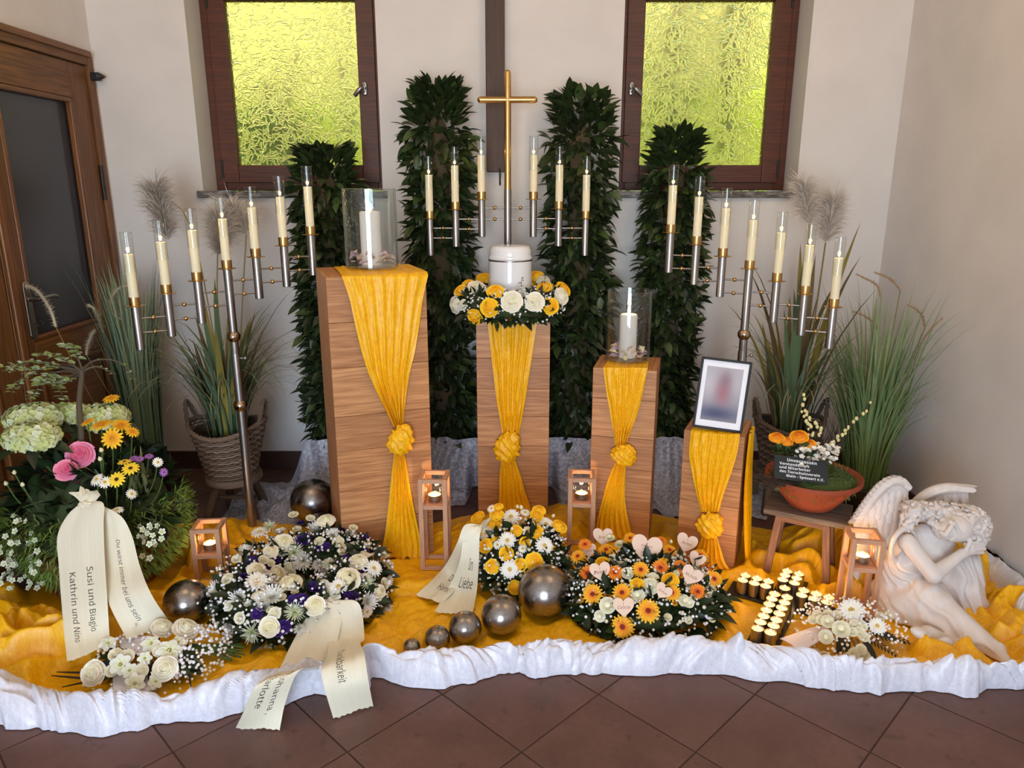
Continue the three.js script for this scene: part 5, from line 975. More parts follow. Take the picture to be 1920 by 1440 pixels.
// ------------------------------------------------------------------ terracotta bowl planting on the plank stool
M.terracotta = std([146, 66, 38], 0.7);
const brownWood = woodTex(S(104, 70, 50), S(164, 118, 88), 24, 0.3);
M.brownWood = std(new THREE.Color(0.95, 0.92, 0.9), 0.7, { map: repeated(brownWood, 1.5, 4) });
let stoolTopY, bowlC;
{
  const a = onY(1440, 1069, 0.01), b = onY(1547, 1094, 0.01), ax = b.clone().sub(a).setY(0).normalize(), back = V3(ax.z, 0, -ax.x), turn = Math.atan2(-ax.z, ax.x);
  const y = onZ(1434, 948, a.z - 0.02).y, legs = a.distanceTo(b), depth = 0.17, mid = a.clone().add(b).multiplyScalar(0.5).addScaledVector(back, depth / 2 - 0.01); stoolTopY = y;
  const t = thing('plank_stool', 'weathered rectangular wooden stool under the terracotta bowl', 'stool', [mid.x, 0.008, mid.z], turn), h = y - 0.008;
  part('seat', box(legs + 0.09, 0.022, depth + 0.03, 0.004).translate(0.01, h - 0.011, 0), M.weathered, t);
  part('apron', box(legs - 0.02, 0.03, 0.014, 0.002).translate(0, h - 0.037, depth / 2 - 0.02), M.brownWood, t); part('apron', box(legs - 0.02, 0.03, 0.014, 0.002).translate(0, h - 0.037, -depth / 2 + 0.02), M.brownWood, t);
  for (const [i, j] of [[-1, 1], [1, 1], [-1, -1], [1, -1]]) { const p0 = V3(i * (legs / 2 - 0.022), h - 0.02, j * (depth / 2 - 0.03)), p1 = V3(i * (legs / 2 + 0.004), 0, j * (depth / 2 - 0.004)), d = p1.clone().sub(p0); part('leg', box(0.027, d.length(), 0.03, 0.003, 'y').applyMatrix4(mat4(p0.clone().add(p1).multiplyScalar(0.5), new THREE.Quaternion().setFromUnitVectors(V3(0, -1, 0), d.normalize()))), M.brownWood, t); press(V3(mid.x, 0, mid.z).addScaledVector(ax, p1.x).addScaledVector(back, -p1.z), 0.03); }
  // bowl
  bowlC = V3(mid.x + 0.018, y + 0.001, mid.z - 0.005);
  const rim = size(86, bowlC.clone().setY(y + 0.09)), rimY = onZ(1519, 888, bowlC.z).y - bowlC.y, r0 = rim * 0.42;
  const k = thing('flower_bowl', 'wide terracotta bowl with orange ranunculus, moss and catkin twigs on the plank stool', 'planter', bowlC);
  part('bowl', lathe([[0.0001, 0], [r0, 0], [r0 + 0.01, 0.006], [rim * 0.74, rimY * 0.5], [rim * 0.93, rimY * 0.84], [rim * 0.945, rimY * 0.86], [rim, rimY * 0.87], [rim, rimY], [rim * 0.95, rimY], [rim * 0.9, rimY * 0.86], [0.0001, rimY * 0.8]], 48), M.terracotta, k);
  R = rng(401);
  const sd = (p) => { const q = p.clone().sub(bowlC); return (Math.hypot(q.x / (rim * 0.88), (q.y - rimY * 0.8) / 0.05, q.z / (rim * 0.88)) - 1) * 0.05; };
  part('moss', (() => { const g = new THREE.SphereGeometry(1, 40, 20, 0, 6.2832, 0, Math.PI / 2), P = g.attributes.position; for (let q = 0; q < P.count; q++) { const x = P.getX(q), yy = P.getY(q), zz = P.getZ(q), f = 1 + 0.12 * n3(x * 5, yy * 5, zz * 5) + 0.06 * n3(x * 14, yy * 14, zz * 14); P.setXYZ(q, x * rim * 0.88, rimY * 0.82 + yy * 0.05 * f, zz * rim * 0.88); } g.computeVertexNormals(); return g; })(), M.moss, k);
  const Lp = (x, y2, dz = 0) => { const [px, py] = [1400 + x / 5.14, 700 + y2 / 5.14]; return onZ(px, py, bowlC.z + dz).sub(bowlC); };
  for (const [x, y2, r] of [[290, 632, 62], [378, 662, 55], [505, 622, 72], [604, 690, 52]]) { const p = Lp(x, y2, 0.06); bloom(k, 'roseOrange', p, V3(rand(-0.3, 0.3), 1, 0.45), size(r / 5.14, p.clone().add(bowlC))); part('stem', (() => { const s = new Shape3(); s.add(tube([[p.x, p.y - 0.01, p.z], [p.x * 0.9, p.y - 0.06, p.z - 0.01], [p.x * 0.8, rimY, p.z - 0.02]], 0.003, 8, 5), C.stem); return s.geo(); })(), M.leafMatte, k); }
  for (let q = 0; q < 46; q++) { const p = Lp(rand(300, 640), rand(700, 800), rand(0.02, 0.08)), m = part('leaf', leafGeos[2], M.leafMatte, k, p); m.quaternion.copy(turned(rand(-1.6, -0.3), rand(-2, 2), 0)); m.scale.setScalar(rand(0.025, 0.05)); }
  scatter(k, bowlC, 'moss_sprigs', bladeLeaf(1, 0.16, 0.3, 0.2, lin(70, 88, 34), lin(100, 116, 50), 3, 1), M.leafMatte, 700, sd, bowlC.clone().add(V3(0, rimY * 0.8, 0)), V3(rim * 0.7, 0.02, rim * 0.7), [-0.004, 0.004], [0.012, 0.022], 'out');
  // candytuft
  const cs = new Shape3(); for (let q = 0; q < 5; q++) petal(cs, { a: q * 1.2566, r0: 0.05, len: 0.95, w: 0.85, tilt: 0.3, cup: 0.2, ca: C.ivory, cb: C.white, nu: 2, nv: 2, tip: 0.5 });
  const candy = cs.geo(); for (let q = 0; q < 110; q++) { const p = Lp(rand(545, 970), 0, rand(0.03, 0.1)); const y3 = Lp(700, 745 + rand(-70, 90) + Math.abs(p.x - 0.045) * 120, 0.06).y; p.y = Math.max(y3, rimY + 0.02); const m = part('white_floret', candy, M.bloom, k, p); m.quaternion.copy(facing(V3(rand(-0.7, 0.7), 1, rand(0, 1)).normalize(), rand(0, 6))); m.scale.setScalar(rand(0.007, 0.0115)); }
  // twigs with catkins
  const catkin = new THREE.SphereGeometry(1, 10, 8).scale(1, 1.25, 1), cm = std([226, 214, 150], 0.9), tw = std([62, 46, 34], 0.9);
  for (const pts of [[[600, 590], [570, 480], [560, 380], [550, 300], [560, 230], [545, 170]], [[640, 590], [600, 480], [580, 390], [500, 355]], [[690, 600], [700, 540], [650, 470]], [[880, 640], [970, 530], [1060, 440], [1100, 405], [1150, 345], [1180, 265]], [[810, 690], [880, 610], [940, 575], [975, 525]]]) {
    const c = pts.map(([x, y2]) => Lp(x, y2, 0.0)); part('twig', tube(c, 0.0022, 30, 5), tw, k); const cv = new THREE.CatmullRomCurve3(c);
    for (let q = 0; q < 9; q++) part('catkin', catkin, cm, k, cv.getPointAt(clamp(q / 8.5 + rand(-0.04, 0.04), 0, 1)).add(V3(rand(-0.006, 0.006), rand(-0.003, 0.004), 0.004))).scale.setScalar(rand(0.0045, 0.0068));
  }
  for (let q = 0; q < 34; q++) { const x = rand(640, 930), p = Lp(x, 690, -0.02), e = Lp(x + rand(-90, 130), rand(390, 560), -0.03 + rand(-0.03, 0.05)); part('twig', tube([p, p.clone().lerp(e, 0.5).add(V3(rand(-0.01, 0.01), 0, 0)), e], (u) => 0.0016 * (1.2 - u), 6, 4), tw, k); }
  for (let q = 0; q < 40; q++) { const x = rand(60, 330), p = Lp(x, rand(960, 1080), 0.06), e = Lp(x + rand(120, 480), rand(1060, 1110), 0.1); part('twig', tube([p, p.clone().lerp(e, 0.5).add(V3(0, rand(-0.012, 0.012), 0.02)), e], 0.0016, 8, 4), tw, k); }
  // slate with chalk writing
  const cv = document.createElement('canvas'); cv.width = 768; cv.height = 384; const x = cv.getContext('2d'); x.fillStyle = '#2b2e30'; x.fillRect(0, 0, 768, 384); { const r = rng(8); for (let q = 0; q < 900; q++) { x.fillStyle = r() < 0.5 ? 'rgba(255,255,255,0.025)' : 'rgba(0,0,0,0.06)'; x.fillRect(r() * 768, r() * 384, 20 * r(), 4 * r()); } }
  x.fillStyle = '#eceeee'; x.font = 'bold 72px sans-serif'; x.fillText('Unvergessen', 170, 86); x.font = 'bold 60px sans-serif'; x.fillText('Vorstandschaft', 62, 152); x.fillText('und Mitarbeiter', 58, 214); x.fillText('des Tierschutzverein', 62, 280, 600); x.fillText('Main - Spessart e.V.', 160, 346, 560);
  const tx = new THREE.CanvasTexture(cv); tx.colorSpace = THREE.SRGBColorSpace;
  const q0 = onZ(1457, 853, bowlC.z + 0.08), q1 = onZ(1556, 866, bowlC.z + 0.08), q3 = onZ(1447, 895, bowlC.z + 0.125), c0 = q1.clone().add(q3).multiplyScalar(0.5), ux = q1.clone().sub(q0), uy = q0.clone().sub(q3), w = ux.length(), h2 = uy.length(), X = ux.normalize(), Z = X.clone().cross(uy).normalize(), Y = Z.clone().cross(X);
  const sl = thing('slate_sign', 'small black slate sign with white chalk writing in the terracotta bowl', 'sign', c0); sl.quaternion.setFromRotationMatrix(new THREE.Matrix4().makeBasis(X, Y, Z));
  part('slate', box(w, h2, 0.006, 0.0015), std([44, 47, 49], 0.8), sl); part('chalk_writing', new THREE.PlaneGeometry(w * 0.985, h2 * 0.97).translate(0, 0, 0.0034), std(new THREE.Color(1, 1, 1), 0.85, { map: tx }), sl);
}

// ------------------------------------------------------------------ white and purple wreath
const ringSdf = (c, R0, r, fy = 0.9) => (p) => Math.hypot(Math.hypot(p.x - c.x, p.z - c.z) - R0, (p.y - c.y) / fy) - r;
const domeSdf = (c, rx, ry, rz) => (p) => (Math.hypot((p.x - c.x) / rx, (p.y - c.y) / ry, (p.z - c.z) / rz) - 1) * Math.min(rx, ry, rz);
function stuffing(t, o, sdf, c, reach, { gyps = 300, leaves = 220, gr = [0.0035, 0.006], ll = [0.04, 0.075], out = [0.008, 0.035] }) {
  scatter(t, o, 'gypsophila', ico0, M.gyps, gyps, sdf, c, reach, out, gr);
  scatter(t, o, 'greenery', leafGeos[0], M.leaf, leaves, sdf, c, reach, [-0.03, 0.004], ll, 'out');
}
function fill(t, o, sdf, c, reach, n, kinds, r) { for (let k = 0; k < n; k++) { const h = randomOn(sdf, c, reach); if (!h || h.n.y < 0.15) continue; const kd = kinds[k % kinds.length]; bloom(t, kd, h.p.addScaledVector(h.n, 0.006).sub(o), h.n.lerp(toEye(h.p), 0.35).normalize(), rand(...r)); } }
function edgeLeaves(t, o, n, at, len) { for (let k = 0; k < n; k++) { const [p, d] = at(k / n), m = part('leaf', leafGeos[k % 3], M.leaf, t, p.sub(o)); m.quaternion.copy(new THREE.Quaternion().setFromUnitVectors(V3(0, 0, 1), d.normalize()).multiply(turned(0, 0, rand(-0.5, 0.5)))); m.scale.setScalar(rand(...len)); } }
{
  R = rng(501);
  const c = onY(568, 1094, 0.075), o = V3(c.x, 0.006, c.z), r = 0.09, R0 = 0.2, sdf = ringSdf(c, R0, r, 0.85), at = cropOf(380, 920, 4.5);
  const t = thing('flower_wreath', 'large round wreath of white, cream and purple flowers lying on the yellow cloth', 'wreath', o);
  part('moss_ring', new THREE.TorusGeometry(R0, r - 0.016, 14, 48).rotateX(Math.PI / 2).scale(1, 0.82, 1).translate(0, c.y - o.y, 0), M.darkBase, t);
  const P = (rows, kind, eye, lift) => plant(t, o, sdf, at, rows, kind, eye, lift);
  P([[500, 400, 78], [460, 815, 105], [1420, 690, 80], [1140, 840, 78], [1350, 1000, 60]], 'gerberaWhite', 0.4, 0.03);
  P([[680, 470, 66], [440, 715, 66], [590, 725, 70], [570, 540, 52], [745, 830, 76], [1220, 780, 86], [580, 1135, 72], [945, 985, 70], [1310, 640, 66], [1040, 300, 62], [1450, 860, 55]], 'roseCream', 0.45, 0.022);
  P([[850, 590, 85], [960, 360, 82], [380, 540, 72], [590, 920, 100], [520, 940, 70], [320, 930, 82], [140, 850, 78], [260, 1130, 64], [1370, 930, 84], [1510, 980, 74], [820, 1150, 54], [1080, 700, 64], [1100, 400, 64], [1230, 410, 58], [1000, 620, 60], [660, 390, 60], [1530, 760, 50]], 'mum', 0.4, 0.016);
  P([[430, 1180, 92], [780, 1030, 88], [770, 530, 88], [1380, 800, 74], [1110, 640, 66], [570, 330, 60]], 'spider', 0.4, 0.016);
  P([[850, 430, 64], [410, 620, 62], [840, 940, 64], [690, 1140, 64], [920, 825, 48], [1170, 355, 54], [1360, 430, 46], [1360, 540, 44], [1220, 600, 50], [830, 300, 34], [470, 1040, 54], [1220, 900, 44], [1050, 480, 36], [760, 930, 40], [1270, 900, 44], [640, 1180, 44]], 'lisPurple', 0.4, 0.014);
  P([[300, 610, 44], [500, 610, 44], [560, 630, 34], [230, 770, 52], [620, 1040, 54], [250, 980, 44], [340, 1070, 52], [580, 1270, 52], [510, 1290, 42], [770, 240, 44], [910, 270, 40], [1150, 460, 52], [1380, 490, 42], [1500, 790, 52], [800, 360, 38], [1440, 1040, 44], [1540, 640, 48], [720, 690, 52], [780, 720, 44], [700, 640, 40], [1490, 560, 44], [1260, 350, 40], [990, 450, 44]], 'carnation', 0.4, 0.02);
  for (let k = 0; k < 46; k++) { const h = randomOn(sdf, c, V3(0.25, 0.05, 0.25)); if (h && h.n.y > -0.1) bloom(t, 'budWhite', h.p.addScaledVector(h.n, rand(0.02, 0.045)).sub(o), h.n.add(V3(rand(-0.4, 0.4), 0.3, rand(-0.4, 0.4))), rand(0.007, 0.012)); }
  fill(t, o, sdf, c, V3(0.25, 0.05, 0.25), 95, ['carnation', 'mum', 'roseIvory', 'carnation', 'mum', 'lisPurple'], [0.013, 0.024]);
  stuffing(t, o, sdf, c, V3(0.25, 0.05, 0.25), { gyps: 900, leaves: 420, out: [0.012, 0.04] });
  edgeLeaves(t, o, 46, (u) => { const a = u * 6.283; return [V3(c.x + Math.cos(a) * (R0 + r * 0.7), 0.03 + rand(0, 0.02), c.z + Math.sin(a) * (R0 + r * 0.7)), V3(Math.cos(a), rand(-0.15, 0.3), Math.sin(a))]; }, [0.06, 0.09]);
  for (let k = 0; k < 20; k++) press(V3(c.x + Math.cos(k) * R0, 0, c.z + Math.sin(k) * R0), r);
  press(c, 0.2);
  // ribbon with two tails that run over the white border onto the tiles
  const ro = onY(630, 1130, 0.17), rt = thing('memorial_ribbon', 'cream ribbon with grey lettering on the wreath, tails running out onto the floor tiles', 'ribbon', ro);
  ribbonKnot(rt, onZ(615, 1130, c.z + 0.21).sub(ro), 0.026, 0.02, 0.022, 1);
  ribbonTail(rt, ro, [[586, 1150, 612, 1088, c.z + 0.16], [598, 1142, 634, 1104, c.z + 0.2], [610, 1138, 640, 1120, c.z + 0.225]], plainRibbon, 'bow_loop', false);
  ribbonTail(rt, ro, [[600, 1132, 628, 1128, c.z + 0.23], [574, 1160, 640, 1150, c.z + 0.262], [548, 1205, 628, 1212, [0.05]], [522, 1255, 606, 1250, [0.028]], [500, 1268, 586, 1250, [0.14]], [478, 1288, 560, 1260, [0.15]], [455, 1340, 535, 1318, [0.07]], [442, 1366, 524, 1369, [0.004]]], ribbonMat([['Gina , Johanna ,', 0.58, 0.57, 54], ['& Charlotte', 0.24, 0.6, 54], ['O', 0.88, 0.54, 54]]));
  ribbonTail(rt, ro, [[604, 1130, 632, 1126, c.z + 0.232], [618, 1150, 672, 1130, c.z + 0.26], [616, 1200, 683, 1190, [0.06]], [612, 1232, 676, 1206, [0.12]], [602, 1256, 684, 1232, [0.15]], [608, 1290, 690, 1272, [0.11]], [625, 1348, 700, 1324, [0.004]]], ribbonMat([['Dankbarkeit', 0.34, 0.5, 66]]));
}
// ------------------------------------------------------------------ round arrangement of white gerberas and yellow roses
{
  R = rng(502);
  const c = onY(980, 1052, 0.1), o = V3(c.x, 0.006, c.z), sdf = domeSdf(c, 0.158, 0.125, 0.15), at = cropOf(740, 920, 4.5);
  const t = thing('flower_arrangement', 'domed arrangement of white gerberas and yellow roses with a cream ribbon', 'flowers', o);
  part('moss_base', new THREE.SphereGeometry(1, 28, 20).scale(0.14, 0.094, 0.135).translate(0, c.y - o.y, 0), M.darkBase, t);
  const P = (rows, kind, eye, lift) => plant(t, o, sdf, at, rows, kind, eye, lift);
  P([[990, 260, 80], [960, 440, 80], [1250, 480, 82], [980, 660, 82], [800, 390, 76], [1260, 320, 78]], 'gerberaWhite', 0.55, 0.028);
  P([[1120, 360, 46], [1100, 215, 46], [1080, 500, 42], [880, 470, 42], [830, 180, 42]], 'daisyWhite', 0.5, 0.02);
  P([[870, 235, 52], [720, 250, 52], [870, 305, 48], [790, 480, 52], [950, 540, 52], [840, 640, 52], [1060, 630, 48], [1170, 600, 62], [1100, 450, 42], [1190, 370, 52], [1370, 330, 58], [1210, 200, 48], [1190, 240, 48], [1030, 360, 42], [1020, 800, 52], [885, 165, 34], [715, 385, 40]], 'roseYellow', 0.5, 0.016);
  P([[1100, 290, 30], [1160, 310, 28], [940, 355, 28], [850, 410, 30], [760, 560, 26], [1130, 510, 30], [1360, 530, 28], [1040, 540, 30], [880, 620, 28], [1070, 185, 30], [895, 770, 28], [1320, 250, 26], [1165, 535, 26], [790, 650, 26], [960, 350, 24], [1040, 180, 26]], 'budCream', 0.4, 0.02);
  fill(t, o, sdf, c, V3(0.14, 0.06, 0.14), 40, ['carnation', 'budCream', 'roseYellow', 'daisyWhite'], [0.01, 0.017]);
  stuffing(t, o, sdf, c, V3(0.14, 0.06, 0.14), { gyps: 520, leaves: 200 });
  edgeLeaves(t, o, 34, (u) => { const a = u * 6.283; return [V3(c.x + Math.cos(a) * 0.12, rand(0.03, 0.08), c.z + Math.sin(a) * 0.12), V3(Math.cos(a), rand(-0.2, 0.3), Math.sin(a))]; }, [0.06, 0.09]);
  press(c, 0.15);
  const ro = onY(890, 1000, 0.12), rt = thing('memorial_ribbon', 'cream ribbon reading In Liebe hanging from the gerbera and yellow rose arrangement', 'ribbon', ro), z0 = c.z + 0.03;
  ribbonTail(rt, ro, [[912, 986, 922, 968, z0 + 0.03], [898, 1000, 908, 975, z0 + 0.06], [885, 1002, 903, 984, z0 + 0.08]], plainRibbon, 'bow_loop', false);
  ribbonTail(rt, ro, [[900, 984, 908, 990, z0 + 0.07], [872, 985, 900, 990, z0 + 0.1], [858, 1015, 893, 1030, z0 + 0.12], [830, 1065, 868, 1085, [0.06]], [803, 1095, 845, 1115, [0.045]], [780, 1116, 826, 1131, [0.036]]], ribbonMat([['De', 0.5, 0.68, 62, 1], ['Hans', 0.36, 0.8, 62, 1]], 256, 640));
  ribbonTail(rt, ro, [[884, 990, 905, 984, z0 + 0.085], [870, 1010, 900, 1000, z0 + 0.115], [862, 1050, 898, 1050, z0 + 0.125], [842, 1100, 894, 1108, [0.05]], [815, 1148, 885, 1154, [0.038]]], ribbonMat([['In', 0.52, 0.58, 66, 1], ['Liebe', 0.3, 0.74, 66, 1]], 256, 512));
  ribbonKnot(rt, onZ(893, 990, z0 + 0.09).sub(ro), 0.014, 0.01, 0.012, 3);
}
// ------------------------------------------------------------------ dome of orange gerberas with wooden hearts
{
  R = rng(503);
  const c = onY(1212, 1118, 0.075), o = V3(c.x, 0.006, c.z), sdf = domeSdf(c, 0.258, 0.105, 0.205), at = cropOf(1040, 980, 5.333);
  const t = thing('gerbera_heart', 'large dome of orange and yellow gerberas, cream blossoms and buds holding wooden name hearts', 'flowers', o);
  part('moss_base', new THREE.SphereGeometry(1, 32, 20).scale(0.235, 0.07, 0.185).translate(0, c.y - o.y, 0), M.darkBase, t);
  const P = (rows, kind, eye, lift) => plant(t, o, sdf, at, rows, kind, eye, lift);
  P([[400, 740, 108], [680, 730, 104], [690, 1020, 124], [930, 895, 124], [860, 515, 94], [1560, 605, 100], [1140, 335, 78], [1160, 730, 94], [1440, 385, 82], [530, 330, 84], [260, 390, 82], [760, 215, 74]], 'gerberaOrange', 0.55, 0.034);
  P([[610, 540, 94], [350, 550, 104], [1240, 490, 88], [1050, 495, 92], [1050, 240, 74], [320, 270, 74], [1410, 720, 90], [1490, 500, 66], [930, 280, 60]], 'gerberaDeep', 0.5, 0.028);
  P([[490, 460, 62], [825, 660, 58], [1145, 625, 72], [1085, 450, 44]], 'roseYellow', 0.5, 0.03);
  P([[950, 670, 92], [540, 840, 84], [830, 750, 74], [1280, 800, 64], [1370, 540, 50], [730, 540, 64], [980, 590, 64], [590, 410, 62], [1510, 720, 52], [470, 930, 60], [660, 260, 54], [1330, 820, 50], [560, 200, 50], [370, 650, 50], [1190, 540, 50]], 'lisCream', 0.5, 0.022);
  P([[680, 630, 34], [760, 620, 32], [1170, 415, 34], [1215, 400, 32], [1280, 390, 32], [1000, 525, 30], [1255, 915, 34], [1460, 860, 36], [1230, 985, 36], [1290, 975, 32], [220, 690, 32], [1155, 260, 30], [240, 790, 34], [540, 970, 36], [1400, 830, 34], [1540, 500, 30], [1180, 1150, 30], [720, 430, 34], [310, 410, 36], [1340, 780, 32]], 'budWhite', 0.45, 0.03);
  fill(t, o, sdf, c, V3(0.24, 0.05, 0.19), 60, ['lisCream', 'carnation', 'budWhite', 'lisCream', 'gerberaOrange'], [0.012, 0.02]);
  stuffing(t, o, sdf, c, V3(0.24, 0.05, 0.19), { gyps: 800, leaves: 420 });
  edgeLeaves(t, o, 40, (u) => { const a = u * 6.283; return [V3(c.x + Math.cos(a) * 0.21, rand(0.02, 0.06), c.z + Math.sin(a) * 0.165), V3(Math.cos(a), rand(-0.2, 0.25), Math.sin(a))]; }, [0.06, 0.095]);
  for (let k = 0; k < 12; k++) press(V3(c.x + Math.cos(k) * 0.13, 0, c.z + Math.sin(k) * 0.1), 0.11); press(c, 0.16);
  // the hearts: thin wood with burnt lettering
  const hs = new THREE.Shape(); hs.moveTo(0, -0.46); hs.bezierCurveTo(-0.22, -0.28, -0.52, -0.08, -0.5, 0.2); hs.bezierCurveTo(-0.48, 0.48, -0.1, 0.52, 0, 0.24); hs.bezierCurveTo(0.1, 0.52, 0.48, 0.48, 0.5, 0.2); hs.bezierCurveTo(0.52, -0.08, 0.22, -0.28, 0, -0.46);
  const hole = new THREE.Path(); hole.absarc(0, 0.16, 0.022, 0, 6.283); hs.holes.push(hole);
  const hg = new THREE.ExtrudeGeometry(hs, { depth: 0.035, bevelEnabled: false, curveSegments: 16 });
  const hw = std([236, 206, 184], 0.6), ink = (lines) => { const cv = document.createElement('canvas'); cv.width = 256; cv.height = 128; const x = cv.getContext('2d'); x.fillStyle = '#ecceb8'; x.fillRect(0, 0, 256, 128); x.fillStyle = '#7a3c1c'; x.textAlign = 'center'; const n = lines.length; lines.forEach((l, k) => { x.font = `italic ${n > 1 ? 34 : 84}px serif`; x.fillText(l, 128, n > 1 ? 34 + 38 * k : 88, 246); }); const tx = new THREE.CanvasTexture(cv); tx.colorSpace = THREE.SRGBColorSpace; return std(new THREE.Color(1, 1, 1), 0.6, { map: tx }); };
  const hearts = [[490, 592, 205, -12, ['Daniel'], 'at the side of the large metal sphere'], [510, 262, 195, -3, ['Ivan'], 'half behind a gerbera below the smaller vase pedestal'], [914, 385, 300, 6, ['Du warst', 'Du bist', 'Du wirst'], 'the biggest, with three lines of writing'], [1290, 325, 205, 14, ['Arno'], 'with a short name, nearest the low pedestal'], [1375, 485, 165, 22, ['Jo'], 'half hidden below the one near the low pedestal'], [1322, 630, 205, 24, ['Michelle'], 'tilted, with a long name, towards the tea lights'], [1060, 765, 165, 30, ['Jonas'], 'tucked against an orange gerbera in the middle'], [708, 880, 205, -6, ['Calvin'], 'just above the lowest orange gerbera'], [392, 395, 150, -10, ['Ben'], 'small, beside the gerberas near the lantern']];
  for (const [x, y, w, tilt, lines, where] of hearts) {
    const [px, py] = at(x, y), h = surfaceHit(px, py, sdf), s = size(w / at.k, h.p), p = h.p.addScaledVector(h.n, 0.045), n = toEye(p).lerp(V3(0, 1, 0), 0.12).normalize(), X = V3(0, 1, 0).cross(n).normalize(), Y = n.clone().cross(X);
    const k = thing('wooden_heart', `pale wooden heart with burnt lettering, ${where}`, 'heart', p, 0, 'wooden hearts among the gerberas');
    k.quaternion.setFromRotationMatrix(new THREE.Matrix4().makeBasis(X, Y, n)).multiply(turned(0, 0, rad(-tilt)));
    part('heart_board', hg, hw, k).scale.set(s, s, s * 0.6); part('lettering', new THREE.PlaneGeometry(s * 0.66, s * (lines.length > 1 ? 0.36 : 0.3)).translate(0, -s * 0.03, s * 0.0225), ink(lines), k); part('pick', cyl(0.0015, 0.0015, 0.018, 6).translate(0, -s * 0.4 - 0.008, -0.003), hw, k);
  }
}
// ------------------------------------------------------------------ rose wreath round the urn
{
  R = rng(504);
  const b = onZ(957, 540, ped2.c.z), c = V3(b.x, ped2.h + 0.065, ped2.c.z), o = V3(c.x, ped2.h + 0.009, c.z), sdf = ringSdf(c, 0.166, 0.062, 1), at = cropOf(840, 420, 7.2);
  const t = thing('rose_wreath', 'small wreath of yellow and cream roses with gypsophila round the white urn', 'wreath', o);
  part('moss_ring', new THREE.TorusGeometry(0.17, 0.044, 12, 40).rotateX(Math.PI / 2).translate(0, c.y - o.y, 0), M.darkBase, t);
  const P = (rows, kind, eye, lift) => plant(t, o, sdf, at, rows, kind, eye, lift);
  P([[190, 930, 86], [490, 760, 92], [640, 940, 98], [1000, 920, 104], [1090, 830, 86], [1190, 730, 84], [1310, 890, 98], [1530, 900, 96], [570, 1130, 106], [380, 1235, 96], [1370, 1110, 96], [280, 830, 70]], 'roseYellow', 0.4, 0.006);
  P([[380, 890, 108], [140, 1090, 106], [860, 1060, 132], [1160, 1060, 120], [1500, 990, 106], [1270, 790, 86], [230, 1090, 66]], 'roseIvory', 0.45, 0.008);
  stuffing(t, o, sdf, c, V3(0.2, 0.02, 0.2), { gyps: 620, leaves: 320, gr: [0.0035, 0.0055], ll: [0.03, 0.055], out: [0.002, 0.025] });
  edgeLeaves(t, o, 40, (u) => { const a = u * 3.3 - 0.08; return [V3(c.x + Math.cos(a) * 0.2, c.y - 0.045 + rand(-0.01, 0.01), c.z + Math.sin(a) * 0.19), V3(Math.cos(a), rand(-0.5, 0.05), Math.sin(a))]; }, [0.04, 0.07]);
  for (const [x, y] of [[1000, 720], [1320, 620], [1430, 730]]) { const p = onZ(840 + x / 7.2, 420 + y / 7.2, c.z + 0.1), q = p.clone().add(V3(-0.005, -0.05, 0)); for (let k = 0; k < 5; k++) { const m = part('leaf', leafGeos[2], M.leafMatte, t, q.clone().lerp(p, k / 4).sub(o)); m.quaternion.copy(turned(rand(-0.4, 0.4), k * 2.3, 0)); m.scale.setScalar(0.016); } part('sprig', bar(q.clone().sub(o), p.clone().sub(o), 0.0012, 5), M.moss, t); }
}
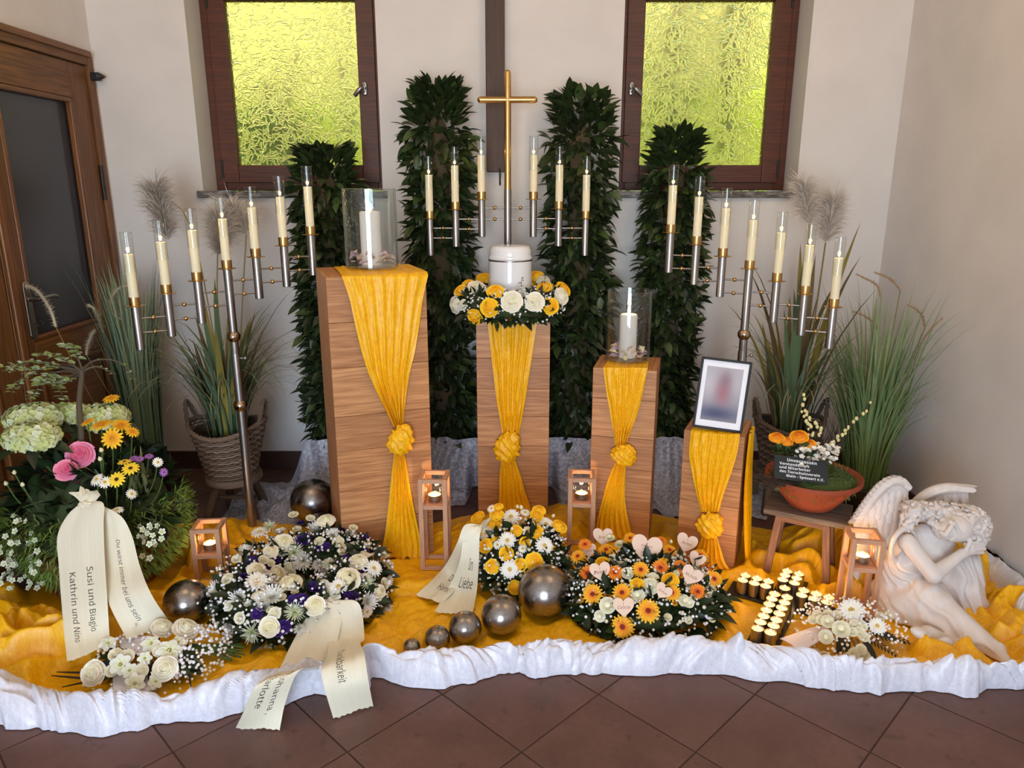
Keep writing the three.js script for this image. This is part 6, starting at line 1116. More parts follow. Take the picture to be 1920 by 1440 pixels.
// ------------------------------------------------------------------ small bouquets at the front
function looseLeaf(t, o, pts, w, geo, mat = M.leaf) { const a = pts[0], b = pts[1], d = b.clone().sub(a), m = part('leaf', geo, mat, t, a.clone().sub(o)); m.quaternion.copy(new THREE.Quaternion().setFromUnitVectors(V3(0, 0, 1), d.clone().normalize()).multiply(turned(0, 0, rand(-0.6, 0.6)))); m.scale.set(d.length() * w, d.length() * w, d.length()); return m; }
{
  R = rng(505);
  const at = cropOf(1360, 980, 4.8), G1 = (x, y, h) => onY(...at(x, y), h), c = G1(1120, 960, 0.045), o = V3(c.x, 0.012, c.z), sdf = domeSdf(V3(c.x, 0.02, c.z), 0.16, 0.075, 0.12);
  const t = thing('flower_bouquet', 'bouquet of white gerberas, cream lisianthus and dark fern lying before the angel', 'bouquet', o);
  const P = (rows, kind, eye, lift) => plant(t, o, sdf, at, rows, kind, eye, lift);
  P([[1130, 835, 118], [1345, 960, 80]], 'gerberaWhite', 0.6, 0.04);
  P([[1040, 980, 78], [925, 920, 60], [910, 1040, 64]], 'lisCream', 0.6, 0.03);
  P([[840, 860, 50], [800, 900, 46], [870, 900, 50], [930, 850, 46], [1000, 860, 46], [1160, 940, 50], [1220, 950, 52], [1200, 1000, 50], [1240, 1040, 46], [1140, 1000, 44], [1390, 870, 40], [1450, 870, 40], [800, 1170, 48], [850, 1200, 52], [900, 1180, 48], [770, 1210, 40], [1150, 1170, 52], [1210, 1140, 50], [1240, 1190, 50], [1160, 1230, 46], [1100, 1200, 46], [830, 1150, 40]], 'carnation', 0.55, 0.022);
  P([[800, 1050, 24], [1000, 1180, 24], [930, 1130, 26]], 'budCream', 0.5, 0.02);
  scatter(t, o, 'gypsophila', ico0, M.gyps, 300, sdf, c, V3(0.14, 0.02, 0.1), [0.0, 0.045], [0.0035, 0.0055]);
  for (let k = 0; k < 18; k++) { const a = k / 18 * 6.283; looseLeaf(t, o, [V3(c.x + Math.cos(a) * 0.05, 0.05, c.z + Math.sin(a) * 0.04), V3(c.x + Math.cos(a) * rand(0.15, 0.21), rand(0.02, 0.07), c.z + Math.sin(a) * rand(0.11, 0.16))], 0.7, k % 2 ? fernGeo : leafGeos[1]); }
  for (let k = 0; k < 8; k++) { const a = G1(1100 + rand(-40, 30), 1060, 0.045), b = G1(960 + k * 22, 1190, 0.03); looseLeaf(t, o, [a, b], 0.22, leafGeos[0]); }
  press(c, 0.17);
  const q = [[490, 1035], [830, 945], [985, 1010], [680, 1150]].map(([x, y]) => G1(x, y, 0.045)), e = thing('envelope', 'pale lilac envelope tucked under the bouquet before the angel', 'envelope', q[0].clone().setY(0.04)), s = new Shape3(); press(G1(600, 1050, 0.02), 0.07); press(G1(740, 1060, 0.02), 0.08);
  const rel = q.map((p) => p.clone().sub(q[0])); for (const y of [0, 0.0018]) s.grid(4, 4, (u, v) => { const p = rel[0].clone().lerp(rel[1], u).lerp(rel[3].clone().lerp(rel[2], u), v); return [p.x, y + 0.012 * u + 0.004 * Math.sin(v * 3), p.z]; });
  part('sheet', s.geo(), std([226, 218, 230], 0.7), e);
}
{
  R = rng(506);
  const at = cropOf(0, 960, 3), G1 = (x, y, h) => onY(...at(x, y), h), c = G1(820, 830, 0.05), o = V3(c.x, 0.012, c.z), sdf = domeSdf(V3(c.x, 0.02, c.z), 0.17, 0.07, 0.11);
  const t = thing('flower_bouquet', 'bouquet of cream roses, white lilies and gypsophila with bare green stems on the yellow cloth', 'bouquet', o);
  const P = (rows, kind, eye, lift) => plant(t, o, sdf, at, rows, kind, eye, lift);
  P([[550, 910, 62], [905, 685, 54], [1030, 690, 62], [930, 890, 60]], 'roseIvory', 0.6, 0.024);
  P([[950, 800, 70], [690, 870, 62], [770, 960, 58], [850, 765, 54], [620, 770, 50], [880, 950, 44], [740, 900, 44], [820, 840, 40], [1000, 760, 44]], 'lily', 0.55, 0.03); P([[660, 820, 40], [720, 830, 44], [800, 900, 40], [900, 800, 40], [640, 900, 36], [860, 700, 34]], 'carnation', 0.5, 0.02);
  P([[1180, 650, 14], [1140, 590, 13], [1100, 560, 12], [760, 690, 14]], 'budWhite', 0.4, 0.03);
  const gsd = domeSdf(V3(c.x + 0.15, 0.03, c.z - 0.04), 0.06, 0.06, 0.11); scatter(t, o, 'gypsophila', ico0, M.gyps, 260, gsd, V3(c.x + 0.15, 0.03, c.z - 0.04), V3(0.05, 0.02, 0.09), [0, 0.03], [0.004, 0.006]);
  scatter(t, o, 'gypsophila', ico0, M.gyps, 170, sdf, c, V3(0.15, 0.02, 0.09), [0.0, 0.03], [0.0035, 0.0055]);
  for (let k = 0; k < 44; k++) { const a = k / 26 * 6.283; looseLeaf(t, o, [V3(c.x + Math.cos(a) * 0.06, 0.06, c.z + Math.sin(a) * 0.03), V3(c.x + Math.cos(a) * rand(0.12, 0.2), rand(0.015, 0.05), c.z + Math.sin(a) * rand(0.08, 0.13))], 0.8, leafGeos[k % 3]); }
  for (let k = 0; k < 12; k++) { const s = new Shape3(), a = G1(1050 + rand(-20, 30), 760 + rand(-20, 30), 0.03), b = G1(1290 + rand(0, 100), 745 + k * 8, 0.02 + rand(0, 0.02)); s.add(tube([a, a.clone().lerp(b, 0.5).add(V3(0, 0.008, 0)), b], 0.0032, 8, 6), shade(C.stem, rand(0.7, 1.2))); part('stem', s.geo().translate(-o.x, -o.y, -o.z), M.leafMatte, t); }
  for (const [x0, y0, x1, y1] of [[500, 905, 320, 900], [520, 940, 290, 920], [510, 950, 350, 985], [1060, 890, 1080, 1020]]) part('twig', tube([G1(x0, y0, 0.03), G1((x0 + x1) / 2, (y0 + y1) / 2, 0.04), G1(x1, y1, 0.025)], (u) => 0.0035 * (1.2 - u * 0.8), 10, 6).translate(-o.x, -o.y, -o.z), std([48, 30, 18], 0.8), t);
  press(c, 0.19); for (const [x, y] of [[1150, 760], [1230, 775], [1310, 785], [1380, 790], [420, 910], [340, 930], [380, 960], [560, 930], [660, 990]]) press(G1(x, y, 0.01), 0.045);
  const card = (quad, label, h) => { const q = quad.map(([x, y]) => G1(x, y, h)), e = thing('condolence_card', label, 'card', q[0].clone().setY(h)), s = new Shape3(), rel = q.map((p) => p.clone().sub(q[0])); for (const y of [0, 0.0016]) s.grid(3, 3, (u, v) => { const p = rel[0].clone().lerp(rel[1], u).lerp(rel[3].clone().lerp(rel[2], u), v); return [p.x, y + 0.02 * (1 - v), p.z]; }); part('sheet', s.geo(), std([238, 234, 240], 0.6), e); };
  card([[640, 925], [880, 885], [880, 1000], [635, 1045]], 'white folded condolence card under the cream rose bouquet', 0.03);
  card([[672, 742], [840, 728], [850, 790], [690, 812]], 'white card tucked behind the flowers of the cream rose bouquet', 0.055);
}
// ------------------------------------------------------------------ big planter by the door
{
  R = rng(507);
  const c = V3(-1.555, 0.27, -2.56), o = V3(c.x, 0.003, c.z), sdf = domeSdf(c, 0.3, 0.27, 0.25), at = cropOf(0, 700, 4.8);
  const t = thing('flower_planter', 'big planter of hydrangeas, pink roses, yellow daisies and a twig tree beside the door', 'planter', o);
  part('bowl', lathe([[0.0001, 0], [0.17, 0], [0.19, 0.01], [0.24, 0.15], [0.255, 0.16], [0.255, 0.185], [0.235, 0.185], [0.0001, 0.16]], 40), std([120, 58, 38], 0.75), t);
  part('soil_mound', new THREE.SphereGeometry(1, 32, 20).scale(0.255, 0.225, 0.21).translate(0, c.y - o.y, 0), M.darkBase, t);
  const P = (rows, kind, eye, lift) => plant(t, o, sdf, at, rows, kind, eye, lift);
  // dark rose and hydrangea leaves, lighter cushion plants below
  for (let k = 0; k < 230; k++) { const a0 = rand(-0.6, Math.PI + 0.6), y0 = rand(0.0, 0.95), q0 = Math.sqrt(1 - y0 * y0), h = { n: V3(Math.cos(a0) * q0, y0, Math.sin(a0) * q0) }; h.p = V3(h.n.x * 0.285, h.n.y * 0.255, h.n.z * 0.24).add(c); const m = part('leaf', leafGeos[k % 2], M.leaf, t, h.p.addScaledVector(h.n, -0.01).sub(o)); m.quaternion.copy(new THREE.Quaternion().setFromUnitVectors(V3(0, 0, 1), h.n.add(V3(rand(-1, 1), rand(-0.4, 0.6), rand(-1, 1)).multiplyScalar(0.8)).normalize()).multiply(turned(0, 0, rand(-1, 1)))); m.scale.setScalar(rand(0.06, 0.11)); }
  const low = (p) => Math.max(sdf(p), p.y - 0.27), sprig = bladeLeaf(1, 0.12, 0.3, 0.2, lin(84, 112, 40), lin(124, 150, 62), 4, 1);
  { const im = new THREE.InstancedMesh(sprig, M.leafMatte, 4200); for (let k = 0; k < 4200; k++) { const a = rand(-0.5, Math.PI + 0.5), y = rand(-0.75, 0.3), q = Math.sqrt(1 - y * y), d = V3(Math.cos(a) * q, y, Math.sin(a) * q), p = V3(d.x * 0.31, d.y * 0.275, d.z * 0.262).add(c).sub(o); im.setMatrixAt(k, mat4(p, new THREE.Quaternion().setFromUnitVectors(V3(0, 0, 1), d.clone().add(V3(rand(-0.8, 0.8), rand(-0.3, 1.2), rand(-0.8, 0.8))).normalize()), rand(0.025, 0.05))); } im.name = 'moss_cushion'; im.userData.kind = 'stuff'; t.add(im); }
  // cascades of small white flowers at the rim
  const fl = new Shape3(); for (let q = 0; q < 5; q++) petal(fl, { a: q * 1.2566, r0: 0.05, len: 0.95, w: 0.9, tilt: 0.25, cup: 0.2, ca: C.lime, cb: C.white, nu: 2, nv: 2, tip: 0.5 }); const rock = fl.geo();
  for (const [x0, x1, y0, y1, n] of [[0, 80, 1008, 1104, 46], [255, 306, 985, 1052, 22], [0, 60, 960, 1020, 10]]) for (let k = 0; k < n; k++) { const px = rand(x0, x1), py = rand(y0, y1), z = c.z + 0.24 + rand(-0.05, 0.06), p = onZ(px, py, z); if (p.y < 0.02) continue; const m = part('white_floret', rock, M.bloom, t, p.clone().sub(o)); m.quaternion.copy(facing(V3(rand(-0.6, 0.6), 0.7, 1).normalize())); m.scale.setScalar(rand(0.0085, 0.0125)); if (k % 2) part('stem', (() => { const s = new Shape3(); s.add(tube([p.clone().sub(o), p.clone().add(V3(rand(-0.03, 0.03), 0.02, -0.04)).sub(o), p.clone().add(V3((c.x - p.x) * 0.3, 0.03, -0.1)).sub(o)], 0.0012, 6, 4), lin(96, 112, 60)); return s.geo(); })(), M.leafMatte, t); }
  // hydrangea heads
  const fr = [C.green, lin(222, 226, 190), lin(196, 204, 130)].map((col, i) => { const s = new Shape3(); for (let q = 0; q < 4; q++) petal(s, { a: q * 1.5708 + 0.3, r0: 0.03, len: 0.95, w: 1.1, tilt: 0.22 + 0.06 * q, cup: 0.25, ca: shade(col, 0.9), cb: col, nu: 2, nv: 2, tip: 0.55 }); return s.geo(); });
  for (const [x, y, w, h, z] of [[310, 405, 480, 230, c.z + 0.02], [288, 575, 450, 230, c.z + 0.14], [650, 370, 300, 160, c.z - 0.06], [930, 400, 420, 200, c.z - 0.04]]) {
    const hc = onZ(...at(x, y), z), rx = size(w / 9.6, hc), ry = size(h / 9.6, hc), s = new Shape3();
    for (let k = 0; k < 110; k++) { const u = k / 110, e = Math.acos(1 - 1.55 * u), a = k * 2.39996, d = V3(Math.sin(e) * Math.cos(a), Math.cos(e), Math.sin(e) * Math.sin(a)); s.add(fr[k % 3], null, mat4(V3(d.x * rx, d.y * ry, d.z * rx * 0.85), facing(d.clone().add(V3(rand(-0.3, 0.3), rand(-0.2, 0.3), rand(-0.3, 0.3))).normalize(), rand(0, 6)), rand(0.017, 0.022))); }
    const m = part('hydrangea_head', s.geo(), M.bloom, t, hc.clone().sub(o)); part('flower_stem', (() => { const s2 = new Shape3(); s2.add(tube([[0, 0, 0], [0.01, -0.06, 0], [(c.x - hc.x) * 0.5, c.y - hc.y + 0.1, (c.z - hc.z) * 0.6]], 0.005, 8, 6), C.stem); return s2.geo(); })(), M.leafMatte, m);
    for (let k = 0; k < 6; k++) { const a = k * 1.05, l = part('leaf', leafGeos[k % 2], M.leaf, t, hc.clone().sub(o).add(V3(Math.cos(a) * rx * 0.5, -ry * 0.4, Math.sin(a) * rx * 0.5))); l.quaternion.copy(new THREE.Quaternion().setFromUnitVectors(V3(0, 0, 1), V3(Math.cos(a), -0.35, Math.sin(a)).normalize())); l.scale.setScalar(0.1); }
  }
  P([[730, 740, 96], [595, 880, 78]], 'rosePink', 0.9, 0.03); P([[630, 580, 76]], 'rosePink', 0.1, 0.03); P([[480, 685, 26]], 'rosePink', 0.2, 0.02);
  const stemmed = (x, y, r, kind, n, z) => { const p = onZ(...at(x, y), z), m = bloom(t, kind, p.clone().sub(o), n, size(r / 4.8, p)); part('flower_stem', (() => { const s = new Shape3(), q = p.clone().sub(o); s.add(tube([q, q.clone().multiplyScalar(0.9).add(V3(0, -0.03, 0)), q.clone().multiplyScalar(0.6)], 0.0024, 8, 5), C.stem); return s.geo(); })(), M.leafMatte, t); };
  stemmed(1010, 585, 98, 'daisyYellow', V3(0.15, 0.5, 1).normalize(), c.z + 0.16); stemmed(1000, 225, 74, 'daisyYellow', V3(0, 1, 0.3).normalize(), c.z - 0.05); stemmed(910, 460, 102, 'daisyYellow', V3(-0.1, 1, 0.2).normalize(), c.z + 0.1); stemmed(1090, 465, 86, 'daisyYellow', V3(0.4, 1, 0.4).normalize(), c.z + 0.08); stemmed(790, 435, 66, 'daisyYellow', V3(-0.2, 1, 0.3).normalize(), c.z + 0.06); stemmed(1190, 525, 66, 'daisyYellow', V3(0.6, 0.9, 0.3).normalize(), c.z + 0.1);
  stemmed(1175, 855, 78, 'daisyDark', V3(0.2, 1, 0.5).normalize(), c.z + 0.22); stemmed(1050, 955, 78, 'daisyDark', V3(0.1, 0.8, 0.8).normalize(), c.z + 0.25); stemmed(1120, 795, 60, 'daisyDark', V3(0, 1, 0.1).normalize(), c.z + 0.18);
  stemmed(870, 955, 68, 'daisyWhite', V3(-0.3, 0.8, 0.6).normalize(), c.z + 0.26); stemmed(945, 980, 62, 'daisyWhite', V3(0.3, 0.8, 0.7).normalize(), c.z + 0.26); stemmed(1185, 1085, 52, 'daisyWhite', V3(0.8, 0.5, 0.4).normalize(), c.z + 0.24); stemmed(1055, 1230, 58, 'daisyWhite', V3(0.1, 1, 0.2).normalize(), c.z + 0.27);
  stemmed(1420, 800, 48, 'daisyWhite', V3(0.5, 0.4, 0.6).normalize(), c.z + 0.16); stemmed(1475, 890, 42, 'daisyLilac', V3(0.8, 0.3, 0.6).normalize(), c.z + 0.18); stemmed(1200, 765, 42, 'daisyLilac', V3(0, 1, 0.4).normalize(), c.z + 0.14); stemmed(1340, 745, 44, 'daisyLilac', V3(0.2, 1, 0.2).normalize(), c.z + 0.12); stemmed(1255, 770, 40, 'daisyLilac', V3(0.1, 0.9, 0.4).normalize(), c.z + 0.15);
  for (const [x, y] of [[905, 780], [915, 700], [60, 1000], [205, 1010], [130, 900]]) stemmed(x, y, 34, 'budCream', V3(rand(-0.4, 0.4), 1, 0.2).normalize(), c.z + 0.2);
  for (let k = 0; k < 40; k++) { const m = part('blade', bladeSets.arch[k % 4], M.leafMatte, t, [0.14 + rand(-0.05, 0.1), 0.36, 0.08 + rand(-0.06, 0.08)]); m.rotation.order = 'YXZ'; m.rotation.set(0.2, rand(0, 6), 0); m.scale.set(1, 0.2, 0.2); }
  // weeping twig tree
  const bk = std([92, 78, 62], 0.9), zt = c.z + 0.06, T = (x, y, z = zt) => onZ(...at(x, y), z).sub(o);
  part('trunk', tube([T(736, 660), T(728, 480), T(712, 300), T(722, 150), T(735, 40), T(735, -30)], (u) => 0.0115 - 0.003 * u, 24, 8), bk, t);
  const foli = [bladeLeaf(1, 0.5, 0.1, 0.3, lin(150, 156, 110), lin(190, 192, 160), 3, 2), bladeLeaf(1, 0.55, 0.1, 0.3, lin(120, 132, 60), lin(160, 168, 90), 3, 2)];
  const br = [[[735, -20], [620, -70], [420, -60], [250, 30], [90, 170]], [[730, -10], [600, -40], [420, -90], [250, -100], [60, -10]], [[735, -20], [560, -130], [430, -180], [330, -150]], [[735, -20], [640, 20], [500, 80], [560, 190], [610, 310]], [[730, 0], [560, -20], [380, 60], [300, 200], [240, 250]], [[740, -30], [840, -110], [1000, -120], [1130, -60], [1250, 160]], [[740, -20], [860, -60], [960, -30], [1040, 20]], [[740, -30], [700, -140], [660, -230], [560, -260]], [[730, -20], [540, -60], [300, -30], [120, -40], [20, -60]], [[735, -20], [640, 60], [420, 90], [380, 40]]];
  br.forEach((pts, i) => { const z1 = zt + (i % 3 - 1) * 0.06, q = pts.map(([x, y], k) => T(x, y, lerp(zt, z1, k / (pts.length - 1)))), cv = new THREE.CatmullRomCurve3(q); part('branch', tube(q, (u) => 0.0042 * (1.15 - u), 24, 5), bk, t); const n = pts[pts.length - 1][0] < 700 ? 16 : 5; for (let k = 0; k < n; k++) { const p = cv.getPointAt(clamp(0.35 + 0.65 * k / n + rand(-0.03, 0.03), 0, 1)); for (const s of [-1, 1]) { const m = part('leaf', foli[(k + i) % 2], M.leafMatte, t, p); m.quaternion.copy(turned(rand(-1.2, 0.2), s * 1.2 + rand(-0.6, 0.6), rand(-0.5, 0.5))); m.scale.setScalar(n > 5 ? rand(0.018, 0.034) : rand(0.01, 0.016)); } } });
  // wicker handle at the side
  part('handle', join([0, 2.1, 4.2].map((f) => tube(Array.from({ length: 9 }, (_, q) => { const u = q / 8; return [0.235 + 0.05 * Math.sin(u * 3.14) + 0.005 * Math.cos(u * 16 + f), 0.13 + 0.1 * Math.sin(u * 3.14) + 0.005 * Math.sin(u * 16 + f), 0.13 - 0.12 * u]; }), 0.005, 30, 5))), M.wicker[1], t);
  press(c, 0.26);
  // ribbon
  const zf = c.z + 0.265, ro = onZ(165, 935, zf), rt = thing('memorial_ribbon', 'wide cream ribbon with grey lettering falling from the big planter onto the yellow cloth', 'ribbon', ro);
  ribbonTail(rt, ro, [[128, 924, 182, 920, zf - 0.01], [150, 940, 188, 928, zf + 0.012], [152, 950, 174, 946, zf + 0.02]], plainRibbon, 'bow_loop', false); ribbonTail(rt, ro, [[150, 912, 166, 918, zf - 0.02], [148, 930, 180, 932, zf + 0.008], [152, 948, 176, 944, zf + 0.018]], plainRibbon, 'bow_loop', false);
  ribbonKnot(rt, onZ(163, 946, zf + 0.018).sub(ro), 0.024, 0.014, 0.016, 5);
  ribbonTail(rt, ro, [[150, 944, 178, 940, zf + 0.02], [128, 965, 194, 944, zf + 0.04], [108, 1003, 194, 980, zf + 0.07], [110, 1060, 196, 1040, zf + 0.12], [116, 1140, 201, 1120, zf + 0.21], [122, 1205, 205, 1185, [0.1]], [126, 1241, 207, 1212, [0.08]]], ribbonMat([['Susi und Biagio', 0.6, 0.53, 48], ['Kathrin und Nino', 0.22, 0.54, 48]], 256, 800));
  ribbonTail(rt, ro, [[172, 942, 190, 948, zf + 0.015], [192, 958, 228, 968, zf + 0.03], [194, 990, 246, 1000, zf + 0.05], [197, 1060, 262, 1060, zf + 0.11], [202, 1125, 284, 1115, zf + 0.2], [238, 1200, 320, 1168, [0.085]]], ribbonMat([['Du wirst immer bei uns sein', 0.4, 0.46, 44]], 256, 800));
}

// ------------------------------------------------------------------ white stone angel
{
  const zA = -2.37, A = (px, py, dz = 0) => onZ(px, py, zA + dz);
  const o = V3(A(1740, 1140).x, 0.012, zA + 0.06), Q = (px, py, dz) => A(px, py, dz).sub(o);
  const t = thing('angel_statue', 'white stone angel sitting with folded wings, head resting on her arm', 'statue', o);
  const stoneTexture = texture(256, (x, y) => { const a = tile2(x, y, 6, 4), b = tile2(x, y, 30, 2); return mixc(S(214, 203, 195), S(232, 224, 219), 0.5 + a * 0.5 + b * 0.2); });
  const stone = std(new THREE.Color(1, 1, 1), 0.62, { map: stoneTexture });
  const smin = (a, b, k) => { const h = clamp(0.5 + 0.5 * (b - a) / k, 0, 1); return lerp(b, a, h) - k * h * (1 - h); };
  const cap = (a, b, ra, rb) => { const ba = b.clone().sub(a), l2 = ba.lengthSq(); return (x, y, z) => { const px = x - a.x, py = y - a.y, pz = z - a.z, h = clamp((px * ba.x + py * ba.y + pz * ba.z) / l2, 0, 1); return Math.hypot(px - ba.x * h, py - ba.y * h, pz - ba.z * h) - lerp(ra, rb, h); }; };
  const ell = (c, rx, ry, rz, roll = 0) => { const cs = Math.cos(roll), sn = Math.sin(roll), m = Math.min(rx, ry, rz); return (x, y, z) => { const qx = x - c.x, qy = y - c.y, u = (qx * cs + qy * sn) / rx, v = (-qx * sn + qy * cs) / ry, w = (z - c.z) / rz; return (Math.hypot(u, v, w) - 1) * m; }; };
  const folds = (f, amp, freq, dir, bend = 0) => (x, y, z) => { const s = x * dir[0] + y * dir[1] + z * dir[2] + bend * n3(x * 7, y * 7, z * 7) * 0.02; const w = Math.sin(s * freq); return f(x, y, z) - amp * (w > 0 ? Math.pow(w, 0.7) : w * 0.45); };
  // [shape, blend]
  const hip = Q(1676, 1118, 0.0), chest = Q(1714, 1040, -0.01), knee = Q(1738, 1126, 0.11), ankle = Q(1864, 1220, 0.31), sh = Q(1702, 1018, 0.05), elbow = Q(1750, 1078, 0.13), wrist = Q(1804, 1038, 0.085), kneeUp = Q(1815, 1058, 0.0);
  const parts = [
    [folds(cap(hip, chest, 0.078, 0.062), 0.005, 170, [0.5, 0.85, 0.1], 1), 0.03],
    [cap(chest, Q(1752, 1002, 0.0), 0.054, 0.034), 0.03], [cap(Q(1735, 1002, 0.0), Q(1785, 990, 0.02), 0.04, 0.036), 0.02], [ell(Q(1762, 1012, -0.02), 0.05, 0.045, 0.05), 0.03],
    [folds(ell(Q(1744, 1050, 0.0), 0.07, 0.085, 0.066, 0.2), 0.003, 160, [0.75, 0.6, 0.2], 1), 0.03],
    [folds(ell(Q(1686, 1062, 0.01), 0.05, 0.08, 0.07, -0.3), 0.006, 190, [0.85, 0.5, 0.2], 1.5), 0.025],
    [folds(cap(hip.clone().add(V3(0.01, -0.02, 0.04)), knee, 0.07, 0.064), 0.006, 150, [0.8, -0.5, 0.3], 1.5), 0.03],
    [folds(cap(knee, ankle, 0.066, 0.032), 0.006, 140, [0.45, 0.88, 0.1], 1.5), 0.03],
    [folds(cap(Q(1690, 1145, 0.1), Q(1830, 1215, 0.27), 0.05, 0.03), 0.0055, 140, [0.5, 0.85, 0.1], 1.5), 0.03],
    [folds(cap(kneeUp, Q(1806, 1128, 0.03), 0.044, 0.064), 0.007, 190, [0.95, 0.28, 0.2], 1), 0.022],
    [folds(cap(Q(1812, 1105, 0.045), Q(1842, 1136, 0.05), 0.036, 0.02), 0.005, 200, [0.9, 0.3, 0], 1), 0.02],
    [folds(cap(Q(1750, 1080, 0.0), Q(1800, 1105, 0.0), 0.066, 0.06), 0.004, 170, [0.9, 0.4, 0], 1), 0.03],
    [cap(Q(1720, 1115, 0), Q(1800, 1130, 0), 0.055, 0.055), 0.03],
    [folds(ell(Q(1672, 1128, 0.03), 0.074, 0.06, 0.08), 0.0055, 170, [0.6, 0.8, 0], 2), 0.03],
    [cap(ankle, Q(1886, 1240, 0.36), 0.026, 0.018), 0.015],
    // bare arm with hand
    [cap(sh, elbow, 0.031, 0.0255), 0.012], [cap(elbow, wrist, 0.026, 0.0165), 0.01], [cap(wrist, Q(1824, 1032, 0.075), 0.016, 0.012), 0.008],
    [cap(Q(1822, 1036, 0.08), Q(1843, 1036, 0.07), 0.008, 0.006), 0.004], [cap(Q(1822, 1030, 0.082), Q(1846, 1029, 0.072), 0.008, 0.006), 0.004], [cap(Q(1822, 1024, 0.08), Q(1845, 1022, 0.07), 0.008, 0.006), 0.004], [cap(Q(1820, 1018, 0.076), Q(1842, 1015, 0.066), 0.0075, 0.0055), 0.004], [cap(Q(1812, 1030, 0.088), Q(1820, 1014, 0.088), 0.008, 0.006), 0.004],
    // sleeve rim
    [(() => { const c = sh.clone().add(V3(-0.006, -0.016, -0.016)); return (x, y, z) => { const qx = x - c.x, qy = y - c.y, qz = z - c.z + qx * 0.35, r = Math.hypot(qx * 1.1, qy * 0.85); return Math.hypot(r - 0.054, qz * 0.7) - 0.0085; }; })(), 0.01],
    // head lying sideways on the hand, face turned out
    [ell(Q(1792, 990, 0.045), 0.058, 0.047, 0.05, 0.12), 0.012], [ell(Q(1768, 996, 0.06), 0.03, 0.028, 0.03, 0.2), 0.012],
    [cap(Q(1783, 988, 0.092), Q(1773, 1003, 0.098), 0.007, 0.0085), 0.006], [cap(Q(1764, 998, 0.09), Q(1768, 1006, 0.088), 0.0055, 0.0055), 0.004], [cap(Q(1790, 980, 0.092), Q(1799, 1000, 0.09), 0.006, 0.005), 0.006],
    [cap(Q(1782, 978, 0.09), Q(1786, 983, 0.092), 0.006, 0.006), 0.004], [cap(Q(1790, 1008, 0.084), Q(1784, 1012, 0.082), 0.006, 0.006), 0.004],
    // soles peeping out from under the dress
    [ell(Q(1726, 1188, 0.29), 0.036, 0.017, 0.022, -0.42), 0.003], [ell(Q(1771, 1209, 0.325), 0.028, 0.027, 0.016, 0.5), 0.003], [cap(Q(1740, 1190, 0.25), Q(1810, 1222, 0.29), 0.03, 0.024), 0.02],
  ];
  const curl = (x, y, z) => 0.008 * Math.sin(n3(x * 26, y * 26, z * 26) * 5 + x * 60) + 0.004 * n3(x * 60, y * 60, z * 60);
  const hair = [ell(Q(1818, 984, 0.015), 0.058, 0.062, 0.062, 0.1), ell(Q(1790, 968, 0.005), 0.055, 0.034, 0.055, 0.1), cap(Q(1765, 962, -0.01), Q(1708, 958, 0.0), 0.034, 0.03), cap(Q(1714, 958, 0.02), Q(1700, 985, 0.03), 0.026, 0.018), cap(Q(1745, 968, 0.03), Q(1752, 988, 0.045), 0.016, 0.012), cap(Q(1835, 1000, 0.04), Q(1838, 1020, 0.03), 0.03, 0.016)];
  const sdf = (x, y, z) => {
    let d = 1e3; for (const [f, k] of parts) d = smin(d, f(x, y, z), k);
    let h = 1e3; for (const f of hair) h = smin(h, f(x, y, z), 0.014); if (h < 0.03) h -= curl(x, y, z);
    d = smin(d, h, 0.006);
    return Math.max(d, -(y - 0.0005));
  };
  const N = 150, mc = new MarchingCubes(N, stone, false, false, 400000), half = N / 2, C0 = V3(Q(1740, 1100, 0.08).x, 0.215, 0.06), E = 0.315;
  mc.isolation = 0;
  const B = 5, at3 = (i, j, k) => sdf(C0.x + (i - half) / half * E, C0.y + (j - half) / half * E, C0.z + (k - half) / half * E), far = E / half * B * 1.2 + 0.012;
  for (let k = 0; k < N; k += B) for (let j = 0; j < N; j += B) for (let i = 0; i < N; i += B) {      // blocks far from the surface need only one look
    const d = at3(i + 2, j + 2, k + 2), skip = Math.abs(d) > far;
    for (let c = k; c < k + B; c++) for (let b = j; b < j + B; b++) for (let a = i; a < i + B; a++) mc.field[a + b * N + c * N * N] = -(skip ? d : at3(a, b, c));
  }
  mc.update();
  const n = mc.geometry.drawRange.count || mc.count, pos = new Float32Array(mc.positionArray.slice(0, n * 3)), nor = new Float32Array(n * 3), uv = new Float32Array(n * 2);
  for (let q = 0; q < n; q++) {
    const x = pos[q * 3] = pos[q * 3] * E + C0.x, y = pos[q * 3 + 1] = pos[q * 3 + 1] * E + C0.y, z = pos[q * 3 + 2] = pos[q * 3 + 2] * E + C0.z;
    const a = mc.normalArray[q * 3], b = mc.normalArray[q * 3 + 1], c = mc.normalArray[q * 3 + 2], l = Math.hypot(a, b, c) || 1; nor[q * 3] = a / l; nor[q * 3 + 1] = b / l; nor[q * 3 + 2] = c / l; uv[q * 2] = x * 3; uv[q * 2 + 1] = (y + z) * 3;
  }
  const g = new THREE.BufferGeometry(); g.setAttribute('position', new THREE.BufferAttribute(pos, 3)); g.setAttribute('normal', new THREE.BufferAttribute(nor, 3)); g.setAttribute('uv', new THREE.BufferAttribute(uv, 2));
  part('figure', g, stone, t);
  // wings: a curved plate with rows of overlapping feathers and a thick scaled upper edge
  const featherGeo = (() => { const s = new Shape3(); for (const q of [1, -1]) s.grid(5, 4, (u, v) => { const w = (0.5 + 0.5 * Math.min(1, u * 2.2)) * Math.sqrt(Math.max(0, 1 - Math.pow(Math.max(0, u - 0.55) / 0.46, 2))), x = (v - 0.5) * 0.62 * w; return [x, q > 0 ? 0.055 * (1 - Math.pow(Math.abs(v - 0.5) * 2, 2)) + 0.04 * u : 0.02 * u - 0.02, u]; }); return s.geo(); })();
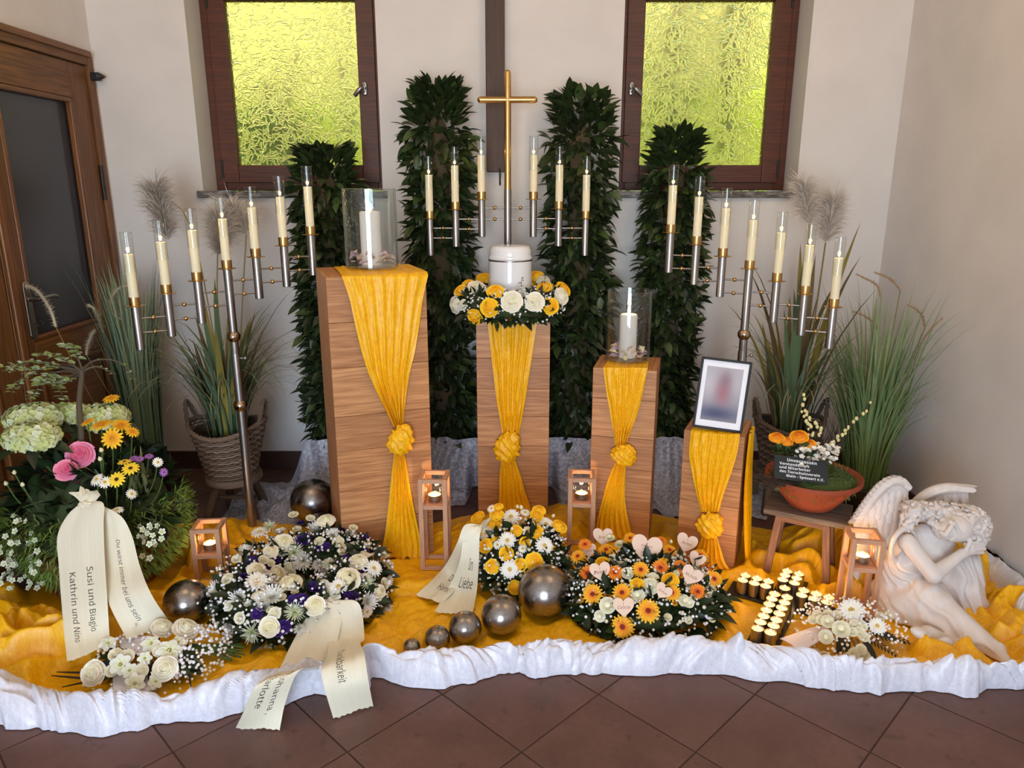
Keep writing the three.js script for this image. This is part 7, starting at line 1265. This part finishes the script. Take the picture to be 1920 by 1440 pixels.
  function wing(at, rows, edge, plate, name) {
    R = rng(name.length * 7 + 3);
    const w = new THREE.Group(); w.name = 'wing'; t.add(w);
    const s = new Shape3(); for (const off of [0, -0.016]) s.grid(18, 14, (u, v) => { const [p, nn] = at(u, v); return p.addScaledVector(nn, off).sub(o).toArray(); }, null, (u, v) => [u, v]); part('wing_plate', s.geo(), stone, w);
    for (const [v, n2_, len, wd] of rows) for (let k = 0; k < n2_; k++) { const u = (k + 0.5) / n2_, [p, nn, dn, ac] = at(u, v), m = part('feather', featherGeo, stone, w, p.clone().addScaledVector(nn, 0.001).sub(o)), Z = dn.clone().addScaledVector(ac, rand(-0.1, 0.1)).normalize(), Y = nn.clone(), X = Y.clone().cross(Z).normalize(); m.quaternion.setFromRotationMatrix(new THREE.Matrix4().makeBasis(X, Z.clone().cross(X), Z)); m.scale.set(wd, len * 1.1, len); }
    const e = Array.from({ length: 9 }, (_, q) => { const [p, nn] = at(q / 8, 0); return p.addScaledVector(nn, 0.002).sub(o); }); part('wing_edge', tube(e, (u) => plate * (0.75 + 0.4 * Math.sin(u * 3)), 30, 10), stone, w);
    const cv = new THREE.CatmullRomCurve3(e); for (let k = 0; k < 16; k++) for (const q of [0.4, 1.5, 2.6]) { const u = (k + (q > 1 ? 0.5 : 0)) / 16, p = cv.getPointAt(Math.min(u, 1)), tg = cv.getTangentAt(Math.min(u, 1)), m = part('feather', featherGeo, stone, w, p.add(V3(0, Math.sin(q) * plate * 0.8, Math.cos(q) * plate * 0.8))); m.quaternion.setFromRotationMatrix(new THREE.Matrix4().makeBasis(V3(0, Math.sin(q), Math.cos(q)).cross(tg).normalize(), V3(0, Math.sin(q), Math.cos(q)), tg)); m.scale.set(0.034, 0.022, 0.034); }
    return w;
  }
  const grid4 = (a, b, c, d, bulge, arch = 0.03) => (u, v) => { // corners: root-top, tip-top, root-bottom, tip-bottom
    const f = (u2, v2) => a.clone().lerp(b, u2).lerp(c.clone().lerp(d, u2), v2).add(V3(0, arch * Math.sin(Math.pow(u2, 0.85) * 3.14) * (1 - v2), bulge * (Math.sin(v2 * 3.0) * 0.5 + u2 * u2 * 0.9)));
    const p = f(u, v), du = f(u + 0.02, v).sub(p).normalize(), dv = f(u, v + 0.02).sub(p).normalize(), n = du.clone().cross(dv).normalize(); if (n.z < 0) n.negate(); return [p, n, dv, du]; };
  const zW = -0.09;
  const L = grid4(A(1704, 916, zW), A(1597, 975, zW - 0.02), A(1684, 1030, zW + 0.01), A(1590, 1070, zW + 0.02), 0.03, 0.075);
  wing(L, [[0.62, 6, 0.1, 0.06], [0.46, 7, 0.07, 0.05], [0.33, 7, 0.055, 0.046], [0.22, 8, 0.05, 0.042], [0.11, 8, 0.044, 0.038]], [A(1706, 922, zW), A(1690, 904, zW + 0.015), A(1660, 902, zW + 0.02), A(1628, 922, zW + 0.02), A(1604, 952, zW + 0.01)], 0.017, 'left');
  const Rw = grid4(A(1708, 950, zW - 0.03), A(1806, 912, zW - 0.04), A(1726, 985, zW - 0.02), A(1800, 970, zW - 0.06), 0.03, 0.03);
  wing(Rw, [[0.5, 5, 0.075, 0.042], [0.3, 6, 0.055, 0.036], [0.12, 6, 0.045, 0.032]], [A(1708, 952, zW - 0.02), A(1728, 924, zW), A(1756, 906, zW + 0.01), A(1786, 904, zW + 0.01), A(1806, 914, zW)], 0.019, 'right wing');
  for (const [px, py] of [[1670, 1130], [1740, 1150], [1800, 1180], [1860, 1230], [1700, 1190], [1800, 1130], [1760, 1200]]) press(onY(px, py), 0.06);
}

layYellow();

scene.traverse((o) => { if (o.isMesh) { o.castShadow = true; o.receiveShadow = true; } if (o.isLight && o.shadow) o.castShadow = true; });
renderer.render(scene, camera);
